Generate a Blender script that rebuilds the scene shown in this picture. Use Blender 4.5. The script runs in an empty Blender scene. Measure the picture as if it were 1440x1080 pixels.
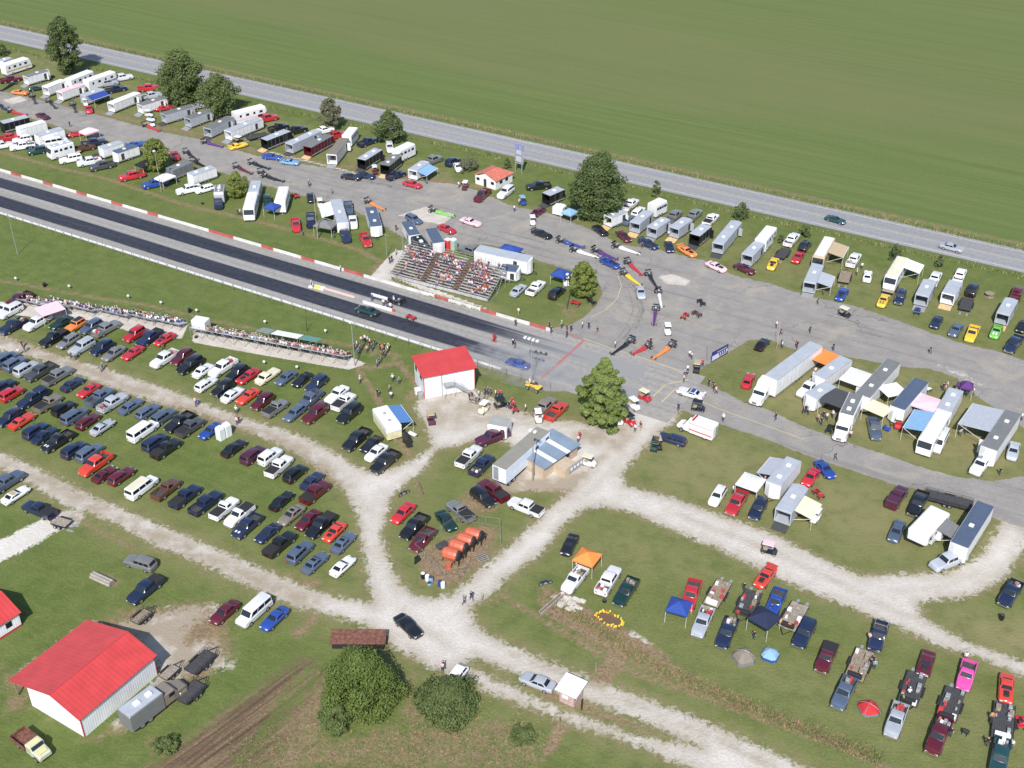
import bpy, math, random
import numpy as np
from mathutils import Vector, Matrix
R = math.radians
random.seed(7)
scene = bpy.context.scene
# ---------------- camera ----------------
F_PX, HORIZON_UP, CAM_H = 1741.0, 1140.0, 120.0
TH = math.atan(HORIZON_UP / F_PX)
cam_d = bpy.data.cameras.new('camera'); cam_d.sensor_width = 36; cam_d.lens = F_PX / 1440 * 36
cam_d.clip_end = 6000; cam_d.clip_start = 1
cam = bpy.data.objects.new('camera', cam_d); scene.collection.objects.link(cam)
cam.location = (0, 0, CAM_H); cam.rotation_euler = (math.pi / 2 - TH, 0, 0)
scene.camera = cam
# ---------------- light ----------------
SUN_TO = 82.0      # world angle the shadows point to
SUN_EL = 45.5
world = bpy.data.worlds.new('World'); scene.world = world; world.use_nodes = True
nt = world.node_tree; bg = nt.nodes['Background']
sky = nt.nodes.new('ShaderNodeTexSky'); sky.sky_type = 'NISHITA'; sky.sun_disc = False
sky.sun_elevation = R(SUN_EL); sky.air_density = 1.0; sky.dust_density = 1.0
a = R(SUN_TO + 180); sunv = Vector((math.cos(a), math.sin(a)))
sky.sun_rotation = math.atan2(sunv.x, sunv.y)
nt.links.new(sky.outputs[0], bg.inputs[0]); bg.inputs[1].default_value = 0.13
sd = bpy.data.lights.new('sun', 'SUN'); sd.energy = 4.6; sd.angle = R(0.5); sd.color = (1.0, 0.95, 0.88)
so = bpy.data.objects.new('sun', sd); scene.collection.objects.link(so)
d = Vector((-sunv.x * math.cos(R(SUN_EL)), -sunv.y * math.cos(R(SUN_EL)), -math.sin(R(SUN_EL))))
so.rotation_euler = d.to_track_quat('-Z', 'Y').to_euler(); so.location = (0, 100, 200)
scene.view_settings.view_transform = 'Standard'; scene.view_settings.look = 'None'
scene.view_settings.exposure = 0.30; scene.view_settings.gamma = 1

# ---------------- where a spot of the survey picture lies on the ground ----------------
def P(px, py, z=0.0):
    x = (px - 720) / F_PX; y = (py - 540) / F_PX
    t = (CAM_H - z) / (math.sin(TH) + y * math.cos(TH))
    return Vector((x * t, (math.cos(TH) - y * math.sin(TH)) * t, z))
def ang(p, dx, dy, z=0.6):
    A = P(p[0], p[1], z); B = P(p[0] + dx, p[1] + dy, z); return math.atan2(B.y - A.y, B.x - A.x)
# frame of the strip: s runs along it (to the right in the picture), t towards the camera
O2 = Vector((0, 205.7)); US = Vector((math.cos(R(-30)), math.sin(R(-30)))); UT = Vector((math.cos(R(-120)), math.sin(R(-120))))
def S(s, t, z=0.0):
    q = O2 + US * s + UT * t; return Vector((q.x, q.y, z))
def toS(p):
    q = Vector((p[0], p[1])) - O2; return q.dot(US), q.dot(UT)

# ---------------- naming ----------------
COL = scene.collection
LABELS = set()
def tag(o, label=None, cat=None, group=None, kind=None):
    if label:
        o['label'] = label; LABELS.add(label)
    if cat: o['category'] = cat
    if group: o['group'] = group
    if kind: o['kind'] = kind
    return o
def empty(name, loc, rz=0, label=None, cat=None, group=None):
    o = bpy.data.objects.new(name, None); COL.objects.link(o)
    o.location = loc; o.rotation_euler = (0, 0, rz); o.empty_display_size = .3
    return tag(o, label, cat, group)
def child(name, me, parent, loc=(0, 0, 0), color=None, rot=None):
    o = bpy.data.objects.new(name, me); COL.objects.link(o)
    o.parent = parent; o.location = loc
    if rot: o.rotation_euler = rot
    if color: o.color = (color[0], color[1], color[2], 1)
    return o

# ---------------- materials ----------------
MATS = {}
def mat(name, col, rough=.6, metal=0, noise=0.0, nscale=3.0, coat=0, objcol=False, bump=0):
    if name in MATS: return MATS[name]
    m = bpy.data.materials.new(name); m.use_nodes = True; t = m.node_tree; b = t.nodes['Principled BSDF']
    b.inputs['Roughness'].default_value = rough; b.inputs['Metallic'].default_value = metal
    b.inputs['Coat Weight'].default_value = coat; b.inputs['Coat Roughness'].default_value = .08
    if objcol:
        src = t.nodes.new('ShaderNodeObjectInfo').outputs['Color']
    else:
        rgb = t.nodes.new('ShaderNodeRGB'); rgb.outputs[0].default_value = (*col, 1); src = rgb.outputs[0]
    if noise:
        tc = t.nodes.new('ShaderNodeTexCoord'); n = t.nodes.new('ShaderNodeTexNoise')
        n.inputs['Scale'].default_value = nscale; n.inputs['Detail'].default_value = 5
        t.links.new(tc.outputs['Object'], n.inputs['Vector'])
        mr = t.nodes.new('ShaderNodeMapRange'); mr.inputs['From Min'].default_value = .3; mr.inputs['From Max'].default_value = .7
        mr.inputs['To Min'].default_value = 1 - noise; mr.inputs['To Max'].default_value = 1 + noise
        t.links.new(n.outputs['Fac'], mr.inputs['Value'])
        mx = t.nodes.new('ShaderNodeVectorMath'); mx.operation = 'SCALE'
        t.links.new(src, mx.inputs[0]); t.links.new(mr.outputs[0], mx.inputs['Scale']); src = mx.outputs[0]
    t.links.new(src, b.inputs['Base Color'])
    MATS[name] = m
    return m
PAINT = mat('car_paint', (1, 1, 1), .30, 0, .06, 1.3, coat=.9, objcol=True)
SHEET = mat('painted_sheet_metal', (1, 1, 1), .45, 0, .08, .8, objcol=True)
CLOTH = mat('coloured_cloth', (1, 1, 1), .85, 0, .08, 2, objcol=True)
GLASS = mat('dark_tinted_glass', (.010, .012, .018), .22, 0, coat=0)
WSHIELD = mat('windshield_glass', (.016, .022, .030), .16, 0, coat=0)
TYRE = mat('tyre_rubber', (.015, .015, .017), .8)
RIM = mat('wheel_rim', (.42, .43, .45), .35, .6)
CHROME = mat('chrome', (.6, .6, .62), .2, .9)
LAMP = mat('headlight_lens', (.75, .77, .8), .15)
TAIL = mat('taillight_lens', (.35, .01, .01), .25)
BLACK = mat('black_plastic', (.02, .02, .022), .7)
DARK = mat('dark_interior', (.03, .03, .032), .9)
LINER = mat('bed_liner', (.05, .05, .055), .85, 0, .3, 3)
STEEL = mat('galvanised_steel', (.42, .43, .45), .5, .5, .1, 4)
ALU = mat('aluminium_plank', (.50, .50, .52), .5, .3, .2, 2)
FOOT = mat('worn_foot_plank', (.17, .11, .11), .8, .0, .3, 2)
RUST = mat('rusty_steel', (.15, .065, .045), .85, 0, .5, 2.5)
WHITE = mat('white_paint', (.69, .70, .71), .5, 0, .04, .6)
WOOD = mat('weathered_wood', (.25, .20, .15), .85, 0, .35, 3)
PLY = mat('plywood', (.55, .38, .2), .8, 0, .2, 2)
GREYWOOD = mat('grey_timber', (.28, .24, .2), .85, 0, .35, 3)
CONC = mat('concrete', (.47, .44, .4), .9, 0, .18, .7)
SKIN = mat('skin', (.55, .33, .24), .6)
HAIR = mat('hair', (.07, .045, .03), .8)
JEANS = mat('blue_jeans', (.05, .07, .13), .85)
KHAKI = mat('khaki_shorts', (.3, .25, .17), .85)
RED = mat('red_paint', (.42, .045, .05), .5, 0, .08, .8)
ORANGE = mat('orange_paint', (.47, .11, .06), .5, 0, .1, 2)
BARK = mat('bark', (.13, .1, .075), .9, 0, .3, 4)
TENTGREY = mat('grey_nylon', (.33, .33, .3), .7)

# ---------------- mesh builder ----------------
class MB:
    def __init__(s): s.v = []; s.f = []; s.m = []
    def add(s, vs, fs, mi=0):
        n = len(s.v); s.v += [tuple(p) for p in vs]
        for f in fs: s.f.append([n + i for i in f]); s.m.append(mi)
        return s
    def box(s, x0, x1, y0, y1, z0, z1, mi=0):
        return s.add([(x0,y0,z0),(x1,y0,z0),(x1,y1,z0),(x0,y1,z0),(x0,y0,z1),(x1,y0,z1),(x1,y1,z1),(x0,y1,z1)],
              [(3,2,1,0),(4,5,6,7),(0,1,5,4),(1,2,6,5),(2,3,7,6),(3,0,4,7)], mi)
    def rbox(s, x0, x1, y0, y1, z0, z1, r, mi=0):
        # box with its upper long edges and upright edges chamfered
        def ring(i, z): 
            return [(x0+i,y0+i+r,z),(x0+i+r,y0+i,z),(x1-i-r,y0+i,z),(x1-i,y0+i+r,z),(x1-i,y1-i-r,z),(x1-i-r,y1-i,z),(x0+i+r,y1-i,z),(x0+i,y1-i-r,z)]
        return s.loft([ring(0, z0), ring(0, z1 - r), ring(r*.7, z1)], mi)
    def loft(s, rings, mi=0, caps=True):
        n = len(rings[0]); base = len(s.v)
        for r in rings: s.v += [tuple(p) for p in r]
        for k in range(len(rings) - 1):
            for i in range(n):
                j = (i + 1) % n
                s.f.append([base+k*n+i, base+k*n+j, base+(k+1)*n+j, base+(k+1)*n+i]); s.m.append(mi)
        if caps:
            s.f.append([base+i for i in range(n)][::-1]); s.m.append(mi)
            s.f.append([base+(len(rings)-1)*n+i for i in range(n)]); s.m.append(mi)
        return s
    def tube(s, a, b, r, n=6, mi=0, r2=None):
        a = Vector(a); b = Vector(b); d = (b - a)
        if d.length < 1e-6: return s
        d.normalize(); u = d.orthogonal().normalized(); w = d.cross(u)
        r2 = r if r2 is None else r2
        ra = [a + (u*math.cos(2*math.pi*i/n) + w*math.sin(2*math.pi*i/n))*r for i in range(n)]
        rb = [b + (u*math.cos(2*math.pi*i/n) + w*math.sin(2*math.pi*i/n))*r2 for i in range(n)]
        return s.loft([ra, rb], mi)
    def prism(s, poly, y0, y1, mi=0):
        n = len(poly)
        return s.loft([[(p[0], y0, p[1]) for p in poly], [(p[0], y1, p[1]) for p in poly]], mi)
    def mesh(s, name, mats, smooth=False):
        me = bpy.data.meshes.new(name); me.from_pydata(s.v, [], s.f)
        for m in mats: me.materials.append(m)
        if len(mats) > 1: me.polygons.foreach_set('material_index', s.m)
        if smooth: me.polygons.foreach_set('use_smooth', [True]*len(s.f))
        me.update(); return me
def smooth(me, a=38):
    me.polygons.foreach_set('use_smooth', [True]*len(me.polygons)); me.set_sharp_from_angle(angle=R(a)); return me
def fixn(me):
    import bmesh
    b = bmesh.new(); b.from_mesh(me); bmesh.ops.recalc_face_normals(b, faces=b.faces); b.to_mesh(me); b.free(); return me
def lone(name, me, loc, rz, label, cat, group=None, color=None, kind=None):
    o = bpy.data.objects.new(name, me); COL.objects.link(o); o.location = loc; o.rotation_euler = (0, 0, rz)
    if color: o.color = (*color, 1)
    return tag(o, label, cat, group, kind)
COLS = {'w': ('white', (.68,.69,.71)), 's': ('silver', (.36,.39,.44)), 'g': ('grey', (.16,.165,.17)), 'c': ('charcoal', (.055,.058,.065)),
 'k': ('black', (.010,.011,.014)), 'n': ('navy blue', (.012,.02,.055)), 'b': ('bright blue', (.018,.055,.27)), 'lb': ('steel blue', (.072,.10,.155)),
 'db': ('dark blue', (.018,.026,.07)), 'r': ('red', (.44,.022,.03)), 'm': ('maroon', (.095,.010,.020)), 'o': ('orange', (.70,.22,.05)), 'y': ('yellow', (.78,.5,.03)),
 'dg': ('dark green', (.008,.035,.03)), 't': ('tan', (.42,.33,.22)), 'p': ('hot pink', (.58,.07,.30)), 'cr': ('cream', (.64,.60,.45)), 'br': ('brown', (.1,.045,.03)),
 'lg': ('lime green', (.17,.46,.07)), 'v': ('purple', (.09,.025,.16)), 'tq': ('teal', (.02,.16,.15)), 'dt': ('dark teal', (.012,.05,.055)), 'lp': ('pale pink', (.75,.5,.55)),
 'sb': ('sky blue', (.20,.36,.56)), 'ro': ('orange red', (.52,.045,.025)), 'pu': ('dark plum', (.07,.015,.04)), 'bg': ('brownish grey', (.2,.17,.14))}
# ======================= THE GROUND AND ITS SURFACES =======================
def PP(pts): return [P(a, b).to_2d() for a, b in pts]
def grid_axis(lo, hi, step, far_lo, far_hi):
    a = list(np.arange(lo, hi + 1e-6, step)); k = step; x = lo
    pre = []
    while x > far_lo: k *= 1.6; x -= k; pre.append(x)
    k = step; x = hi; post = []
    while x < far_hi: k *= 1.6; x += k; post.append(x)
    return np.array(pre[::-1] + a + post)
gx = grid_axis(-175, 175, .8, -2500, 2500)
gy = np.concatenate([grid_axis(70, 200, .6, -400, 200.1)[:-1], grid_axis(201, 430, 1.0, 200.9, 4000)])
gy = np.unique(np.round(gy, 3))
gy = gy[np.insert(np.diff(gy) > .3, 0, True)]
GX, GY = np.meshgrid(gx, gy); PXY = np.stack([GX.ravel(), GY.ravel()], 1)
NXg, NYg = len(gx), len(gy)
def sdist(poly, closed=True):
    # signed distance (negative inside) of every grid point to a polygon or polyline
    p = np.array([[q[0], q[1]] for q in poly]); n = len(p); best = np.full(len(PXY), 1e9); ins = np.zeros(len(PXY), bool)
    lo = p.min(0) - 8; hi = p.max(0) + 8
    sel = np.where((PXY[:,0] > lo[0]) & (PXY[:,0] < hi[0]) & (PXY[:,1] > lo[1]) & (PXY[:,1] < hi[1]))[0]
    Q = PXY[sel]; b = np.full(len(sel), 1e9); i2 = np.zeros(len(sel), bool)
    for k in range(n if closed else n - 1):
        a0 = p[k]; a1 = p[(k + 1) % n]; e = a1 - a0; w = Q - a0
        t = np.clip((w @ e) / max(e @ e, 1e-9), 0, 1); dd = w - t[:, None] * e
        b = np.minimum(b, np.hypot(dd[:,0], dd[:,1]))
        if closed:
            c = ((a0[1] > Q[:,1]) != (a1[1] > Q[:,1]))
            with np.errstate(divide='ignore', invalid='ignore'):
                xi = (a1[0]-a0[0])*(Q[:,1]-a0[1])/(a1[1]-a0[1]) + a0[0]
            i2 ^= c & (Q[:,0] < xi)
    if closed: b = np.where(i2, -b, b)
    best[sel] = b; return best
def mask_poly(pts, feather=1.2, world=False):
    return np.clip(.5 - sdist(pts if world else PP(pts)) / feather, 0, 1)
def mask_line(pts, hw, feather=1.0, world=False):
    return np.clip(.5 - (sdist(pts if world else PP(pts), False) - hw) / feather, 0, 1)
def union(*m):
    r = m[0]
    for q in m[1:]: r = np.maximum(r, q)
    return r
S2 = lambda s, t: S(s, t).to_2d()
# ---- asphalt ----
pit_poly = [(-60,112),(0,128),(60,142),(150,165),(225,185),(282,196),(360,219),(460,236),(500,244),(567,252),(642,259),(670,268),(720,290),(777,301),(840,327),(870,343),(930,352),(995,368),(1032,388),
 (1080,398),(1130,415),(1200,430),(1260,450),(1305,467),(1355,484),(1405,495),(1440,507),(1560,545),(1560,640),(1440,602),(1400,575),(1375,558),(1342,530),(1305,518),(1265,516),(1215,506),(1160,496),(1110,490),
 (1080,476),(1052,479),(1022,497),(980,522),(970,536),(1020,551),(1045,566),(1080,576),(1130,600),(1180,618),(1240,638),(1292,656),(1345,671),(1400,677),(1435,670),(1470,660),(1560,700),(1560,800),(1440,742),
 (1402,731),(1365,709),(1305,691),(1255,681),(1205,664),(1130,639),(1080,619),(1002,593),(957,576),(925,567),(895,557),(860,552),(807,548),(775,551),(755,548),(740,533),(722,528),(640,505),(630,499),(770,467),(775,462),(800,458),(822,446),(838,430),(848,412),(838,388),
 (800,379),(755,366),(722,350),(680,343),(640,346),(600,340),(567,334),(540,318),(485,289),(430,276),(360,257),(310,242),(250,220),(200,208),(160,200),(120,191),(75,176),(37,164),(0,153),(-60,140)]
A_pit = mask_poly(pit_poly, 1.1)
A_strip = mask_poly([S2(-420, .2), S2(42, .2), S2(42, 16.9), S2(-420, 16.9)], .35, True)
A_hwy = mask_poly([S2(-900, -79.6), S2(900, -79.6), S2(900, -69.0), S2(-900, -69.0)], .5, True)
# ---- gravel ----
gravel_polys = [
 # big junction by the conifer, the diagonal road and the right hand loop
 [(895,556),(925,566),(957,576),(950,592),(925,610),(900,638),(882,658),(874,668),(882,684),(945,700),(995,718),(1080,748),(1130,773),(1185,800),(1220,811),(1300,806),(1332,806),(1380,781),(1402,746),(1412,731),(1445,742),(1445,762),(1430,786),(1412,812),(1380,830),(1350,841),(1295,846),(1295,868),(1355,901),(1440,931),(1520,960),(1520,985),(1440,951),(1380,926),(1305,901),(1255,878),(1205,857),(1155,838),(1095,813),(1070,801),(1007,770),(945,745),(895,723),(845,711),(820,716),(795,736),(757,781),(720,806),(690,838),(662,852),(668,878),(688,893),(720,907),(795,941),(845,959),(920,987),(995,1017),(1080,1055),(1160,1092),(1020,1100),(970,1080),(895,1046),(820,1023),(770,1004),(720,985),(680,971),(655,951),(610,940),(585,926),(560,913),(545,901),(510,878),(460,863),(410,851),(360,828),(300,801),(250,776),(225,771),(175,741),(125,721),(100,716),(37,676),(-60,630),(-60,612),(0,636),(50,658),(120,693),(175,718),(250,750),(300,770),(360,797),(410,817),(460,837),(524,849),(518,812),(511,775),(508,750),(500,715),(484,690),(464,670),(422,640),(360,610),(275,578),(225,568),(175,551),(100,523),(45,501),(-60,480),(-60,455),(0,472),(80,500),(140,516),(200,536),(250,553),(300,573),(360,593),(410,608),(460,631),(500,655),(522,663),(550,660),(585,645),(608,628),(600,600),(585,575),(590,560),(630,554),(665,547),(690,560),(720,575),(760,588),(800,592),(850,600),(880,580)],
]
_cuts = [([(612,632),(640,628),(690,610),(740,640),(690,690),(800,690),(770,717),(720,766),(685,793),(660,816),(635,836),(610,842),(585,838),(565,823),(552,801),(543,776),(535,750),(543,725),(553,696),(577,673),(597,660)], 1),
 ([(760,586),(800,590),(860,606),(892,570),(880,560),(806,552),(770,553),(762,560)], 1.4), ([(735,950),(790,975),(840,990),(900,1012),(985,1050),(900,1036),(832,1012),(782,994),(722,966),(650,935),(670,925)], 1.4)]
_gd = sdist(PP(gravel_polys[0]))
for c_, _ in _cuts: _gd = np.maximum(_gd, -sdist(PP(c_)))
G = np.clip(.5 - _gd / 3.4, 0, 1)
G_EDGE = np.clip(1 - np.abs(_gd - .6) / 3.4, 0, 1)
drive = mask_poly([(-60,800),(-60,770),(0,760),(75,722),(100,716),(116,722),(112,737),(80,746),(50,766),(0,791)], 1.6)
barnyard = mask_poly([(200,866),(250,858),(282,852),(290,860),(262,885),(260,905),(300,900),(325,935),(262,950),(225,960),(215,925),(165,880)], 5) * 1.0
tracks = union(mask_line([(225,905),(300,855)], 1.5, 2) * .55, mask_line([(40,945),(100,905),(130,885)], 1.6, 3)*.75, mask_line([(170,1020),(230,955)], 1.4, 2)*.6)
G = union(G, drive, barnyard, tracks, mask_poly([(592,470),(600,466),(606,470),(600,476)], 1) * 0)
# ---- earth / dirt ----
D_ = union(
 mask_line([(-60,378),(0,395),(60,405),(130,418),(210,430),(290,449),(360,463),(430,475),(500,487),(560,500)], .8, 1.6) * .8,
 mask_line([(500,515),(530,560),(575,640)], .8, 1.4) * .85,
 mask_line([(498,514),(520,518),(560,510),(590,545),(575,560)], .9, 1.6) * .8,
 mask_line([(560,512),(545,490),(520,500)], .9, 1.4) * .6,
 mask_line([(-60,200),(0,214),(80,236),(150,251),(200,268),(270,291),(340,306),(420,326),(500,350),(545,372),(560,392),(528,400)], .9, 1.8) * .85,
 mask_poly([(515,378),(560,352),(548,375),(530,392),(690,444),(712,438),(700,450),(690,446),(520,398)], 2) * .7,
 mask_poly([(640,395),(520,398),(530,388)], 1) * 0,
 mask_line([(0,52-14),(720,185)], .1, 1) * 0,
 mask_poly([(180,1095),(330,985),(425,922),(450,925),(400,985),(330,1090)], 5) * .92, mask_line([(230,1090),(340,995),(435,930)], .9, 2) * .9, mask_line([(290,1090),(380,1000),(445,945)], .7, 2) * .8, mask_poly([(300,1095),(400,990),(460,930),(480,990),(430,1095)], 4) * .72,
 mask_poly([(330,1090),(400,985),(470,1030),(560,1010),(650,1010),(700,1000),(760,1030),(780,1090)], 5) * .66,
 mask_poly([(560,1000),(575,940),(590,935),(590,990),(650,1010),(560,1035)], 3) * .7,
 mask_line([(700,833),(760,870),(850,925),(900,950),(990,980),(1080,1015),(1170,1045),(1260,1085)], .6, 1.4) * .9,
 mask_poly([(760,822),(800,835),(850,870),(920,905),(960,940),(1010,965),(1080,995),(1150,1025),(1200,1050),(1150,1040),(1080,1010),(1000,980),(900,940),(830,905),(770,868),(755,845)], 3) * 1.0,
 mask_line([(845,955),(868,925)], 1.6, 1.5) * .8, mask_line([(772,1055),(790,1020)], 1.0, 1.2) * .9,
 mask_poly([(590,560),(640,552),(720,570),(870,605),(885,640),(800,610),(720,600),(660,600),(640,610),(600,600)], 4) * .45,
 mask_poly([(640,705),(720,640),(740,675),(800,670),(850,640),(800,700),(730,690),(700,720),(660,728)], 3.5) * .9,
 mask_poly([(577,676),(590,674),(600,700),(590,708)], 1.6) * .8, mask_poly([(582,775),(600,765),(680,735),(705,745),(690,790),(640,825),(590,822)], 2.5) * .85,
 mask_poly([(895,592),(860,650),(880,700),(940,690),(1000,700),(960,660),(900,640)], 6) * .35,
 mask_poly([(410,818),(420,812),(455,812),(460,822),(440,834)], 2) * .7, mask_line([(418,892),(444,866)], 1.2, 1.6) * .7,
 mask_poly([(130,812),(148,800),(178,818),(160,832)], 1.6) * .7, mask_line([(100,725),(190,775)], .7, 1.2) * .7,
 mask_poly([(0,975),(60,960),(48,990),(120,1038),(190,1000),(245,925),(330,920),(300,955),(195,1030),(118,1050),(40,1000),(0,1010)], 3) * .7,
 mask_poly([(60,985),(0,975),(0,935),(20,950),(100,890),(180,850),(300,840),(330,870),(335,930),(250,950),(215,900),(120,905)], 5) * .80,
 mask_poly([(815,575),(900,600),(880,640),(800,620)], 3) * .5, mask_poly([(775,420),(815,432),(812,452),(786,445)], 2) * .55,
 mask_poly([(970,538),(1022,498),(1060,480),(1085,492),(1050,530),(1040,560),(1010,548)], 4) * .4,
 mask_poly([(955,425),(995,425),(1000,445),(965,470),(940,475)], 4) * .62, mask_line([(870,500),(930,462),(975,440)], .8, 3) * .5, mask_poly([(200,1035),(240,1030),(262,1062),(205,1072)], 2.5) * .7,
 mask_poly([(1080,476),(1342,530),(1380,562),(1330,560),(1200,520),(1100,498)], 2.5) * .35,
 mask_line([(0,130),(150,160),(230,180),(290,190),(360,213),(460,230),(567,247),(670,262)], 2.2, 3.5) * .66, mask_line([(800,318),(880,352),(1040,395),(1200,436),(1420,505)], 1.0, 2) * .5,
 mask_poly([(1292,846),(1380,840),(1440,870),(1440,925),(1370,900)], 6) * .35, mask_line([(880,672),(990,708),(1120,760),(1200,795),(1310,795)], 1.6, 5) * .35,
 mask_line([(840,722),(900,732),(1000,780),(1130,835)], 1.4, 5) * .4, mask_line([(500,690),(530,740),(537,800),(575,870),(640,915)], .4, 2.2) * .42, mask_line([(720,920),(800,950),(900,995),(1000,1035),(1090,1080)], .5, 1.6) * .62, mask_line([(700,975),(800,1010),(900,1042),(990,1080)], .4, 1.5) * .5, mask_line([(680,800),(760,742),(830,690),(870,650)], .5, 3) * .34, mask_line([(940,718),(1100,780),(1240,850),(1440,938)], .5, 2.5) * .5, mask_line([(1220,835),(1330,826),(1400,790)], .5, 3) * .4, mask_poly([(735,950),(845,990),(985,1052),(880,1025),(760,985)], 2.5) * .8, mask_line([(540,690),(520,720),(530,800),(528,840)], 1.0, 3) * .3,
 mask_line([(-60,640),(60,672),(180,735),(300,790),(440,850)], 2.4, 4) * .55, mask_line([(0,478),(140,525),(300,590),(400,620),(480,680)], 2.2, 4) * .62)
# concrete pads (as a mask in the same sheet family)
C_ = union(mask_poly([(-60,412),(0,424),(30,426),(60,424),(85,429),(130,436),(185,443),(265,455),(255,477),(170,463),(85,449),(0,442),(-60,432)], .8),
 mask_poly([(274,462),(300,468),(400,490),(498,504),(515,512),(490,520),(400,505),(300,487),(270,481)], 1.0),
 mask_poly([(588,466+0),(588,466),(589,467)], .1) * 0,
 mask_poly([(560,303),(598,291),(640,302),(622,316),(588,310)], .8),
 mask_poly([(520,390),(555,352),(575,352),(548,384),(680,432),(690,438),(684,444)], .7),
 mask_poly([(0,141),(30,134),(42,141),(15,148)], .8) * .6, mask_poly([(560,462),(590,466),(640,486),(560,482)], .5) * 0,
 mask_poly([(922,388),(945,384),(975,394),(965,404),(935,400)], 3) * .8, mask_poly([(975,402),(1040,420),(1020,440),(985,425)], 6) * .38, mask_poly([(1290,500),(1360,520),(1420,560),(1380,550),(1300,512)], 3) * .5, mask_line([(380,214),(470,236),(500,244)], .8, 1.0) * .6, mask_poly([(772,519),(800,509),(806,514),(778,530),(755,536),(760,528)], .8) * .0,
 mask_poly([(786,517),(808,523),(798,537),(762,535)], .8) * .8, mask_poly([(762,834+0),(795,836),(815,845),(802,858),(780,846)], 1.2) * .7,
 mask_poly([(876,888),(890,882),(925,905),(918,915),(900,905),(880,895)], 1.5) * .6)
FLD = np.clip((-80.3 - (( PXY - np.array(O2)) @ np.array(UT))) / 1.0, 0, 1)
shoulder = np.exp(-(((PXY - np.array(O2)) @ np.array(UT)) + 82.5) ** 2 / 3.0)
shoulder2 = np.exp(-(((PXY - np.array(O2)) @ np.array(UT)) + 62.0) ** 2 / 3.0)
_pd = sdist(PP(pit_poly)); P_EDGE = np.clip(1 - np.abs(_pd - .5) / 2.6, 0, 1)
D_ = union(D_, shoulder * .62, shoulder2 * .38, G_EDGE * .50, P_EDGE * .46)
# dry, worn grass
DRY = union(np.clip(1 - _gd / 7, 0, 1) * .34, np.clip(1 - _pd / 6, 0, 1) * .30, mask_poly([(880,600),(1000,600),(1100,630),(1180,660),(1380,700),(1320,790),(1200,790),(1080,740),(900,690)], 14) * .55,
 mask_poly([(1080,480),(1342,532),(1440,600),(1440,670),(1340,665),(1180,612),(1040,560)], 8) * .6,
 mask_poly([(1290,850),(1500,870),(1500,960),(1380,910)], 8) * .7, mask_poly([(790,740),(860,715),(1070,800),(1200,860),(1000,840),(760,800)], 10) * .35,
 mask_poly([(900,880),(1440,960),(1500,1100),(1200,1080),(1000,960)], 12) * .3, mask_poly([(540,600),(610,570),(620,620),(560,650)], 6) * .5,
 mask_poly([(0,640),(120,700),(60,720),(0,690)], 6) * .5, mask_poly([(-60,60),(60,75),(200,120),(430,175),(640,240),(640,262),(300,190),(0,120)], 4) * .35,
 mask_poly([(640,380),(720,455),(690,440),(560,392)], 6) * .5, mask_poly([(860,330),(1440,500),(1440,430),(900,290)], 8) * .3,
 mask_poly([(600,640),(560,690),(545,780),(600,835),(700,780),(640,760),(600,700)], 8) * .3, mask_poly([(300,600),(500,700),(520,830),(440,815),(470,700)], 6) * .25)
A_all = A_pit
SV = (PXY - np.array(O2)) @ np.array(UT); SS = (PXY - np.array(O2)) @ np.array(US)

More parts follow.
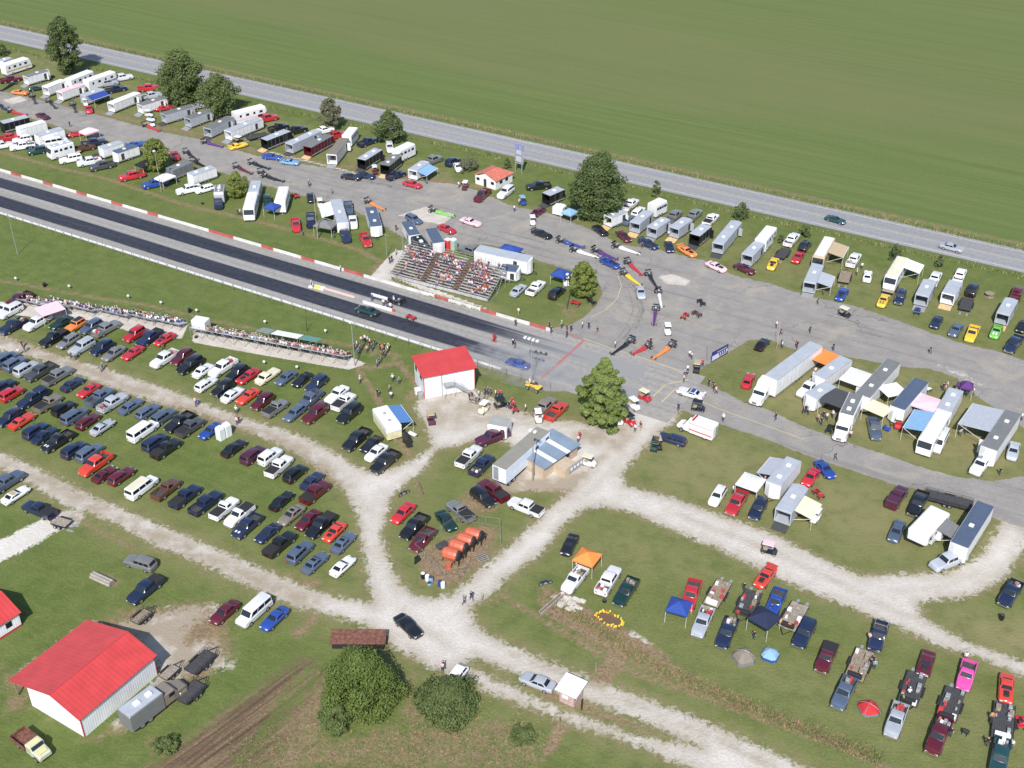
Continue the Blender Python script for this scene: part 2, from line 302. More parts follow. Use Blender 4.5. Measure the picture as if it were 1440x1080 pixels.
def terrain_material():
    m = bpy.data.materials.new('terrain'); m.use_nodes = True; t = m.node_tree; N = t.nodes; L = t.links
    b = N['Principled BSDF']; b.inputs['Roughness'].default_value = .95; b.inputs['Specular IOR Level'].default_value = .2
    tc = N.new('ShaderNodeTexCoord'); co = tc.outputs['Object']
    mp = N.new('ShaderNodeMapping'); mp.inputs['Rotation'].default_value = (0, 0, R(30)); L.new(co, mp.inputs['Vector']); along = mp.outputs[0]
    def noise(scale, detail=5, vec=None, stretch=None, rough=.6, dist=0):
        n = N.new('ShaderNodeTexNoise'); n.inputs['Scale'].default_value = scale; n.inputs['Detail'].default_value = detail
        n.inputs['Roughness'].default_value = rough; n.inputs['Distortion'].default_value = dist
        v = vec or co
        if stretch:
            q = N.new('ShaderNodeMapping'); q.inputs['Scale'].default_value = stretch; L.new(v, q.inputs['Vector']); v = q.outputs[0]
        L.new(v, n.inputs['Vector']); return n.outputs['Fac']
    def ramp(fac, lo, hi, a=0, c=1):
        r = N.new('ShaderNodeMapRange'); r.interpolation_type = 'SMOOTHSTEP'
        for k, v in (('From Min', lo), ('From Max', hi), ('To Min', a), ('To Max', c)): r.inputs[k].default_value = v
        L.new(fac, r.inputs['Value']); return r.outputs[0]
    def math_(op, x, y):
        q = N.new('ShaderNodeMath'); q.operation = op
        for i, v in enumerate((x, y)):
            if isinstance(v, (int, float)): q.inputs[i].default_value = v
            else: L.new(v, q.inputs[i])
        return q.outputs[0]
    def mix(f, c1, c2):
        q = N.new('ShaderNodeMix'); q.data_type = 'RGBA'
        if isinstance(f, (int, float)): q.inputs[0].default_value = f
        else: L.new(f, q.inputs[0])
        for i, v in ((6, c1), (7, c2)):
            if isinstance(v, tuple): q.inputs[i].default_value = (*v, 1)
            else: L.new(v, q.inputs[i])
        return q.outputs[2]
    def attr(n):
        q = N.new('ShaderNodeAttribute'); q.attribute_name = n; return q.outputs['Fac']
    n_fine = noise(2.6, 4); n_mid = noise(.35, 6); n_big = noise(.045, 5); n_mow = noise(.5, 3, along, (.12, 3.0, 1)); n_mow2 = noise(.3, 4, along, (.05, 1.6, 1))
    mq = N.new('ShaderNodeMapping'); mq.inputs['Rotation'].default_value = (0, 0, R(-48)); L.new(co, mq.inputs['Vector']); tilt = mq.outputs[0]
    # lawn
    g = mix(ramp(n_mid, .3, .72), (.086, .120, .030), (.126, .165, .044))
    g = mix(ramp(n_big, .45, .68, 0, .5), g, (.155, .168, .060))
    g = mix(ramp(n_mow, .42, .62, 0, .30), g, (.152, .170, .062))
    g = mix(ramp(n_fine, .35, .7, 0, .4), g, (.062, .088, .023))
    dry = math_('MULTIPLY', attr('dry'), ramp(n_mid, .25, .6, .5, 1.2))
    g = mix(dry, g, (.235, .205, .105))
    g = mix(ramp(noise(.9, 6, dist=1.5), .60, .72, 0, .45), g, (.22, .19, .09))
    # crop field: long drilled rows, greener near the road, tawny bands further on
    rows = noise(.45, 5, along, (.02, 1.3, 1), rough=.7); band = noise(.02, 4, along, (.35, 1.4, 1)); dr = noise(.22, 5, along, (.08, 1.0, 1))
    f = mix(ramp(rows, .3, .7), (.092, .132, .038), (.130, .170, .056))
    tw = math_('MULTIPLY', attr('tawny'), ramp(band, .3, .6, .25, .70)); f = mix(tw, f, (.150, .156, .068)); f = mix(math_('MULTIPLY', attr('tawny'), ramp(noise(.55, 4, along, (.012, .9, 1), rough=.7), .50, .68, 0, .32)), f, (.172, .162, .076))
    f = mix(ramp(dr, .45, .7, 0, .35), f, (.158, .170, .060))
    f = mix(ramp(n_fine, .35, .7, 0, .55), f, (.085, .120, .032))
    f = mix(ramp(noise(6.0, 2, along, (.25, 1, 1)), .55, .75, 0, .3), f, (.19, .2, .08))
    g = mix(attr('field'), g, f)
    # earth
    d = mix(ramp(n_fine, .3, .7), (.20, .145, .085), (.29, .220, .140)); d = mix(ramp(noise(1.1, 5, dist=2), .4, .7), d, (.15, .10, .062))
    tl = math_('MULTIPLY', attr('tilled'), ramp(noise(.9, 5, tilt, (.06, 1.5, 1)), .35, .62, .25, 1.0)); d = mix(tl, d, (.085, .056, .038))
    df = ramp(math_('ADD', attr('dirt'), math_('MULTIPLY', math_('SUBTRACT', noise(.8, 8, dist=.4, rough=.65), .5), 1.15)), .30, .85)
    g = mix(df, g, d)
    # gravel
    wheel = noise(.5, 4, co, (1, 1, 1), dist=1)
    gr = mix(ramp(n_fine, .25, .75), (.475, .45, .415), (.575, .55, .515)); gr = mix(ramp(wheel, .42, .78, 0, .38), gr, (.37, .33, .28)); gr = mix(ramp(n_big, .48, .68, 0, .45), gr, (.68, .665, .64))
    gr = mix(ramp(noise(3.2, 3), .66, .74, 0, .35), gr, (.25, .2, .15)); gr = mix(math_('MULTIPLY', math_('MULTIPLY', attr('dirt'), 1.9), ramp(n_mid, .25, .62, .3, 1)), gr, (.31, .265, .205))
    gf = ramp(math_('ADD', attr('gravel'), math_('MULTIPLY', math_('SUBTRACT', noise(1.1, 9, dist=.8, rough=.7), .5), 1.7)), .34, .66)
    g = mix(gf, g, gr)
    # concrete pads
    cc = mix(ramp(n_mid, .3, .7), (.42, .39, .35), (.54, .51, .47)); cc = mix(ramp(n_fine, .5, .8, 0, .5), cc, (.33, .28, .22))
    cf = ramp(math_('ADD', attr('pad'), math_('MULTIPLY', math_('SUBTRACT', noise(1.2, 5), .5), .5)), .4, .6)
    # old asphalt with tar cracks and tyre marks
    ap = mix(ramp(n_mid, .3, .7), (.240, .230, .220), (.295, .283, .270)); ap = mix(ramp(n_fine, .3, .75, 0, .5), ap, (.205, .192, .178))
    ap = mix(ramp(n_mow2, .5, .66, 0, .55), ap, (.185, .173, .162)); ap = mix(ramp(noise(.1, 6, dist=1), .52, .68, 0, .7), ap, (.34, .305, .255))
    vo = N.new('ShaderNodeTexVoronoi'); vo.feature = 'DISTANCE_TO_EDGE'; vo.inputs['Scale'].default_value = .07
    wn = N.new('ShaderNodeTexNoise'); wn.inputs['Scale'].default_value = .25; wn.inputs['Detail'].default_value = 4; L.new(co, wn.inputs['Vector'])
    ad = N.new('ShaderNodeVectorMath'); ad.operation = 'MULTIPLY_ADD'; ad.inputs[1].default_value = (6, 6, 0); L.new(wn.outputs['Color'], ad.inputs[0]); L.new(co, ad.inputs[2]); L.new(ad.outputs[0], vo.inputs['Vector'])
    crack = ramp(vo.outputs['Distance'], .002, .012, 1, 0)
    ap = mix(math_('MULTIPLY', crack, ramp(n_big, .4, .6, 0, .55)), ap, (.11, .1, .1))
    af = ramp(math_('ADD', attr('asphalt'), math_('MULTIPLY', math_('SUBTRACT', noise(.8, 7), .5), .9)), .4, .6)
    g = mix(af, g, ap)
    g = mix(cf, g, cc)
    L.new(g, b.inputs['Base Color'])
    bp = N.new('ShaderNodeBump'); bp.inputs['Strength'].default_value = .5; bp.inputs['Distance'].default_value = .25; L.new(n_fine, bp.inputs['Height']); L.new(bp.outputs[0], b.inputs['Normal'])
    return m
TERRAIN = terrain_material()
TILL = mask_poly([(180,1095),(330,985),(425,920),(455,922),(440,960),(360,1095)], 5)
ATTR = {'tilled': TILL, 'dry': np.clip(DRY, 0, 1), 'field': FLD, 'tawny': np.clip((-112 - SV - 6*np.sin(SS/40)) / 16, 0, 1) * np.clip(1 - (-170 - SV) / 60, .45, 1), 'dirt': np.clip(D_, 0, 1), 'gravel': np.clip(G, 0, 1), 'pad': np.clip(C_, 0, 1), 'asphalt': np.clip(A_all, 0, 1)}
def sheet(name, sel_mask, z, zero=()):
    idx = np.arange(NXg * NYg).reshape(NYg, NXg)
    quads = np.stack([idx[:-1,:-1], idx[:-1,1:], idx[1:,1:], idx[1:,:-1]], -1).reshape(-1, 4)
    if sel_mask is not None:
        quads = quads[(sel_mask[quads] > .02).any(1)]
    used = np.unique(quads); remap = np.zeros(NXg * NYg, int); remap[used] = np.arange(len(used)); q = remap[quads]
    vs = np.column_stack([PXY[used], np.full(len(used), z)]).astype(np.float32)
    me = bpy.data.meshes.new(name); me.vertices.add(len(vs)); me.vertices.foreach_set('co', vs.ravel())
    me.loops.add(q.size); me.loops.foreach_set('vertex_index', q.ravel().astype(np.int32))
    me.polygons.add(len(q)); me.polygons.foreach_set('loop_start', (np.arange(len(q)) * 4).astype(np.int32)); me.polygons.foreach_set('loop_total', np.full(len(q), 4, np.int32))
    me.update(calc_edges=True); me.materials.append(TERRAIN)
    for k, v in ATTR.items():
        a = me.attributes.new(k, 'FLOAT', 'POINT'); vv = v[used] if k not in zero else np.zeros(len(used))
        a.data.foreach_set('value', vv.astype(np.float32))
    o = bpy.data.objects.new(name, me); COL.objects.link(o); o['kind'] = 'structure'; return o
ground = sheet('ground', None, 0.0, zero=('gravel', 'asphalt', 'pad'))
sheet('gravel_road', G, .012, zero=('asphalt', 'pad'))
sheet('paved_pit_lane', A_pit, .024, zero=())
sheet('concrete_pad', C_ * (A_pit < .02), .03, zero=('asphalt',))
# ---- drag strip, its rubbered lanes, highway and painted lines ----
def ribbon_material(name, c1, c2, streak=(.03, 1.5, 1), extra=None, rough=.85, sc=.6, edge=None, cedge=None):
    m = bpy.data.materials.new(name); m.use_nodes = True; t = m.node_tree; N = t.nodes; L = t.links; b = N['Principled BSDF']; b.inputs['Roughness'].default_value = rough
    tc = N.new('ShaderNodeTexCoord'); mp = N.new('ShaderNodeMapping'); mp.inputs['Scale'].default_value = streak; L.new(tc.outputs['Object'], mp.inputs['Vector'])
    n = N.new('ShaderNodeTexNoise'); n.inputs['Scale'].default_value = sc; n.inputs['Detail'].default_value = 6; L.new(mp.outputs[0], n.inputs['Vector'])
    n2 = N.new('ShaderNodeTexNoise'); n2.inputs['Scale'].default_value = 1.2; n2.inputs['Detail'].default_value = 6; L.new(tc.outputs['Object'], n2.inputs['Vector'])
    av = N.new('ShaderNodeMath'); av.operation = 'ADD'; L.new(n.outputs['Fac'], av.inputs[0]); L.new(n2.outputs['Fac'], av.inputs[1])
    mr = N.new('ShaderNodeMapRange'); mr.inputs['From Min'].default_value = .75; mr.inputs['From Max'].default_value = 1.25; L.new(av.outputs[0], mr.inputs['Value'])
    mx = N.new('ShaderNodeMix'); mx.data_type = 'RGBA'; mx.inputs[6].default_value = (*c1, 1); mx.inputs[7].default_value = (*c2, 1); L.new(mr.outputs[0], mx.inputs[0]); out = mx.outputs[2]
    if edge:
        at = N.new('ShaderNodeAttribute'); at.attribute_name = 'edge'
        nn = N.new('ShaderNodeMath'); nn.operation = 'MULTIPLY_ADD'; L.new(n.outputs['Fac'], nn.inputs[0]); nn.inputs[1].default_value = 1.15; L.new(at.outputs['Fac'], nn.inputs[2])
        r2 = N.new('ShaderNodeMapRange'); r2.interpolation_type = 'SMOOTHSTEP'; r2.inputs['From Min'].default_value = .75; r2.inputs['From Max'].default_value = 1.15; L.new(nn.outputs[0], r2.inputs['Value'])
        m2 = N.new('ShaderNodeMix'); m2.data_type = 'RGBA'; m2.inputs[7].default_value = (*cedge, 1); L.new(out, m2.inputs[6]); L.new(r2.outputs[0], m2.inputs[0]); out = m2.outputs[2]
    L.new(out, b.inputs['Base Color']); return m
def ribbon(name, s0, s1, t0, t1, z, m, ds=6, edges=None, nt_=1):
    # a flat strip laid in its own frame: local x along, local y across
    ns = max(1, int((s1 - s0) / ds)); vs = []; fs = []; ev = []
    for i in range(ns + 1):
        for j in range(nt_ + 1):
            u = i / ns; w = j / nt_
            vs.append((s0 + (s1 - s0) * u, -(t0 + (t1 - t0) * w), z)); ev.append(edges(s0 + (s1 - s0) * u, t0 + (t1 - t0) * w) if edges else 0)
    for i in range(ns):
        for j in range(nt_):
            a_ = i * (nt_ + 1) + j; fs.append((a_, a_ + 1, a_ + nt_ + 2, a_ + nt_ + 1))
    me = bpy.data.meshes.new(name); me.from_pydata(vs, [], fs); me.materials.append(m); me.update()
    at = me.attributes.new('edge', 'FLOAT', 'POINT'); at.data.foreach_set('value', ev)
    o = bpy.data.objects.new(name, me); COL.objects.link(o); o.location = (O2.x, O2.y, 0); o.rotation_euler = (0, 0, R(-30)); return o
M_STRIP = ribbon_material('old_strip_concrete', (.225, .218, .208), (.315, .30, .28))
M_RUB = ribbon_material('rubbered_lane', (.015, .016, .026), (.042, .043, .056), rough=.55, edge=True, cedge=(.26, .255, .255))
M_HWY = ribbon_material('highway_asphalt', (.215, .215, .225), (.285, .285, .295), streak=(.012, 1.1, 1))
# the strip's last part merges with the staging lanes
o = ribbon('drag_strip', -900, 40, .1, 16.7, .036, M_STRIP); o['kind'] = 'structure'
def fade(lo, hi, c, hw):
    def f(s, t):
        e = abs(t - c) / hw; v = max(0, (e - .72) / .28) * .55
        if s > lo: v += (s - lo) / (hi - lo) * .85
        return v
    return f
o = ribbon('rubber_lane', -900, 30, 2.5, 6.9, .046, M_RUB, 3, fade(-12, 28, 4.7, 2.2), 8); o['kind'] = 'structure'
o = ribbon('rubber_lane', -900, 32, 9.7, 14.1, .046, M_RUB, 3, fade(-12, 30, 11.9, 2.2), 8); o['kind'] = 'structure'
o = ribbon('highway', -1500, 1500, -79.6, -69.0, .036, M_HWY); o['kind'] = 'structure'
M_LINE_W = ribbon_material('worn_white_line', (.42, .42, .43), (.6, .6, .6)); M_LINE_Y = ribbon_material('worn_yellow_line', (.4, .33, .17), (.45, .4, .28)); M_LINE_R = ribbon_material('worn_red_line', (.42, .1, .1), (.32, .16, .15))
for t_ in (-78.6, -70.2): ribbon('highway_edge_line', -900, 900, t_, t_ + .16, .046, M_LINE_W)['kind'] = 'structure'
ribbon('highway_centre_line', -900, 900, -74.5, -74.3, .046, M_LINE_Y)['kind'] = 'structure'
def flat_line(name, pts, w, m, z=.05):
    q = [P(a, b) for a, b in pts]; mb = MB()
    for i in range(len(q) - 1):
        a0, a1 = q[i], q[i + 1]; dd = (a1 - a0).normalized(); nn = Vector((-dd.y, dd.x, 0)) * w / 2
        mb.add([a0 - nn + Vector((0,0,z)), a1 - nn + Vector((0,0,z)), a1 + nn + Vector((0,0,z)), a0 + nn + Vector((0,0,z))], [(0,1,2,3)])
    o = bpy.data.objects.new(name, mb.mesh(name, [m])); COL.objects.link(o); o['kind'] = 'structure'; return o
flat_line('red_start_line', [(761,533),(820,480)], .5, M_LINE_R); flat_line('red_kerb_line', [(800,470),(822,479)], .4, M_LINE_R, .054)
flat_line('yellow_lane_line', [(820,476),(862,491),(905,504),(945,518),(968,528)], .25, M_LINE_Y)
flat_line('yellow_stop_line', [(918,558),(936,541),(968,534)], .3, M_LINE_Y); flat_line('yellow_stop_line', [(930,566),(952,545)], .3, M_LINE_Y, .054)
flat_line('pale_kerb_line', [(955,552),(1010,575),(1080,600),(1130,618)], .2, M_LINE_Y, .05)
flat_line('yellow_curve_line', [(830,447),(852,436),(868,420),(874,402),(868,385)], .18, M_LINE_Y)

M_SKID = ribbon_material('tyre_marks', (.13,.122,.115), (.24,.225,.21))
_ms = random.Random(11)
for k in range(9):
    o_ = _ms.uniform(-14, 16); q_ = [(845+o_*.9,375-o_*.25),(872+o_,388-o_*.2),(893+o_,410),(900+o_*1.1,436),(889+o_*1.1,462),(866+o_,486+abs(o_)*.3),(832+o_,505)]
    a_ = _ms.randrange(0, 3); flat_line('tyre_mark', q_[a_:a_+_ms.randrange(3, 5)], .16, M_SKID, .052 + k*.0012)
for k in range(10):
    x_ = _ms.uniform(700, 1300); y_ = 330 + (x_-720)*.24 + _ms.uniform(-8, 30); L_ = _ms.uniform(20, 70); flat_line('tyre_mark', [(x_,y_),(x_+L_*.5,y_+L_*.12),(x_+L_,y_+L_*.27)], .14, M_SKID, .066 + k*.0012)
# ======================= CARS =======================
def wheel_mesh(r, w):
    key = ('wheel', round(r, 3), round(w, 3))
    if key in CACHE: return CACHE[key]
    mb = MB(); n = 12
    def ring(rr, y): return [(math.cos(2*math.pi*i/n)*rr, y, math.sin(2*math.pi*i/n)*rr) for i in range(n)]
    mb.loft([ring(r*.9, -w/2), ring(r, -w/2+.03), ring(r, w/2-.03), ring(r*.9, w/2)], 0)
    for sgn in (-1, 1): mb.loft([ring(r*.62, sgn*(w/2)), ring(r*.5, sgn*(w/2+.012))], 1)
    me = fixn(mb.mesh('wheel', [TYRE, RIM])); CACHE[key] = me; return me
CACHE = {}
# L W H hood belt deck  windshield-base windshield-top roof-rear rearglass-base  (x measured from the middle, nose at +x)
SPEC = {
 'sedan':  (4.85,1.83,1.42, .95,.98,1.00,  .92, .25,-1.02,-1.62),
 'coupe':  (4.6, 1.80,1.30, .88,.92,.94,   .75, .05,-.90,-1.62),
 'muscle': (4.9, 1.88,1.30, .93,.95,.96,   .55,-.02,-.92,-1.60),
 'classic':(5.1, 1.92,1.45, 1.0,1.0,1.0,   .60, .10,-1.10,-1.65),
 'hatch':  (4.2, 1.75,1.45, .95,.98,1.0,   .85, .25,-1.35,-1.95),
 'wagon':  (4.8, 1.82,1.48, .95,.98,1.0,   .90, .25,-1.95,-2.30),
 'suv':    (4.75,1.90,1.78, 1.10,1.15,1.15, .80, .30,-2.00,-2.28),
 'bigsuv': (5.35,2.02,1.92, 1.20,1.25,1.25, .80, .35,-2.35,-2.60),
 'minivan':(5.05,1.96,1.75, 1.05,1.12,1.1, 1.35, .55,-2.20,-2.46),
 'van':    (5.7, 2.02,2.12, 1.25,1.30,1.3, 1.80,1.15,-2.70,-2.82),
 'jeep':   (4.2, 1.80,1.80, 1.10,1.15,1.15, .45, .25,-1.85,-1.98),
 'pickup': (5.3, 1.95,1.80, 1.15,1.20,1.20, .95, .40,-.30,-.50),
 'xcab':   (5.7, 1.98,1.85, 1.18,1.22,1.22, 1.05,.50,-.70,-.90),
 'crew':   (5.95,2.02,1.90, 1.20,1.25,1.25, 1.15,.60,-1.00,-1.20),
}
WORD = {'sedan':'sedan','coupe':'coupe','muscle':'muscle car','classic':'old two door car','hatch':'hatchback','wagon':'station wagon','suv':'SUV','bigsuv':'long SUV','minivan':'minivan','van':'full size van','jeep':'soft top off-roader','pickup':'pickup truck','xcab':'extended cab pickup','crew':'crew cab pickup'}
CAT = {'sedan':'car','coupe':'car','muscle':'car','classic':'car','hatch':'car','wagon':'car','suv':'suv','bigsuv':'suv','minivan':'minivan','van':'van','jeep':'off-roader','pickup':'pickup truck','xcab':'pickup truck','crew':'pickup truck'}
NAME = {'car':'parked_car','suv':'suv','minivan':'minivan','van':'van','off-roader':'off_roader','pickup truck':'pickup_truck'}
def car_parts(k):
    if k in CACHE: return CACHE[k]
    L, W, H, hood, belt, deck, xw, xt, xr, xb = SPEC[k]
    h = L / 2; w = W / 2; zb = .27; truck = k in ('pickup', 'xcab', 'crew'); boxy = k in ('van', 'jeep', 'classic')
    def ring(x, hw, zt, zl=zb, cr=.12):
        c = min(cr, zt*.2)
        return [(x,-hw*.86,zl),(x,-hw*.98,zl+.12),(x,-hw,zl+.38),(x,-hw*.97,zt-c),(x,-hw*.84,zt),(x,hw*.84,zt),(x,hw*.97,zt-c),(x,hw,zl+.38),(x,hw*.98,zl+.12),(x,hw*.86,zl)]
    mb = MB(); tp = .9 if not boxy else .97
    rear = xb if truck else -h
    rs = []
    if truck: rs += [ring(xb, w, belt)]
    else:
        if xb < -h + .5: rs += [ring(-h, w*tp*.9, belt*.84), ring(-h+.08, w*tp*1.03, belt*.95), ring(-h+.22, w*.98, belt), ring(xb+.25, w, belt)]
        else: rs += [ring(-h, w*.80, deck*.74), ring(-h+.06, w*.89, deck*.90), ring(-h+.26, w*.95, deck*.97), ring(-h+.5, w*.99, deck), ring(xb, w, belt)]
    rs += [ring(xw, w, belt), ring((xw+h)/2, w*.99, (hood+belt)/2-.01), ring(h-.55, w*.97, hood-.03), ring(h-.28, w*.93, hood-.08), ring(h-.10, w*.84, hood-.18), ring(h, w*.66, .60)] if not boxy else [ring(h-.35, w*.97, hood-.03), ring(h-.08, w*.93, hood-.09), ring(h, w*.88, .70)]
    mb.loft(rs, 0)
    gw = .90; tw = .72 if not boxy else .84
    if truck or k in ('suv','bigsuv','minivan'): tw = .78
    zb2 = belt - .03
    def gring(x0, x1, hw, z, c=.14): return [(x0,-hw+c,z),(x0+c*.6,-hw,z),(x1-c,-hw,z),(x1,-hw+c*1.3,z),(x1,hw-c*1.3,z),(x1-c,hw,z),(x0+c*.6,hw,z),(x0,hw-c,z)]
    mb.loft([gring(xb, xw, w*gw, zb2), gring(xr-.04, xt+.05, w*(tw+.02), H-.05), gring(xr+.06, xt-.10, w*(tw-.07), H)], 0)
    body = smooth(fixn(mb.mesh('body', [PAINT])))
    parts = [('body', body, None)]
    # glass: panels set in the sloping faces
    def lerp(a, c, t): return tuple(a[i] + (c[i]-a[i])*t for i in range(3))
    def panel(b0, b1, t0, t1, off, u0=.06, u1=.94, v0=.12, v1=.88, thick=.02):
        def q(u, v):
            p = lerp(lerp(b0, b1, u), lerp(t0, t1, u), v); return tuple(p[i] + off[i] for i in range(3))
        fr = [q(u0, v0), q(u1, v0), q(u1, v1), q(u0, v1)]; bk = [tuple(p[i] - off[i]*2 for i in range(3)) for p in fr]
        return fr, bk
    def pane(name, *a, m=GLASS, **kk):
        fr, bk = panel(*a, **kk); g = MB(); g.loft([bk, fr], 0); return (name, fixn(g.mesh(name, [m])), None)
    zt = H - .05; wb = w*gw; wt = w*(tw+.02)
    parts.append(pane('windshield', (xw,-wb+.1,zb2),(xw,wb-.1,zb2),(xt+.05,-wt+.1,zt),(xt+.05,wt-.1,zt),(.014,0,.01), m=WSHIELD, u0=.02, u1=.98, v0=.1, v1=.93))
    parts.append(pane('rear_window', (xb,-wb+.1,zb2),(xb,wb-.1,zb2),(xr-.04,-wt+.1,zt),(xr-.04,wt-.1,zt),(-.014,0,.01), u0=.05, u1=.95, v0=.14 if not truck else .3, v1=.88))
    for sg in (-1, 1):
        g = MB(); b0 = (xb+.12, sg*wb, zb2); b1 = (xw-.14, sg*wb, zb2); t0 = (xr+.02, sg*wt, zt); t1 = (xt-.04, sg*wt, zt)
        wins = [(.03,.47),(.53,.96)] if k not in ('bigsuv','minivan','van','wagon','suv','pickup','coupe','muscle','classic') else ([(.03,.33),(.37,.66),(.70,.97)] if k not in ('pickup','coupe','muscle','classic') else ([(.1,.92)] if k == 'pickup' else [(.06,.34),(.38,.95)]))
        for u0, u1 in wins:
            fr, bk = panel(b0, b1, t0, t1, (0, sg*.014, .004), u0, u1, .16, .86); g.loft([bk, fr], 0)
        parts.append(('side_window', fixn(g.mesh('side_window', [GLASS])), None))
    if truck:
        g = MB(); x0, x1 = -h, xb - .04; z0, z1 = .5, 1.24
        for sg in (-1, 1):
            y = sg*w; g.box(x0, x1, min(y, y-sg*.11), max(y, y-sg*.11), z0, z1)
        g.box(x0, x0+.08, -w+.112, w-.112, z0, z1-.02); g.box(x1-.06, x1, -w+.112, w-.112, z0, z1+.01)
        g.box(x0-.12, x0-.005, -w*.9, w*.9, .42, .60)
        parts.append(('truck_bed', g.mesh('truck_bed', [PAINT]), None))
        g = MB(); g.box(x0+.085, x1-.065, -w+.115, w-.115, z0+.02, .74)
        for sg in (-1, 1): g.box(-h*.80, -h*.42, min(sg*(w-.116), sg*(w-.3)), max(sg*(w-.116), sg*(w-.3)), .745, .95)
        parts.append(('bed_liner', g.mesh('bed_liner', [LINER]), None))
    r = .33 if not (truck or k in ('bigsuv','van','jeep')) else .39
    xa, xc = L*.31, -L*.29
    wm = wheel_mesh(r, .24)
    for x in (xa, xc):
        for sg in (-1, 1): parts.append(('wheel', wm, (x, sg*(w-.10), r)))
    g = MB(); g.box(-.03, .05, -.17, .17, -.07, .07); CACHE['hl'] = CACHE.get('hl') or g.mesh('headlight', [LAMP])
    g = MB(); g.box(-.05, .02, -.13, .13, -.08, .08); CACHE['tl'] = CACHE.get('tl') or g.mesh('taillight', [TAIL])
    lights = [('headlight', CACHE['hl'], (h-.07, s_*w*.58, .64)) for s_ in (-1, 1)] + [('taillight', CACHE['tl'], (-h+.03, s_*w*.66, .72)) for s_ in (-1, 1)]
    if truck or k in ('suv','bigsuv','van','jeep','crew'):
        g = MB(); g.box(-.05, .06, -w*.88, w*.88, -.1, .1); lights.append(('bumper', g.mesh('bumper', [CHROME]), (h-.02, 0, .46)))
    CACHE[k] = (parts, lights); return CACHE[k]
def extra_parts(root, k, ex, col):
    L, W, H, hood, belt, deck, xw, xt, xr, xb = SPEC[k]; h = L/2; w = W/2
    for e in ex:
        if e[0] == 'T':     # roof in another colour
            g = MB(); g.rbox(xr+.05, xt-.1, -w*.70, w*.70, H-.03, H+.02, .04); child('roof_panel', g.mesh('roof_panel', [PAINT]), root, color=COLS[e[1:]][1])
        elif e == 'S':      # sunroof
            g = MB(); g.box(xt-.75, xt-.22, -w*.42, w*.42, H-.02, H+.012); child('sunroof', g.mesh('sunroof', [GLASS]), root)
        elif e == 'C':      # cover over the bed
            g = MB(); g.rbox(-h+.02, xb-.06, -w+.06, w-.06, 1.20, 1.30, .03); child('tonneau_cover', g.mesh('tonneau_cover', [BLACK]), root)
        elif e == 'K':      # camper shell
            g = MB(); g.rbox(-h+.02, xb-.06, -w+.04, w-.04, 1.25, 1.85, .12); child('camper_shell', g.mesh('camper_shell', [PAINT]), root, color=col)
            for sg in (-1, 1):
                g = MB(); g.box(-h+.3, xb-.35, min(sg*(w-.03), sg*(w-.05)), max(sg*(w-.03), sg*(w-.05)), 1.38, 1.66); child('shell_window', g.mesh('shell_window', [GLASS]), root)
        elif e == 'H':      # hood scoop
            g = MB(); g.rbox(xw+.25, h-.65, -.34, .34, hood-.05, hood+.17, .06); child('hood_scoop', g.mesh('hood_scoop', [BLACK]), root)
        elif e == 'P':      # pale hood stripe panel
            g = MB()
            for sg in (-1, 1): g.box(xw+.2, h-.5, min(sg*.12, sg*.42), max(sg*.12, sg*.42), hood-.01, hood+.012)
            child('hood_stripe', g.mesh('hood_stripe', [WHITE]), root)
        elif e == 'B':      # barbecue gear / boxes in the bed
            rr = random.Random(len(root.name) + int(root.location.x*10)); g = MB()
            for _ in range(7):
                x = rr.uniform(-h+.3, xb-.6); y = rr.uniform(-w+.35, w-.35); s_ = rr.uniform(.14, .3); g.rbox(x-s_, x+s_, y-s_*.8, y+s_*.8, .74, .8+s_*2, .04, rr.randrange(4))
            child('cargo', g.mesh('cargo', [WHITE, WOOD, RED, STEEL]), root)
        elif e == 'W':      # rear wing
            g = MB(); g.box(-h-.15, -h+.25, -w*.9, w*.9, deck+.18, deck+.22)
            for sg in (-1, 1): g.box(-h+.0, -h+.15, sg*w*.7-.02, sg*w*.7+.02, deck-.05, deck+.181)
            child('rear_wing', g.mesh('rear_wing', [PAINT]), root, color=col)
        elif e == 'R':      # roll bar / ladder rack
            g = MB()
            for x in (-h+.5, xb-.5):
                for sg in (-1, 1): g.tube((x, sg*(w-.08), 1.2), (x, sg*(w-.15), 1.95), .03)
                g.tube((x, -w+.15, 1.95), (x, w-.15, 1.95), .03)
            for sg in (-1, 1): g.tube((-h+.4, sg*(w-.15), 1.98), (xb-.3, sg*(w-.15), 1.98), .03)
            child('rack', g.mesh('rack', [STEEL]), root)
        elif e == 'N':      # the number painted on the hood
            g = MB()
            for y in (-.26, .22):
                g.box(xw+.30, h-.55, y-.07, y+.07, hood-.0, hood+.014); g.box(h-.70, h-.55, y-.22, y+.22, hood-.012, hood+.012); g.box(xw+.30, xw+.42, y-.2, y+.2, hood-.002, hood+.016)
            child('race_number', g.mesh('race_number', [BLACK]), root)
        elif e == 'L':      # light bar
            g = MB(); g.rbox(xt-.6, xt-.4, -w*.6, w*.6, H-.01, H+.12, .03); child('light_bar', g.mesh('light_bar', [TAIL]), root)
VEH = []      # (root, desc, px, zone)
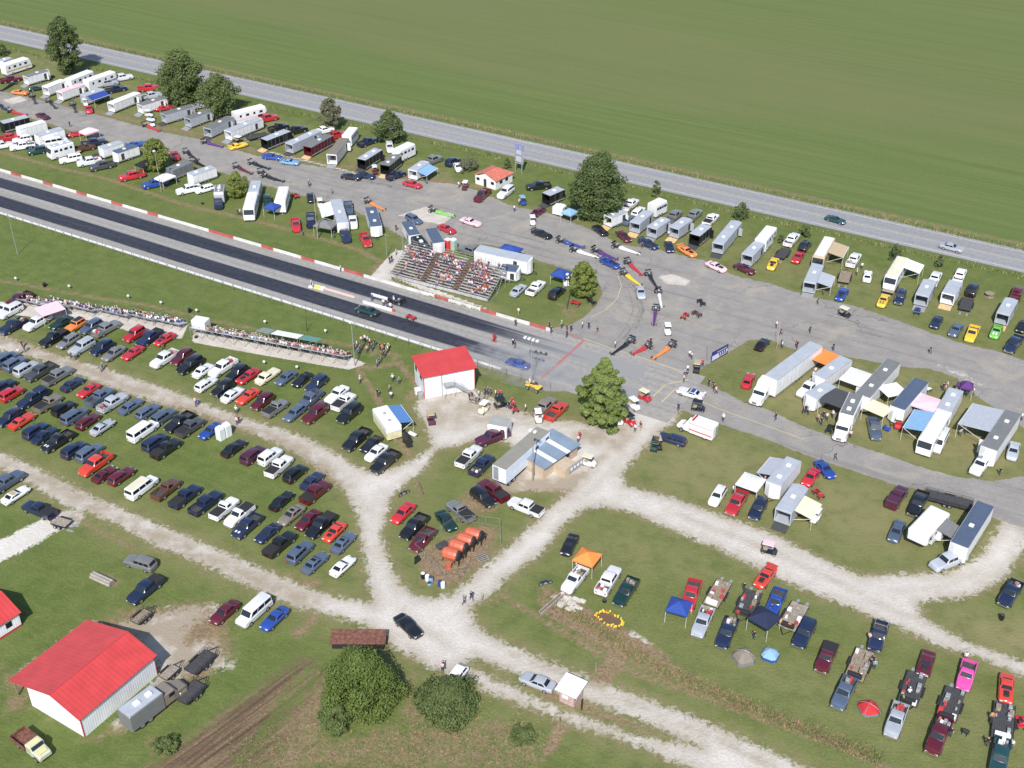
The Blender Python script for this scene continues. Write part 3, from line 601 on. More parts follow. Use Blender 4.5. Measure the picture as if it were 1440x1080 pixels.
def place_car(px, py, k, c, hd, zone, ex=(), lights=True, desc=None, name=None, jit=True):
    cn, col = COLS[c]; H = SPEC[k][2]; p = P(px, py, H*.45)
    if hd == 'u': rz = R(60)
    elif hd == 'd': rz = R(-120)
    elif hd == 'l': rz = R(150)
    elif hd == 'q': rz = R(-30)
    elif hd.startswith('@'):
        dx, dy = hd[1:].split(','); rz = ang((px, py), float(dx), float(dy))
    else: rz = R(float(hd))
    if jit: rz += R(random.uniform(-2.5, 2.5))
    cat = CAT[k]
    root = empty(name or NAME[cat], (p.x, p.y, .01), rz)
    parts, lt = car_parts(k); v = random.uniform(.88, 1.12); col = tuple(x*v for x in col)
    bed = None
    for n, me, loc in parts + (lt if lights else []):
        o = child(n, me, bed if n == 'bed_liner' and bed else root, loc or (0,0,0), color=col)
        if n == 'truck_bed': bed = o
    extra_parts(root, k, ex, col)
    root['category'] = cat; root.scale = (random.uniform(.96, 1.04), 1, random.uniform(.95, 1.04))
    VEH.append((root, (desc or f"{cn} {WORD[k]}"), px, py, zone)); return root
GROUPS = {}
def zone_cars(zone, group, text):
    for ln in text.strip().splitlines():
        f = ln.split()
        if not f: continue
        ex = f[5].split('+') if len(f) > 5 else []
        r = place_car(float(f[0]), float(f[1]), f[2], f[3], f[4], zone, ex, lights=float(f[1]) > 330)
        r['group'] = group
ORD = ['first','second','third','fourth','fifth','sixth','seventh','eighth','ninth','tenth','eleventh','twelfth','13th','14th','15th','16th','17th','18th','19th','20th','21st','22nd','23rd','24th','25th','26th','27th','28th','29th','30th','31st','32nd','33rd','34th','35th','36th','37th','38th','39th','40th','41st','42nd','43rd','44th','45th','46th','47th','48th','49th','50th','51st','52nd']
def label_zone(items, used=LABELS):
    # items: (root, desc, px, py, zone); every label names its look, its neighbours or its place counted from the left
    zs = {}
    for it in items: zs.setdefault(it[4], []).append(it)
    for z, L_ in zs.items():
        L_.sort(key=lambda i: i[2]); ds = [i[1] for i in L_]
        for i, it in enumerate(L_):
            nb = ds[i-1] if i else None; nx = ds[i+1] if i + 1 < len(ds) else None
            cands = []
            def uni(fn):
                return sum(1 for j in range(len(ds)) if fn(j) == fn(i)) == 1
            if ds.count(it[1]) == 1: cands.append(f"{it[1]} {z}")
            same = [j for j in range(len(ds)) if ds[j] == ds[i]]; k = same.index(i)
            if nb and uni(lambda j: (ds[j], ds[j-1] if j else None)): cands.append(f"{it[1]} {z}, right of {nb}")
            if nx and uni(lambda j: (ds[j], ds[j+1] if j+1 < len(ds) else None)): cands.append(f"{it[1]} {z}, left of {nx}")
            cands.append(f"{ORD[k]} {it[1]} from the left {z}"); cands.append(f"{ORD[k]} {it[1]} from the left")
            lab = next((c for c in cands if c not in used and 4 <= len(c.replace('-',' ').split()) <= 16), None)
            if lab is None: lab = f"{ORD[k]} {it[1]} from the left {z}"; print('LABEL?', lab)
            it[0]['label'] = lab; used.add(lab)
# ======================= TRAILERS, COACHES, TRUCKS =======================
OTH = []
def roof_frame(x1, y1, x2, y2, h):
    A = P(x1, y1, h); B = P(x2, y2, h); d = (B - A); L = d.length; return A, B, L, math.atan2(d.y, d.x)
def open_box(L, W, H, z0, doors_open, vnose=.0, th=.06):
    # hollow trailer shell along +x (hitch at +x), the rear end open when doors_open
    mb = MB(); w = W/2
    mb.box(0, L, -w, w, z0, z0+.12)
    for sg in (-1, 1): mb.box(0, L, min(sg*w, sg*(w-th)), max(sg*w, sg*(w-th)), z0+.12, H-.06)
    if vnose: mb.loft([[(L,-w+th+.001,z0),(L+vnose,-w*.35,z0),(L+vnose,w*.35,z0),(L,w-th-.001,z0)], [(L,-w+th+.001,H-.07),(L+vnose*.8,-w*.35,H-.07),(L+vnose*.8,w*.35,H-.07),(L,w-th-.001,H-.07)]])
    else: mb.box(L-th, L, -w+th+.001, w-th-.001, z0+.12, H-.06)
    if doors_open:
        mb.box(0, .08, -w+th+.001, -w+th+.1, z0+.12, H-.3); mb.box(0, .08, w-th-.1, w-th-.001, z0+.12, H-.3); mb.box(0, .08, -w+th+.001, w-th-.001, H-.30, H-.06)
    else: mb.box(0, th, -w+th+.001, w-th-.001, z0+.12, H-.06)
    return mb
def roof_mesh(L, W, H, vnose=0):
    mb = MB(); w = W/2 - .03
    mb.rbox(.02, L-.02+vnose*.5, -w, w, H-.06, H+.02, .05); return mb.mesh('roof', [SHEET])
def trailer(x1, y1, x2, y2, zone, body='w', roof='s', h=2.75, W=2.5, opts='o', vents=1, desc=None, nose=.5, name='enclosed_trailer', ramp='ALU', side_door=True, awn=None, cat='trailer', maxL=15):
    A, B, L, rz = roof_frame(x1, y1, x2, y2, h); L = min(L, maxL)
    z0 = .45
    root = empty(name, (A.x, A.y, .01), rz); root['category'] = cat; root['group'] = 'trailers in the pits'
    bc = COLS[body][1]; rc = COLS[roof][1]
    child('body', fixn(open_box(L, W, h, z0, 'o' in opts, nose).mesh('body', [SHEET])), root, color=bc)
    rf = child('roof', roof_mesh(L, W, h), root, color=rc)
    w = W/2
    g = MB()
    for sg in (-1, 1):
        for k_ in range(1, max(2, int(L/1.25))): xk = L*k_/max(2, int(L/1.25)); g.box(xk-.02, xk+.02, min(sg*(w+.0), sg*(w+.012)), max(sg*(w+.0), sg*(w+.012)), z0+.35, h-.08)
        g.box(.02, L-.02, min(sg*w, sg*(w+.014)), max(sg*w, sg*(w+.014)), z0, z0+.30)
        g.box(.02, L-.02, min(sg*w, sg*(w+.03)), max(sg*w, sg*(w+.03)), h-.075, h-.01)
    child('side_trim', g.mesh('side_trim', [STEEL]), root)
    if 'o' in opts:
        g = MB(); g.box(-2.1, -.02, -w+.12, w-.12, -.04, .04)
        child('ramp_door', g.mesh('ramp_door', [{'ALU': STEEL, 'PLY': PLY, 'DARK': LINER}[ramp]]), root, loc=(0, 0, .27), rot=(0, -R(11), 0))
    else:
        g = MB(); g.box(-.03, -.002, -w+.12, w-.12, z0+.15, h-.2); g.box(-.05, -.032, -.03, .03, z0+.3, h-.4); child('rear_door', g.mesh('rear_door', [SHEET]), root, color=tuple(c*.92 for c in bc))
    if side_door:
        for sg in ((-1,) if 'b' not in opts else (-1, 1)):
            g = MB(); dx = L*.78; g.box(dx-.42, dx+.42, min(sg*(w-.01), sg*(w+.012)), max(sg*(w-.01), sg*(w+.012)), z0+.1, h-.45); child('side_door', g.mesh('side_door', [DARK]), root)
            if 'd' in opts:
                g = MB(); g.box(dx+.43, dx+.48, sg*(w+.02) if sg > 0 else -w-.85, sg*(w+.85) if sg > 0 else -w-.02, z0+.1, h-.45); child('open_door_leaf', g.mesh('open_door_leaf', [SHEET]), root, color=bc)
    for i in range(vents):
        x = L*(.28 + .45*i) if vents > 1 else L*.55
        g = MB(); g.rbox(x-.35, x+.35, -.35, .35, h+.02, h+.20, .05); child('roof_vent', g.mesh('roof_vent', [WHITE]), rf)
    wm = wheel_mesh(.36, .24); n = 2 if L < 9 else 3
    for i in range(n):
        for sg in (-1, 1): child('wheel', wm, root, (L*.40 + i*.85, sg*(w-.10), .36))
    for sg in (-1, 1):
        g = MB(); x0 = L*.40-.45; x1_ = L*.40+.85*(n-1)+.45; g.rbox(x0, x1_, min(sg*(w+.01), sg*(w+.10)), max(sg*(w+.01), sg*(w+.10)), .62, .80, .03); child('fender', g.mesh('fender', [STEEL]), root)
    g = MB(); g.tube((L+nose*.4, -w*.6, z0), (L+nose+1.1, 0, z0), .05); g.tube((L+nose*.4, w*.6, z0), (L+nose+1.1, 0, z0), .05); g.tube((L+nose+1.0, 0, 0), (L+nose+1.0, 0, z0+.2), .04); child('tongue', g.mesh('tongue', [BLACK]), root)
    if awn: add_awning(root, L, W, h, *awn)
    OTH.append((root, desc or f"{COLS[body][0]} trailer with {COLS[roof][0]} roof", x1, y1, zone)); return root
def add_awning(root, L, W, h, side, x0, x1, depth, col, drop=.55):
    sg = -1 if side == 'R' else 1; w = W/2
    a0 = x0*L; a1 = x1*L; n = 6; mb = MB(); top = []; 
    for t_ in (0, .045):
        row = []
        for i in range(n+1):
            u = i/n; row.append((sg*(w+.02+depth*u), h-.15-drop*u - .12*math.sin(math.pi*u)*0 - t_))
        top.append(row)
    vs = []; fs = []
    for row in top:
        for (y, z) in row: vs += [(a0, y, z), (a1, y, z)]
    m_ = (n+1)*2
    for i in range(n):
        fs.append((2*i, 2*i+1, 2*i+3, 2*i+2)); fs.append((m_+2*i, m_+2*i+2, m_+2*i+3, m_+2*i+1))
        fs.append((2*i, 2*i+2, m_+2*i+2, m_+2*i)); fs.append((2*i+1, m_+2*i+1, m_+2*i+3, 2*i+3))
    fs.append((2*n, 2*n+1, m_+2*n+1, m_+2*n)); fs.append((0, m_, m_+1, 1))
    mb.add(vs, fs); aw = child('awning', fixn(mb.mesh('awning', [CLOTH])), root, color=COLS[col][1])
    g = MB(); e = sg*(w+depth)
    for a in (a0+.1, a1-.1): g.tube((a, e, h-.15-drop), (a, sg*(w+.05), .9), .035); g.tube((a, e, h-.2-drop), (a, e, .0), .025)
    g.tube((a0, e, h-.17-drop), (a1, e, h-.17-drop), .05); child('awning_frame', g.mesh('awning_frame', [WHITE]), aw)
def coach(x1, y1, x2, y2, zone, body='w', roof='w', h=3.3, W=2.5, desc=None, kind='motorhome', awn=None, stripe=None, slide=False, vents=3, front_at='2', ac=True, tread=None):
    # (x1,y1) rear, (x2,y2) front on the roof line
    A, B, L, rz = roof_frame(x1, y1, x2, y2, h); w = W/2
    root = empty(kind, (A.x, A.y, .01), rz); root['category'] = kind.replace('_', ' '); root['group'] = 'motorhomes and campers in the pits'
    bc = COLS[body][1]; z0 = .5; fw = kind == 'fifth_wheel_camper'
    mb = MB()
    def rg(x, z0_, z1_, hw): return [(x,-hw,z0_),(x,-hw,z1_-.18),(x,-hw+.22,z1_),(x,hw-.22,z1_),(x,hw,z1_-.18),(x,hw,z0_)]
    if fw: rs = [rg(0,z0,h,w), rg(L*.68,z0,h,w), rg(L*.685,1.55,h,w), rg(L-.5,1.55,h,w), rg(L,1.7,h-.7,w*.8)]
    elif kind == 'motorhome': rs = [rg(0,z0,h-.1,w*.97), rg(.12,z0,h,w), rg(L-.5,z0,h,w), rg(L-.1,z0,h-.35,w), rg(L+.25,z0,h-1.5,w*.97), rg(L+.35,z0+.1,1.2,w*.92)]
    else: rs = [rg(0,z0,h-.1,w*.97), rg(.12,z0,h,w), rg(L-.3,z0,h,w), rg(L,z0+.1,h-.5,w*.95)]
    mb.loft(rs, 0); child('body', fixn(mb.mesh('body', [SHEET])), root, color=bc)
    g = MB(); g.rbox(.2, L-.6, -w+.24, w-.24, h-.02, h+.03, .02); rf = child('roof', g.mesh('roof', [SHEET]), root, color=COLS[roof][1])
    if kind == 'motorhome':
        g = MB(); g.loft([[(L-.09,-w*.88,h-.42),(L+.27,-w*.88,h-1.45),(L+.27,w*.88,h-1.45),(L-.09,w*.88,h-.42)], [(L-.05,-w*.88,h-.41),(L+.31,-w*.88,h-1.45),(L+.31,w*.88,h-1.45),(L-.05,w*.88,h-.41)]]); child('windshield', fixn(g.mesh('windshield', [WSHIELD])), root)
    for sg in (-1, 1):
        xs = np.linspace(.15, .8, 4)
        for i, u in enumerate(xs):
            x = u*L; wd = .45 if i % 2 else .3
            g = MB(); g.box(x-wd, x+wd, min(sg*(w-.01), sg*(w+.012)), max(sg*(w-.01), sg*(w+.012)), h-1.35, h-.75); child('window', g.mesh('window', [GLASS]), root)
        if stripe:
            g = MB(); g.box(.1, L*.66 if fw else L-.15, min(sg*(w-.01), sg*(w+.008)), max(sg*(w-.01), sg*(w+.008)), 1.1, 1.45); child('stripe', g.mesh('stripe', [SHEET]), root, color=COLS[stripe][1])
    for i in range(vents):
        x = L*(.15 + .6*i/max(1, vents-1)); big = ac and i == vents//2; s_ = .45 if big else .24
        g = MB(); g.rbox(x-s_, x+s_, -s_*.8, s_*.8, h+.03, h+(.3 if big else .14), .05, 0); child('air_conditioner' if big else 'roof_vent', g.mesh('roof_unit', [WHITE if big else DARK if i % 2 else WHITE]), rf)
    if slide:
        g = MB(); g.rbox(L*.25, L*.55, w+.002, w+.75, 1.0, h-.35, .06); child('slide_out', g.mesh('slide_out', [SHEET]), root, color=bc)
    wm = wheel_mesh(.42, .26)
    xs = (L*.3, L*.3+.95) if kind != 'motorhome' else (L*.25, L*.82)
    for x in xs:
        for sg in (-1, 1): child('wheel', wm, root, (x, sg*(w-.12), .42))
    if awn: add_awning(root, L, W, h, *awn)
    OTH.append((root, desc or f"{COLS[body][0]} {kind.replace('_',' ')}", x1, y1, zone)); return root
def tractor(px, py, dx, dy, zone, col='w', sleeper=True, desc=None, box=None, roofc='w', name='truck_tractor', cat='truck', sh=3.4):
    # conventional truck: hood, cab, sleeper (or a living box behind); (px,py) = middle of the cab roof, front towards (dx,dy)
    p = P(px, py, 2.6); rz = ang((px, py), dx, dy, 2.6); root = empty(name, (p.x, p.y, .01), rz); root['category'] = cat; root['group'] = 'trucks in the pits'
    c = COLS[col][1]; mb = MB()
    def rg(x, hw, z0, z1, ch=.15): return [(x,-hw,z0),(x,-hw,z1-ch),(x,-hw+ch,z1),(x,hw-ch,z1),(x,hw,z1-ch),(x,hw,z0)]
    mb.loft([rg(-1.0,1.15,.7,2.5), rg(.5,1.15,.7,2.55), rg(.75,1.12,.7,2.35), rg(1.15,1.1,.7,1.75), rg(2.4,.95,.6,1.55), rg(2.75,.85,.6,1.25)])
    child('cab', fixn(mb.mesh('cab', [PAINT])), root, color=c)
    g = MB(); g.loft([[(.80,-.98,2.28),(1.14,-.98,1.78),(1.14,.98,1.78),(.80,.98,2.28)], [(.84,-.98,2.30),(1.18,-.98,1.80),(1.18,.98,1.80),(.84,.98,2.30)]]); child('windshield', fixn(g.mesh('windshield', [WSHIELD])), root)
    for sg in (-1, 1):
        g = MB(); g.box(-.3, .55, min(sg*1.14, sg*1.162), max(sg*1.14, sg*1.162), 1.65, 2.2); child('side_window', g.mesh('side_window', [GLASS]), root)
        g = MB(); g.rbox(1.25, 2.45, min(sg*.95, sg*1.18), max(sg*.95, sg*1.18), .55, 1.05, .08); child('fender', g.mesh('fender', [PAINT]), root, color=c)
        g = MB(); g.tube((-1.1, sg*1.05, .9), (-1.1, sg*1.05, 3.2), .07); child('exhaust_stack', g.mesh('exhaust_stack', [CHROME]), root)
        g = MB(); g.box(2.72, 2.80, sg*.62-.12, sg*.62+.12, .8, 1.0); child('headlight', g.mesh('headlight', [LAMP]), root)
    g = MB(); g.box(2.74, 2.80, -.42, .42, .75, 1.2); child('grille', g.mesh('grille', [CHROME]), root)
    if sleeper:
        g = MB(); g.rbox(-2.9, -1.02, -1.2, 1.2, .8, sh, .18); child('sleeper', g.mesh('sleeper', [PAINT]), root, color=c)
        g = MB(); g.loft([rg(-1.018,1.19,2.3,sh-.05), rg(.3,1.0,2.5,2.75)]); child('roof_fairing', fixn(g.mesh('roof_fairing', [PAINT])), root, color=c)
    wm = wheel_mesh(.5, .3); back = -3.6 if sleeper else -2.0
    if box:
        BL, BH, bcol, brc = box; x1 = -1.05
        g = MB(); g.rbox(x1-BL, x1, -1.23, 1.23, .7, BH, .1); child('living_box' if cat == 'motorhome' else 'cargo_box', g.mesh('living_box', [SHEET]), root, color=COLS[bcol][1])
        g = MB(); g.rbox(x1-BL+.1, x1-.1, -1.1, 1.1, BH-.02, BH+.03, .02); child('roof', g.mesh('roof', [SHEET]), root, color=COLS[brc][1])
        for xx in (.25, .6):
            g = MB(); g.rbox(x1-BL*xx-.4, x1-BL*xx+.4, -.35, .35, BH+.03, BH+.28, .05); child('roof_vent', g.mesh('roof_vent', [WHITE]), root)
        if cat == 'motorhome':
            for sg in (-1, 1):
                for u in (.3, .65): g = MB(); g.box(x1-BL*u-.4, x1-BL*u+.4, min(sg*1.22, sg*1.245), max(sg*1.22, sg*1.245), BH-1.5, BH-.8); child('window', g.mesh('window', [GLASS]), root)
        back = x1 - BL + 1.6
    else:
        g = MB(); g.box(-5.2, -1.0, -.45, .45, .65, .9); child('chassis', g.mesh('chassis', [BLACK]), root); back = -4.2 if sleeper else -3
    for x in (1.8, back, back + 1.2 if sleeper or box else back):
        for sg in (-1, 1): child('wheel', wm, root, (x, sg*1.0, .5))
    OTH.append((root, desc or f"{COLS[col][0]} truck", px, py, zone)); return root
def flatbed(px, py, hd, zone, L=5.2, W=2.2, deckm=None, desc='flat car trailer', open_mid=False, stuff=0, rails=False, name='flatbed_trailer', z=.62):
    deckm = deckm or WOOD; p = P(px, py, z); rz = R(60) if hd == 'u' else R(-120) if hd == 'd' else (R(float(hd)) if not hd.startswith('@') else ang((px, py), *[float(q) for q in hd[1:].split(',')]))
    root = empty(name, (p.x, p.y, .01), rz); root['category'] = 'trailer'; root['group'] = 'open trailers'
    h = L/2; w = W/2; mb = MB()
    if open_mid:
        for sg in (-1, 1): mb.box(-h, h, min(sg*w, sg*w*.3), max(sg*w, sg*w*.3), z-.06, z)
        mb.box(-h, h, -w*.298, w*.298, z-.14, z-.10)
    else:
        n = 9
        for i in range(n): y0 = -w + 2*w*i/n; mb.box(-h, h, y0+.008, y0+2*w/n-.008, z-.05, z)
    child('deck', mb.mesh('deck', [deckm]), root)
    g = MB()
    for sg in (-1, 1): g.box(-h, h, min(sg*(w+.01), sg*(w+.07)), max(sg*(w+.01), sg*(w+.07)), z-.12, z+.06)
    g.box(-h-.06, -h-.005, -w, w, z-.12, z); g.tube((h, -w*.7, z-.08), (h+1.3, 0, z-.08), .05); g.tube((h, w*.7, z-.08), (h+1.3, 0, z-.08), .05); child('frame', g.mesh('frame', [BLACK]), root)
    if rails:
        g = MB(); k = .95
        for sg in (-1, 1):
            for zz in (z+.3, z+.6): g.tube((-h, sg*w, zz), (h, sg*w, zz), .03)
            for i in range(5): x = -h + L*i/4; g.tube((x, sg*w, z), (x, sg*w, z+.6), .03)
        g.tube((h, -w, z+.6), (h, w, z+.6), .03); child('side_rails', g.mesh('side_rails', [BLACK]), root)
    wm = wheel_mesh(.33, .2)
    for i in range(2):
        for sg in (-1, 1): child('wheel', wm, root, (-.35 + i*.75, sg*(w+.18), .33)); 
    for sg in (-1, 1):
        g = MB(); g.rbox(-.8, .85, min(sg*(w+.075), sg*(w+.33)), max(sg*(w+.075), sg*(w+.33)), .66, .72, .02); child('fender', g.mesh('fender', [BLACK]), root)
    for q in range(0 if rails else 2):
        g = MB(); g.box(-h-1.3, -h-.07, (q-.5)*1.3-.2, (q-.5)*1.3+.2, .02, .06); 
        child('loading_ramp', g.mesh('loading_ramp', [STEEL]), root)
    if zone in ('on the camping field', 'in the bottom right rows'):
        rr_ = random.Random(int(px*7+py)); g = MB()
        for _ in range(9):
            x = rr_.uniform(-h+.4, h-.3)*(.9 if rr_.random() < .5 else 1); y = rr_.choice([-1, 1])*rr_.uniform(w*.45, w-.25); s_ = rr_.uniform(.12, .3); g.rbox(x-s_*1.3, x+s_*1.3, y-s_, y+s_, z+.002, z+.1+s_*1.6, .03, rr_.randrange(4))
        g.rbox(h-.75, h-.15, -w*.75, w*.75, z+.002, z+.55, .05, rr_.choice([0, 4])); child('cargo', g.mesh('cargo', [WHITE, WOOD, RED, STEEL, BLACK]), root)
    OTH.append((root, desc, px, py, zone)); return root
# ---- race cars ----
def dragster(px, py, dx, dy, zone, col, desc, L=6.9, wing=True, col2='k', roadster=False):
    p = P(px, py, .5); rz = ang((px, py), dx, dy, .5); root = empty('dragster', (p.x, p.y, .01), rz); root['category'] = 'dragster'; root['group'] = 'long race cars waiting to run'
    h = L/2; c = COLS[col][1]; mb = MB()
    def rg(x, hw, z0, z1): return [(x,-hw,z0),(x,-hw*1.0,(z0+z1)/2),(x,-hw*.55,z1),(x,hw*.55,z1),(x,hw,(z0+z1)/2),(x,hw,z0)]
    mb.loft([rg(h,.10,.18,.26), rg(h-.5,.2,.16,.36), rg(h*.35,.28,.15,.50), rg(-h*.15,.36,.15,.62), rg(-h*.32,.40,.15,.85), rg(-h*.45,.38,.2,.75), rg(-h*.52,.30,.25,.6)])
    child('body', fixn(mb.mesh('body', [PAINT])), root, color=c)
    g = MB(); x = -h*.38
    for sg in (-1, 1): g.tube((x-.35, sg*.3, .6), (x-.2, sg*.22, 1.15), .03); g.tube((x-.2, sg*.22, 1.15), (x+.5, sg*.3, .8), .03); g.tube((x-.2, sg*.22, 1.15), (-h*.78, sg*.3, .5), .03)
    g.tube((x-.2, -.22, 1.15), (x-.2, .22, 1.15), .03); child('roll_cage', g.mesh('roll_cage', [BLACK]), root)
    g = MB(); g.rbox(-h*.80, -h*.56, -.28, .28, .3, .78, .06, 0); g.rbox(-h*.75, -h*.60, -.18, .18, .78, 1.1, .05, 1)
    for sg in (-1, 1):
        for i in range(4): g.tube((-h*.58-.2*i, sg*.25, .6), (-h*.60-.2*i, sg*.62, .8), .04, mi=2)
    child('engine', g.mesh('engine', [BLACK, STEEL, CHROME]), root)
    rw = wheel_mesh(.40, .34); fw = wheel_mesh(.25, .10)
    for sg in (-1, 1): child('rear_wheel', rw, root, (-h*.85, sg*.64, .40)); child('front_wheel', fw, root, (h*.86, sg*.48, .28))
    g = MB(); g.tube((-h*.85, -.6, .42), (-h*.85, .6, .42), .07); g.tube((h*.86, -.45, .28), (h*.86, .45, .28), .025); child('axle', g.mesh('axle', [BLACK]), root)
    if wing:
        g = MB(); g.box(-h*1.0, -h*.86, -.55, .55, 1.18, 1.22, 0)
        for sg in (-1, 1): g.box(-h*1.0, -h*.84, sg*.56-.01, sg*.56+.01, 1.05, 1.35, 0); g.tube((-h*.85, sg*.25, .5), (-h*.93, sg*.25, 1.18), .025, mi=0)
        child('rear_wing', g.mesh('rear_wing', [PAINT]), root, color=COLS[col2][1])
    OTH.append((root, desc, px, py, zone)); return root
def golf_cart(px, py, dx, dy, zone, col='w', top='w', desc=None):
    p = P(px, py, .9); rz = ang((px, py), dx, dy, .9); root = empty('golf_cart', (p.x, p.y, .01), rz); root['category'] = 'golf cart'; root['group'] = 'golf carts'
    def make(key, fn):
        if key not in CACHE: CACHE[key] = fn()
        return CACHE[key]
    def body():
        g = MB(); g.rbox(-1.15, -.25, -.58, .58, .3, .85, .1); g.rbox(-.25, .65, -.55, .55, .28, .36, .02)
        def rg(x, hw, z0, z1): return [(x,-hw,z0),(x,-hw,z1-.08),(x,-hw+.1,z1),(x,hw-.1,z1),(x,hw,z1-.08),(x,hw,z0)]
        g.loft([rg(.62,.56,.3,.95), rg(.85,.56,.3,.88), rg(1.2,.45,.32,.6)]); return fixn(g.mesh('body', [PAINT]))
    def seat(): g = MB(); g.rbox(-.75, -.2, -.52, .52, .852, .98, .04); g.rbox(-.9, -.76, -.52, .52, .86, 1.32, .04); return g.mesh('seat', [KHAKI])
    def posts():
        g = MB()
        for sg in (-1, 1): g.tube((.7, sg*.5, .85), (.45, sg*.5, 1.8), .02); g.tube((-.9, sg*.5, .8), (-.85, sg*.5, 1.8), .02)
        return g.mesh('roof_post', [BLACK])
    def top_(): g = MB(); g.rbox(-1.05, .65, -.6, .6, 1.8, 1.9, .06); return g.mesh('canopy_roof', [PAINT])
    def ws(): g = MB(); g.loft([[(.68,-.48,.95),(.68,.48,.95),(.47,.48,1.78),(.47,-.48,1.78)], [(.70,-.48,.95),(.70,.48,.95),(.49,.48,1.78),(.49,-.48,1.78)]]); return fixn(g.mesh('windshield', [GLASS]))
    child('body', make('gc_b', body), root, color=COLS[col][1]); child('seat', make('gc_s', seat), root); child('roof_frame', make('gc_p', posts), root)
    child('canopy_roof', make('gc_t', top_), root, color=COLS[top][1])
    wm = wheel_mesh(.23, .18)
    for x in (.85, -.8):
        for sg in (-1, 1): child('wheel', wm, root, (x, sg*.5, .23))
    OTH.append((root, desc or f"{COLS[col][0]} golf cart with {COLS[top][0]} top", px, py, zone)); return root
def atv(px, py, dx, dy, zone, col='r', desc=None, name='atv', s=1.0, cat='atv'):
    p = P(px, py, .5); rz = ang((px, py), dx, dy, .5); root = empty(name, (p.x, p.y, .01), rz); root['category'] = cat; root['group'] = 'small off-road vehicles'; root.scale = (s, s, s)
    if 'atv' not in CACHE:
        g = MB(); g.rbox(-.5, .45, -.2, .2, .45, .82, .08); g.rbox(-1.0, -.45, -.55, .55, .62, .72, .03); g.rbox(.42, .95, -.52, .52, .6, .7, .03); CACHE['atv'] = g.mesh('body', [PAINT])
        g = MB(); g.tube((.4, 0, .7), (.3, 0, 1.05), .03); g.tube((.3, -.38, 1.08), (.3, .38, 1.08), .025); g.rbox(-.6, .1, -.15, .15, .82, .92, .04); CACHE['atv2'] = g.mesh('handlebar', [BLACK])
    child('body', CACHE['atv'], root, color=COLS[col][1]); child('handlebar', CACHE['atv2'], root)
    wm = wheel_mesh(.28, .24)
    for x in (.68, -.7):
        for sg in (-1, 1): child('wheel', wm, root, (x, sg*.45, .28))
    OTH.append((root, desc or f"{COLS[col][0]} four wheeler", px, py, zone)); return root
def motorcycle(px, py, dx, dy, zone, col='k', desc=None):
    p = P(px, py, .5); rz = ang((px, py), dx, dy, .5); root = empty('motorcycle', (p.x, p.y, .01), rz); root['category'] = 'motorcycle'; root['group'] = 'motorcycles'
    g = MB(); g.rbox(-.3, .35, -.14, .14, .55, .85, .06); g.rbox(-.85, -.25, -.12, .12, .7, .84, .04); child('body', g.mesh('body', [PAINT]), root, color=COLS[col][1])
    g = MB(); g.rbox(-.2, .25, -.16, .16, .28, .55, .04); child('engine', g.mesh('engine', [STEEL]), root)
    g = MB(); g.tube((.72, 0, .32), (.45, 0, 1.0), .04); g.tube((.45, -.36, 1.02), (.45, .36, 1.02), .02); child('handlebar', g.mesh('handlebar', [CHROME]), root)
    wm = wheel_mesh(.33, .13)
    for x in (.75, -.7): child('wheel', wm, root, (x, 0, .33))
    OTH.append((root, desc or f"{COLS[col][0]} motorcycle", px, py, zone)); return root
def canopy(px, py, W, D, rz, zone, col, desc, h=2.3, peak=.9, name='pop_up_canopy', flat=False):
    p = P(px, py, h); root = empty(name, (p.x, p.y, .01), rz); root['category'] = 'canopy'; root['group'] = 'canopies'
    w, d = W/2, D/2; mb = MB(); c = [(-w,-d,h),(w,-d,h),(w,d,h),(-w,d,h)]
    if flat: mb.loft([[(a, b, z-.04) for a, b, z in c], c])
    else:
        n = 4; v = [(x, y, z) for x, y, z in c] + [(x*.45, y*.45, h+peak*.62-.0) for x, y, z in c] + [(0, 0, h+peak)] + [(x, y, h-.28) for x, y, z in c]
        f = []
        for i in range(4):
            j = (i+1) % 4; f += [(i, j, 4+j, 4+i), (4+i, 4+j, 8), (9+i, 9+j, j, i)]
        v2 = [(x, y, z-.04) for x, y, z in v[:9]]; k = len(v)
        mb.add(v, f); mb.add(v2, [tuple(reversed(q)) for q in f if max(q) < 9])
    child('canopy_roof', mb.mesh('canopy_roof', [CLOTH]), root, color=COLS[col][1])
    for a, b, _ in c:
        g = MB(); g.tube((a*.97, b*.97, 0), (a*.97, b*.97, h-.02), .03); child('leg', g.mesh('leg', [WHITE]), root)
    OTH.append((root, desc, px, py, zone)); return root
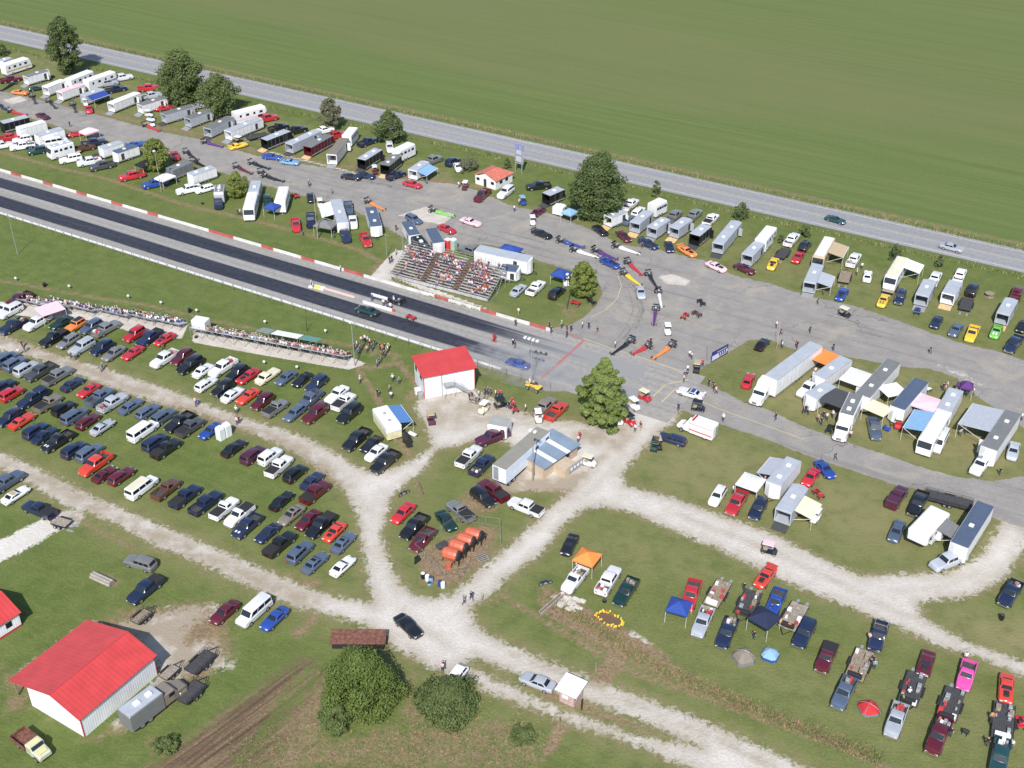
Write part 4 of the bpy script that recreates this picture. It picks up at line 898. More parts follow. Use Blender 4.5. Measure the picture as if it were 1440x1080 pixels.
def tent(px, py, s, rz, zone, col, col2, desc, h=1.3):
    p = P(px, py, .4); root = empty('camping_tent', (p.x, p.y, .01), rz); root['category'] = 'tent'; root['group'] = 'camping tents'
    mb = MB(); n = 8
    def arc(k, sc): return [(math.copysign(abs(math.cos(2*math.pi*(i+.5)/n))**.6, math.cos(2*math.pi*(i+.5)/n))*s/2*sc, math.copysign(abs(math.sin(2*math.pi*(i+.5)/n))**.6, math.sin(2*math.pi*(i+.5)/n))*s/2*sc, k) for i in range(n)]
    mb.loft([arc(0, 1), arc(h*.35, .95)], 0, caps=False); child('side_panel', mb.mesh('side_panel', [CLOTH]), root, color=COLS[col2][1])
    mb = MB(); mb.loft([arc(h*.345, .965), arc(h*.72, .68), arc(h*.95, .3), arc(h, .04)], 0); child('rain_fly', mb.mesh('rain_fly', [CLOTH]), root, color=COLS[col][1])
    g = MB()
    for a_ in (45, 135): 
        q = [(math.cos(R(a_))*s*.62*math.cos(t_), math.sin(R(a_))*s*.62*math.cos(t_), h*1.03*math.sin(t_)) for t_ in np.linspace(0, math.pi, 9)]
        for i in range(8): g.tube(q[i], q[i+1], .02)
    child('tent_pole', g.mesh('tent_pole', [STEEL]), root)
    OTH.append((root, desc, px, py, zone)); return root
# ======================= PEOPLE =======================
def person_mesh(key, J, seated=False, shorts=False, hat=None):
    # J: joint positions; limbs are one skinned surface
    names = ['pelvis','belly','chest','neck','head','crown','shL','elL','wrL','haL','shR','elR','wrR','haR','hipL','knL','anL','toL','hipR','knR','anR','toR']
    rad = dict(pelvis=.155,belly=.145,chest=.165,neck=.06,head=.095,crown=.075,shL=.07,elL=.048,wrL=.032,haL=.036,hipL=.10,knL=.065,anL=.045,toL=.04)
    for k in list(rad):
        if k.endswith('L'): rad[k[:-1]+'R'] = rad[k]
    E_ = [('pelvis','belly'),('belly','chest'),('chest','neck'),('neck','head'),('head','crown'),('chest','shL'),('shL','elL'),('elL','wrL'),('wrL','haL'),('chest','shR'),('shR','elR'),('elR','wrR'),('wrR','haR'),
          ('pelvis','hipL'),('hipL','knL'),('knL','anL'),('anL','toL'),('pelvis','hipR'),('hipR','knR'),('knR','anR'),('anR','toR')]
    me = bpy.data.meshes.new('sk'); me.from_pydata([J[n] for n in names], [(names.index(a), names.index(b)) for a, b in E_], [])
    ob = bpy.data.objects.new('sk', me); COL.objects.link(ob)
    md = ob.modifiers.new('s', 'SKIN'); md.use_smooth_shade = True
    for i, n in enumerate(names):
        sv = me.skin_vertices[0].data[i]; r = rad[n]
        sv.radius = (r, r*.72) if n in ('pelvis','belly','chest') else (r, r); sv.use_root = (n == 'pelvis')
    sb = ob.modifiers.new('b', 'SUBSURF'); sb.levels = 1; sb.render_levels = 1
    dg = bpy.context.evaluated_depsgraph_get(); ev = ob.evaluated_get(dg); m2 = bpy.data.meshes.new_from_object(ev)
    bpy.data.objects.remove(ob); m2.name = 'person'
    m2.materials.clear()
    for m in (CLOTH, SKIN, JEANS if not shorts else KHAKI, HAIR, BLACK, WHITE): m2.materials.append(m)
    Jv = {n: Vector(J[n]) for n in names}
    def dseg(p, a, b):
        ab = b - a; t = max(0, min(1, (p-a).dot(ab)/max(ab.length_squared, 1e-9))); return (p-a-ab*t).length, t
    for f in m2.polygons:
        c = f.center; best = min(((dseg(c, Jv[a], Jv[b])[0] - (rad[a]+rad[b])/2, dseg(c, Jv[a], Jv[b])[1], a, b) for a, b in E_), key=lambda q: q[0]); _, t, a_, b_ = best
        if b_ in ('head', 'crown'): mi = 3 if (c.z > Jv['head'].z + .03 or c.x < Jv['head'].x - .03) else 1
        elif b_ == 'neck': mi = 1 if t > .6 else 0
        elif b_.startswith(('el',)): mi = 0 if t < .75 else 1
        elif b_.startswith(('wr','ha')): mi = 1
        elif b_.startswith('hip') or (a_ == 'pelvis' and t < .25): mi = 2
        elif b_.startswith('kn'): mi = 2
        elif b_.startswith('an'): mi = 1 if (shorts and t > .1) else 2
        elif b_.startswith('to'): mi = 4
        else: mi = 0
        f.material_index = mi
    # fingers, nose, eyes, ears and hat are added to the same mesh
    g = MB()
    for sd_ in 'LR':
        wv = Jv['wr'+sd_]; hv = Jv['ha'+sd_]; d = (hv-wv).normalized(); s_ = d.cross(Vector((0, 1, 0)) if abs(d.y) < .8 else Vector((1, 0, 0))).normalized()
        for q, ln in ((-.027, .06), (-.009, .072), (.009, .068), (.026, .052)):
            a0 = hv + s_*q + d*.02; a1 = a0 + d*ln*.6; a2 = a1 + d*ln*.3 + Vector((0, 0, -.012)); g.tube(a0, a1, .0095, 5, 1); g.tube(a1, a2, .0085, 5, 1)
        g.tube(wv + d*.03 + s_*.02, wv + d*.06 + s_*.058, .011, 5, 1)
    hd = Jv['head']; g.tube(hd + Vector((.085, 0, .0)), hd + Vector((.118, 0, -.025)), .012, 5, 1, .018)
    for sg in (-1, 1): g.tube(hd + Vector((.082, sg*.033, .018)), hd + Vector((.096, sg*.033, .018)), .010, 5, 4); g.tube(hd + Vector((0, sg*.088, 0)), hd + Vector((0, sg*.105, .0)), .026, 6, 1, .018)
    g.tube(hd + Vector((.09, -.022, -.05)), hd + Vector((.09, .022, -.05)), .008, 5, 1)
    if hat is not None:
        g.loft([[(hd.x+math.cos(t)*.108, hd.y+math.sin(t)*.104, hd.z+.05) for t in np.linspace(0, 2*math.pi, 9)[:-1]], [(hd.x+math.cos(t)*.085, hd.y+math.sin(t)*.08, hd.z+.15) for t in np.linspace(0, 2*math.pi, 9)[:-1]]], hat)
        g.box(hd.x+.07, hd.x+.19, hd.y-.07, hd.y+.07, hd.z+.045, hd.z+.06, hat)
    import bmesh
    b = bmesh.new(); b.from_mesh(m2); tmp = bpy.data.meshes.new('t'); tmp.from_pydata(g.v, [], g.f)
    for i, p_ in enumerate(tmp.polygons): p_.material_index = g.m[i]
    b.from_mesh(tmp); b.to_mesh(m2); b.free(); bpy.data.meshes.remove(tmp)
    m2.polygons.foreach_set('use_smooth', [True]*len(m2.polygons)); m2.update(); return m2
def stand(lean=0, arm=0, step=0.0, bend=0.0):
    return dict(pelvis=(0,0,.95), belly=(lean*.3,0,1.12), chest=(lean*.7,0,1.33), neck=(lean,0,1.50), head=(lean+.02,0,1.63), crown=(lean+.01,0,1.71),
        shL=(lean*.8,.185,1.40), elL=(-.04+arm*.15+step*-.3,.25,1.13), wrL=(.05+arm*.3-step*.2,.26-arm*.1,.92+arm*.25), haL=(.07+arm*.34-step*.2,.26-arm*.1,.86+arm*.27),
        shR=(lean*.8,-.185,1.40), elR=(-.04+step*.3,-.25,1.13), wrR=(.05+step*.6,-.26,.92+step*.1), haR=(.07+step*.65,-.26,.86+step*.1),
        hipL=(0,.095,.88), knL=(.03+step*.6,.11,.49), anL=(step*.75,.11,.09), toL=(.16+step*.75,.12,.04), hipR=(0,-.095,.88), knR=(.03-step*.2,-.11,.49), anR=(-.02-step*.9,-.11,.11), toR=(.14-step*.85,-.12,.04))
def sit(lean=.1, arm=0):
    z = -.48
    return dict(pelvis=(0,0,.95+z), belly=(lean*.3,0,1.12+z), chest=(lean*.7,0,1.33+z), neck=(lean,0,1.50+z), head=(lean+.03,0,1.63+z), crown=(lean+.03,0,1.71+z),
        shL=(lean*.8,.185,1.40+z), elL=(lean*.6+.02,.26,1.13+z), wrL=(.28,.14,1.07+z+arm), haL=(.34,.11,1.05+z+arm), shR=(lean*.8,-.185,1.40+z), elR=(lean*.6+.02,-.26,1.13+z), wrR=(.28,-.14,1.07+z), haR=(.34,-.11,1.05+z),
        hipL=(.05,.10,.90+z), knL=(.42,.13,.94+z), anL=(.44,.12,.50+z), toL=(.58,.12,.46+z), hipR=(.05,-.10,.90+z), knR=(.42,-.13,.94+z), anR=(.44,-.12,.50+z), toR=(.58,-.12,.46+z))
PM = {'stand': person_mesh('a', stand(.02, 0, .04)), 'stand_hat': person_mesh('b', stand(.0, .5, .03), hat=5), 'stand_shorts': person_mesh('c', stand(.03, .2, .05), shorts=True),
      'walk': person_mesh('d', stand(.05, 0, .28)), 'walk_shorts': person_mesh('e', stand(.05, 0, .25), shorts=True, hat=4), 'bend': person_mesh('f', stand(.30, .6, .1)),
      'sit': person_mesh('g', sit(.1)), 'sit_hat': person_mesh('h', sit(.16), hat=5), 'sit_shorts': person_mesh('i', sit(.2), shorts=True), 'sit_up': person_mesh('j', sit(.02, .15), hat=4)}
SHIRT = {'w': 'white', 'k': 'black', 'r': 'red', 'n': 'navy', 'g': 'grey', 'lp': 'pink', 'sb': 'light blue', 'o': 'orange', 'y': 'yellow', 'lg': 'green', 'v': 'purple', 'b': 'blue', 'm': 'maroon', 't': 'tan'}
def person(loc, rz, pose, col, label, group=None, sc=1.0):
    c = COLS[col][1]; v = random.uniform(.85, 1.1)
    o = lone('person', PM[pose], loc, rz, label, 'person', group, tuple(x*v for x in c)); o.scale = (sc, sc, sc); return o
# ======================= PLANTS =======================
def leaf_mat(name, c1, c2, c3):
    m = bpy.data.materials.new(name); m.use_nodes = True; t = m.node_tree; N = t.nodes; L = t.links; b = N['Principled BSDF']; b.inputs['Roughness'].default_value = .7
    at = N.new('ShaderNodeAttribute'); at.attribute_name = 'tone'
    r = N.new('ShaderNodeValToRGB'); r.color_ramp.elements[0].color = (*c1, 1); r.color_ramp.elements[1].color = (*c3, 1); e = r.color_ramp.elements.new(.5); e.color = (*c2, 1)
    L.new(at.outputs['Fac'], r.inputs[0]); L.new(r.outputs[0], b.inputs['Base Color'])
    tr = N.new('ShaderNodeBsdfTranslucent'); L.new(r.outputs[0], tr.inputs[0]); mx = N.new('ShaderNodeMixShader'); mx.inputs[0].default_value = .4
    L.new(b.outputs[0], mx.inputs[1]); L.new(tr.outputs[0], mx.inputs[2]); L.new(mx.outputs[0], N['Material Output'].inputs[0]); return m
LEAF = {'dark': leaf_mat('leaf_dark', (0.069, 0.104, 0.032), (0.102, 0.142, 0.045), (0.139, 0.187, 0.069)), 'mid': leaf_mat('leaf_mid', (0.087, 0.124, 0.036), (0.121, 0.165, 0.050), (0.168, 0.212, 0.077)),
        'lime': leaf_mat('leaf_lime', (0.124, 0.162, 0.027), (0.178, 0.223, 0.043), (0.241, 0.286, 0.077)), 'willow': leaf_mat('leaf_willow', (0.097, 0.145, 0.027), (0.132, 0.189, 0.039), (0.182, 0.242, 0.068)),
        'grey': leaf_mat('leaf_grey', (0.105, 0.120, 0.064), (0.152, 0.160, 0.088), (0.208, 0.208, 0.129)), 'conifer': leaf_mat('leaf_conifer', (0.135, 0.186, 0.046), (0.181, 0.236, 0.060), (0.242, 0.306, 0.092))}
def tree(px, py, h, r, kind, label, shape='round', n=9000, leaf=.34, base=.25, name='tree', cat='tree', seed=1, gap=.55, group='trees among the pits and lots', loc=None, stretch=1.0):
    rg = np.random.default_rng(seed); p = loc or P(px, py, 0); root = empty(name, (p.x, p.y, 0), 0, label, cat, group)
    cz0 = h*base; ch = h - cz0
    # clumps: leaves gather in shells round many clump centres scattered through the crown
    nc = max(16, int((150 if shape == 'cone' else 115)*(r/4)**1.25)); cs = []; cr = []; ph_ = rg.uniform(0, 6.28, 4)
    for i in range(nc):
        for _ in range(30):
            u = rg.uniform(0, 1); a_ = rg.uniform(0, 2*math.pi)
            if shape == 'cone': prof = float(np.interp(u, [0,.1,.3,.5,.65,.8,.92,1], [.78,.95,1,.90,.68,.38,.22,.05]))
            elif shape == 'tall': prof = math.sin(math.pi*min(1, (u*.88+.1)))**.6
            elif shape == 'bush': prof = math.sqrt(max(0, 1-u*u))
            elif shape == 'weep': prof = math.sqrt(max(.02, 1-(u*.98)**2.2))*1.0
            else: prof = math.sqrt(max(0, 1-(2*u-.85)**2*.98)) if u < .93 else .35
            prof *= 1 + .13*math.sin(3*a_+ph_[0]) + .10*math.sin(5*a_+ph_[1]+u*4) - .06
            rr = r*prof*math.sqrt(rg.uniform(.2, 1)); break
        s_ = r*rg.uniform(.13, .24)*(.68 if shape == 'cone' else 1)
        cs.append((math.cos(a_)*max(0, rr-s_*.5)*stretch, math.sin(a_)*max(0, rr-s_*.5), cz0 + u*(ch-s_) + s_*.3)); cr.append(s_)
    cs = np.array(cs); cr = np.array(cr); pr = cr**2/np.sum(cr**2); k = rg.choice(nc, n, p=pr)
    dirs = rg.normal(size=(n, 3)); dirs /= np.linalg.norm(dirs, axis=1)[:, None]; rad = cr[k]*rg.uniform(.25, 1.45, n)**.6
    pos = cs[k] + dirs*rad[:, None]*np.array([1, 1, .8]); pos[:, 2] = np.maximum(pos[:, 2], .15)
    if shape == 'weep': pos[:, 2] -= rg.uniform(0, 1, n)**2*.9; pos[:, 2] = np.maximum(pos[:, 2], .1)
    tone_c = rg.uniform(.15, .85, nc)
    nrm = dirs + rg.normal(size=(n, 3))*.38; nrm[:, 2] += .45; nrm += np.array([-.1, -.35, 0]); nrm /= np.linalg.norm(nrm, axis=1)[:, None]
    t1 = np.cross(nrm, rg.normal(size=(n, 3))); t1 /= np.linalg.norm(t1, axis=1)[:, None]; t2 = np.cross(nrm, t1)
    sz = leaf*rg.uniform(.5, 1.25, n)
    asp = 2.6 if shape in ('weep', 'spike') else 1.3
    if shape in ('weep',): t1 = np.column_stack([dirs[:,0]*.4, dirs[:,1]*.4, -np.ones(n)]); t1 /= np.linalg.norm(t1, axis=1)[:, None]; t2 = np.cross(nrm, t1); t2 /= np.linalg.norm(t2, axis=1)[:, None] + 1e-9
    a_ = t1*sz[:, None]*.5*asp; b_ = t2*sz[:, None]*.5
    v = np.stack([pos-a_, pos-b_*.9, pos+a_, pos+b_*.9], 1).reshape(-1, 3).astype(np.float32)
    me = bpy.data.meshes.new('crown'); me.vertices.add(4*n); me.vertices.foreach_set('co', v.ravel()); me.loops.add(4*n); me.loops.foreach_set('vertex_index', np.arange(4*n, dtype=np.int32))
    me.polygons.add(n); me.polygons.foreach_set('loop_start', np.arange(n, dtype=np.int32)*4); me.polygons.foreach_set('loop_total', np.full(n, 4, np.int32)); me.update(calc_edges=True)
    tone = np.clip(tone_c[k] + rg.normal(size=n)*.16, 0, 1); at = me.attributes.new('tone', 'FLOAT', 'POINT'); at.data.foreach_set('value', np.repeat(tone, 4).astype(np.float32))
    me.materials.append(LEAF[kind]); child('crown', me, root)
    g = MB(); tr = max(.07, h*.018 + r*.012); top = h*(.8 if shape != 'bush' else .5); q = [(0, 0, -.1)]; x = y = 0
    for i in range(1, 5): x += rg.uniform(-.12, .12)*r*.3; y += rg.uniform(-.12, .12)*r*.3; q.append((x, y, top*i/4))
    for i in range(4): g.tube(q[i], q[i+1], tr*(1-i*.2), 7, 0, tr*(1-(i+1)*.2))
    for i in rg.choice(nc, min(nc, 12), replace=False):
        j = min(3, max(1, int(cs[i][2]/top*4 - .8))); g.tube(q[j], tuple(cs[i]), tr*.4, 5, 0, tr*.12)
    child('trunk', g.mesh('trunk', [BARK]), root); return root
# ======================= BUILDINGS, STANDS, WALLS, POLES =======================
def rib_mat(name, col, rough=.5, scale=.9, axis='X', amt=.09, metal=.0):
    m = bpy.data.materials.new(name); m.use_nodes = True; t = m.node_tree; N = t.nodes; L = t.links; b = N['Principled BSDF']; b.inputs['Roughness'].default_value = rough; b.inputs['Metallic'].default_value = metal
    tc = N.new('ShaderNodeTexCoord'); w = N.new('ShaderNodeTexWave'); w.bands_direction = axis; w.inputs['Scale'].default_value = scale; w.inputs['Distortion'].default_value = 0; L.new(tc.outputs['Object'], w.inputs['Vector'])
    n = N.new('ShaderNodeTexNoise'); n.inputs['Scale'].default_value = .5; n.inputs['Detail'].default_value = 6; L.new(tc.outputs['Object'], n.inputs['Vector'])
    mr = N.new('ShaderNodeMapRange'); mr.inputs['To Min'].default_value = 1-amt; mr.inputs['To Max'].default_value = 1.0; mr.inputs['From Max'].default_value = .25; L.new(w.outputs['Fac'], mr.inputs['Value'])
    m2 = N.new('ShaderNodeMapRange'); m2.inputs['From Min'].default_value = .3; m2.inputs['From Max'].default_value = .7; m2.inputs['To Min'].default_value = .88; m2.inputs['To Max'].default_value = 1.08; L.new(n.outputs['Fac'], m2.inputs['Value'])
    mu = N.new('ShaderNodeMath'); mu.operation = 'MULTIPLY'; L.new(mr.outputs[0], mu.inputs[0]); L.new(m2.outputs[0], mu.inputs[1])
    v = N.new('ShaderNodeVectorMath'); v.operation = 'SCALE'; v.inputs[0].default_value = col; L.new(mu.outputs[0], v.inputs['Scale']); L.new(v.outputs[0], b.inputs['Base Color'])
    bp = N.new('ShaderNodeBump'); bp.inputs['Strength'].default_value = .4; bp.inputs['Distance'].default_value = .03; L.new(w.outputs['Fac'], bp.inputs['Height']); L.new(bp.outputs[0], b.inputs['Normal']); return m
W_SIDE = rib_mat('white_steel_siding', (.76,.78,.82)); W_SIDE_Y = rib_mat('white_steel_siding_end', (.76,.78,.82), axis='Y'); R_ROOF = rib_mat('red_steel_roof', (.50,.055,.055), .42, .5, amt=.035); R_ROOF_Y = rib_mat('red_steel_roof_cross', (.60,.045,.06), .42, 2.2, 'Y')
SHINGLE = mat('salmon_shingles', (.48,.14,.10), .9, 0, .2, 1.5); BLUEROOF = rib_mat('blue_grey_roof', (.20,.26,.34), .5, 1.2, 'X', .06); TANWALL = mat('tan_block_wall', (.46,.37,.28), .9, 0, .12, 1.2)
def building_root(name, ca, cb, label, cat):
    # ca, cb: ground corners (pixels) of the front wall; local x from a to b, local y goes back
    A = P(*ca); B = P(*cb); d = B - A; return empty(name, (A.x, A.y, 0), math.atan2(d.y, d.x), label, cat), d.length
def slab(pts, th, mats, name, parent, **k):
    # a sloping slab given by its top outline
    g = MB(); top = [Vector(p) for p in pts]; n = (top[1]-top[0]).cross(top[2]-top[0]).normalized()
    if n.z < 0: n = -n
    g.loft([[tuple(p - n*th) for p in top], [tuple(p) for p in top]]); return child(name, fixn(g.mesh(name, mats)), parent, **k)
# --- the tower building with the red roof ---
root, WL = building_root('tower_building', (597, 561), (668, 547), 'two storey white steel building with plain red roof beside the start line', 'building'); DP = 5.9; HF, HB = 4.6, 4.95
g = MB()
for x0, x1, y0, y1, h0, h1 in ((0, WL, 0, .15, HF, HF), (0, WL, DP-.15, DP, HB, HB)): g.box(x0, x1, y0, y1, 0, h0)
for x0, x1 in ((.002, .15), (WL-.15, WL-.002)): g.loft([[(x0,.152,0),(x0,DP-.152,0),(x0,DP-.152,HB-.03),(x0,.152,HF-.02)], [(x1,.152,0),(x1,DP-.152,0),(x1,DP-.152,HB-.03),(x1,.152,HF-.02)]])
child('wall', fixn(g.mesh('wall', [W_SIDE])), root)
slab([(-.35,-.4,HF+.06),(WL+.35,-.4,HF+.06),(WL+.35,DP+.4,HB+.30),(-.35,DP+.4,HB+.30)], .16, [R_ROOF], 'roof', root)
for x in (-.02, WL-.10):
    for y in (-.02,): g = MB(); g.box(x, x+.12, y-.01, y+.12, 0, HF); child('corner_trim', g.mesh('corner_trim', [RED]), root)
g = MB(); g.box(WL*.34, WL*.36, -.03, -.001, 0, HF-.1); child('wall_seam', g.mesh('wall_seam', [STEEL]), root)
for u, z0, z1, nm in ((.42, 2.6, 4.5, 'door'), (.47, .02, 2.05, 'door'), (.70, .02, 2.0, 'door')):
    g = MB(); g.box(WL*u, WL*u+.9, -.035, -.002, z0, z1); child(nm, g.mesh(nm, [SHEET]), root, color=(.62,.64,.68))
for y in (1.2, 4.2): g = MB(); g.box(-.03, .0, y, y+1.1, 3.0, 4.0); child('window', g.mesh('window', [GLASS]), root)
g = MB(); n = 11; sx = WL*.56; ex = WL*.86
g.box(WL*.36, sx, -1.2, -.04, 2.45, 2.55)
for i in range(n): x = sx + (ex-sx)*i/n; z = 2.5*(1-(i+1)/n); g.box(x, x+(ex-sx)/n*1.1, -1.15, -.2, z, z+.05)
for y in (-1.18, -.15): g.loft([[(sx,y,2.35),(sx,y,2.55),(ex,y,.15),(ex,y,0)], [(sx,y+.05,2.35),(sx,y+.05,2.55),(ex,y+.05,.15),(ex,y+.05,0)]])
g.tube((sx,-1.2,3.5),(ex,-1.2,1.0),.03); g.tube((WL*.36,-1.2,3.5),(sx,-1.2,3.5),.03); g.tube((WL*.36,-1.2,3.0),(sx,-1.2,3.0),.02); g.tube((sx,-1.2,3.0),(ex,-1.2,.5),.02)
for i in range(5): x = sx+(ex-sx)*i/4; z = 2.5*(1-i/4); g.tube((x,-1.2,z),(x,-1.2,z+1.0),.025)
for x in (WL*.36+.05, sx): g.tube((x,-1.15,0),(x,-1.15,3.5),.05)
child('staircase', fixn(g.mesh('staircase', [STEEL])), root)
g = MB(); g.rbox(-1.1,-.1,1.6,2.6,0,1.0,.05); child('air_conditioner', g.mesh('air_conditioner', [WHITE]), root); g = MB(); g.rbox(-1.0,-.1,.3,1.1,0,1.1,.05); child('electric_cabinet', g.mesh('electric_cabinet', [STEEL]), root)
# --- big red roofed barn ---
root, BL_ = building_root('barn', (119.5, 1037), (222, 949), 'large white barn with bright red two pitch roof and open lean-to, bottom left', 'barn')
# local x runs along the eave, local y goes to the left (negative side towards the lean-to is +y)
hw = 3.5; Wd = 9.6; ry = 4.6; rh = 5.05; ly = Wd + 3.3; lh = 3.0
g = MB(); prof = [(0, 0), (0, hw-.2), (ry, rh-.15), (Wd, 3.62), (Wd, 0)]
for x in (.0, BL_-.15):
    g = MB(); g.loft([[(x, y, z) for y, z in prof], [(x+.15, y, z) for y, z in prof]]); child('end_wall', fixn(g.mesh('end_wall', [W_SIDE_Y])), root)
g = MB(); g.box(.152, BL_-.152, 0, .15, 0, hw-.15); child('side_wall', g.mesh('side_wall', [W_SIDE]), root); g = MB(); g.box(.152, BL_-.152, Wd-.15, Wd, 0, 3.6); child('side_wall', g.mesh('side_wall', [W_SIDE]), root)
slab([(-.3,-.35,hw-.0),(BL_+.3,-.35,hw-.0),(BL_+.3,ry,rh+.1),(-.3,ry,rh+.1)], .14, [R_ROOF], 'roof', root)
slab([(-.3,ry+.002,rh+.1),(BL_+.3,ry+.002,rh+.1),(BL_+.3,ly,lh),(-.3,ly,lh)], .14, [R_ROOF], 'roof', root)
g = MB(); g.tube((-.32, ry, rh+.1), (BL_+.32, ry, rh+.1), .09); child('ridge_cap', g.mesh('ridge_cap', [RED]), root)
for x in (.2, BL_*.33, BL_*.66, BL_-.2): g = MB(); g.box(x-.08, x+.08, ly-.5, ly-.34, 0, lh+.02); child('post', g.mesh('post', [WOOD]), root)
g = MB(); g.box(-.03, .1, -.03, .1, 0, hw); child('corner_trim', g.mesh('corner_trim', [RED]), root); g = MB(); g.box(BL_-.1, BL_+.03, -.03, .1, 0, hw); child('corner_trim', g.mesh('corner_trim', [RED]), root)
# --- small red roofed building at the left edge ---
root, L2_ = building_root('small_barn', (-40, 925), (31, 880), 'small white building with red roof cut off by the left picture edge', 'building')
g = MB(); Wd = 7.5; prof = [(0, 0), (0, 2.5), (Wd/2, 3.9), (Wd, 2.5), (Wd, 0)]
for x in (0, L2_-.15):
    g = MB(); g.loft([[(x, y, z) for y, z in prof], [(x+.15, y, z) for y, z in prof]]); child('end_wall', fixn(g.mesh('end_wall', [W_SIDE_Y])), root)
g = MB(); g = MB(); g.box(.152, L2_-.152, 0, .15, .25, 2.5); g.box(.152, L2_-.152, Wd-.15, Wd, 0, 2.5); child('side_wall', g.mesh('side_wall', [W_SIDE]), root)
g = MB(); g.box(0, L2_+.02, -.03, -.001, 0, .35); child('base_trim', g.mesh('base_trim', [RED]), root)
slab([(-.3,-.3,2.45),(L2_+.3,-.3,2.45),(L2_+.3,Wd/2,4.0),(-.3,Wd/2,4.0)], .12, [R_ROOF], 'roof', root); slab([(-.3,Wd/2+.002,4.0),(L2_+.3,Wd/2+.002,4.0),(L2_+.3,Wd+.3,2.45),(-.3,Wd+.3,2.45)], .12, [R_ROOF], 'roof', root)
g = MB(); g.box(L2_*.72, L2_*.72+.9, -.04, -.001, 1.0, 1.9); child('window', g.mesh('window', [GLASS]), root)
# --- white house by the pit road ---
root, HL = building_root('white_house', (668.5, 258), (697, 267.5), 'small white building with salmon red shingled hip roof beside the pit road', 'building'); HD = 6.3; hh = 2.3
g = MB(); 
for b4 in ((0, HL, 0, .15), (0, HL, HD-.15, HD), (0, .15, .152, HD-.152), (HL-.15, HL, .152, HD-.152)): g.box(*b4, 0, hh)
g.loft([[(HL*.15,.0,hh),(HL*.5,.0,hh+1.0),(HL*.95,.0,hh)], [(HL*.15,.14,hh),(HL*.5,.14,hh+1.0),(HL*.95,.14,hh)]])
child('wall', fixn(g.mesh('wall', [WHITE])), root)
e = .35; r0 = (HL*.5, -.2, hh+1.25); r1 = (HL*.5, HD-2.2, hh+1.25)
slab([(-e,-.2,hh),r0,r1,(-e,HD+e,hh)], .1, [SHINGLE], 'roof', root); slab([(HL+e,-.2,hh),r0,r1,(HL+e,HD+e,hh)], .1, [SHINGLE], 'roof', root); slab([(-e,HD+e,hh),r1,(HL+e,HD+e,hh)], .1, [SHINGLE], 'roof', root)
for x in (.4, HL-1.4): g = MB(); g.box(x, x+.9, -.03, -.001, 1.1, 1.8); child('window', g.mesh('window', [GLASS]), root)
g = MB(); g.box(HL*.42, HL*.42+.8, -.04, -.001, .02, 1.95); child('door', g.mesh('door', [DARK]), root)
for y in (1.5, 3.6): g = MB(); g.box(HL+.001, HL+.03, y, y+1.0, 1.0, 1.8); child('window', g.mesh('window', [GLASS]), root)
# --- concession block: tan walls, blue-grey lean roof ---
A = P(764, 657, 2.4); B = P(812, 624, 2.4); d = B - A; rzc = math.atan2(d.y, d.x); CL = d.length
root = empty('concession_building', (A.x, A.y, 0), rzc, 'tan concession building with striped blue-grey flat roof beside the gravel plaza', 'building'); CW = 5.2
g = MB()
for b4 in ((.0, CL, 0, .18), (0, CL, CW-.18, CW), (0, .18, .182, CW-.182), (CL-.18, CL, .182, CW-.182)): g.box(*b4, 0, 2.3)
child('wall', g.mesh('wall', [TANWALL]), root)
slab([(-.25,-.5,2.42),(CL+.25,-.5,2.42),(CL+.25,CW+.3,2.75),(-.25,CW+.3,2.75)], .12, [BLUEROOF], 'roof', root)
for u in (.22, .62): slab([(CL*u,-.51,2.45),(CL*u+.9,-.51,2.45),(CL*u+.9,CW+.31,2.782),(CL*u,CW+.31,2.782)], .03, [WHITE], 'roof_sheet', root)
g = MB(); g.box(CL*.55, CL*.55+1.8, -.03, -.001, 1.0, 1.9); child('serving_window', g.mesh('serving_window', [DARK]), root)
g = MB(); g.box(CL*.3, CL*.96, -2.4, -2.25, 0, 1.75); g.box(CL*.3, CL*.3+.15, -2.249, -.002, 0, 1.75); g.box(CL*.3+.151, CL*.62, -2.249, -.002, 1.6, 1.72); child('patio_wall', g.mesh('patio_wall', [TANWALL]), root)
g = MB(); g.box(CL*.42, CL*.93, -2.46, -2.41, .35, 1.55); bn = child('banner', g.mesh('banner', [mat('banner_grey', (.25,.26,.32), .6, 0, .3, 3)]), root)
for i, (x, w_) in enumerate(((.45, .5), (.55, .45), (.64, .5), (.74, .4), (.82, .5))):
    g = MB(); g.box(CL*x, CL*x+w_, -2.475, -2.462, .75, 1.25); child('letter', g.mesh('letter', [WHITE]), bn)
# --- semi trailer parked as a store beside it ---
A = P(702, 657, 3.9); B = P(764, 603, 3.9); d = B - A; L = d.length; root = empty('storage_semi_trailer', (A.x, A.y, 0), math.atan2(d.y, d.x), 'long white semi trailer with weathered grey roof behind the tan concession building', 'trailer')
g = open_box(L, 2.6, 3.9, 1.1, False); child('body', g.mesh('body', [SHEET]), root, color=(.62,.7,.82)); child('roof', roof_mesh(L, 2.6, 3.9), root, color=(.24,.23,.20))
g = MB(); g.box(-.03, -.001, -1.1, .05, 1.3, 3.7); child('rear_door', g.mesh('rear_door', [WHITE]), root); g = MB(); g.box(-.03, -.001, .15, 1.1, 1.3, 3.7); child('rear_door', g.mesh('rear_door', [STEEL]), root)
g = MB(); g.box(.2, L-.2, -.7, .7, .8, 1.099); child('chassis', g.mesh('chassis', [BLACK]), root)
for x in (1.2, 2.4):
    for sg in (-1, 1): child('wheel', wheel_mesh(.5, .3), root, (x, sg*1.0, .5))
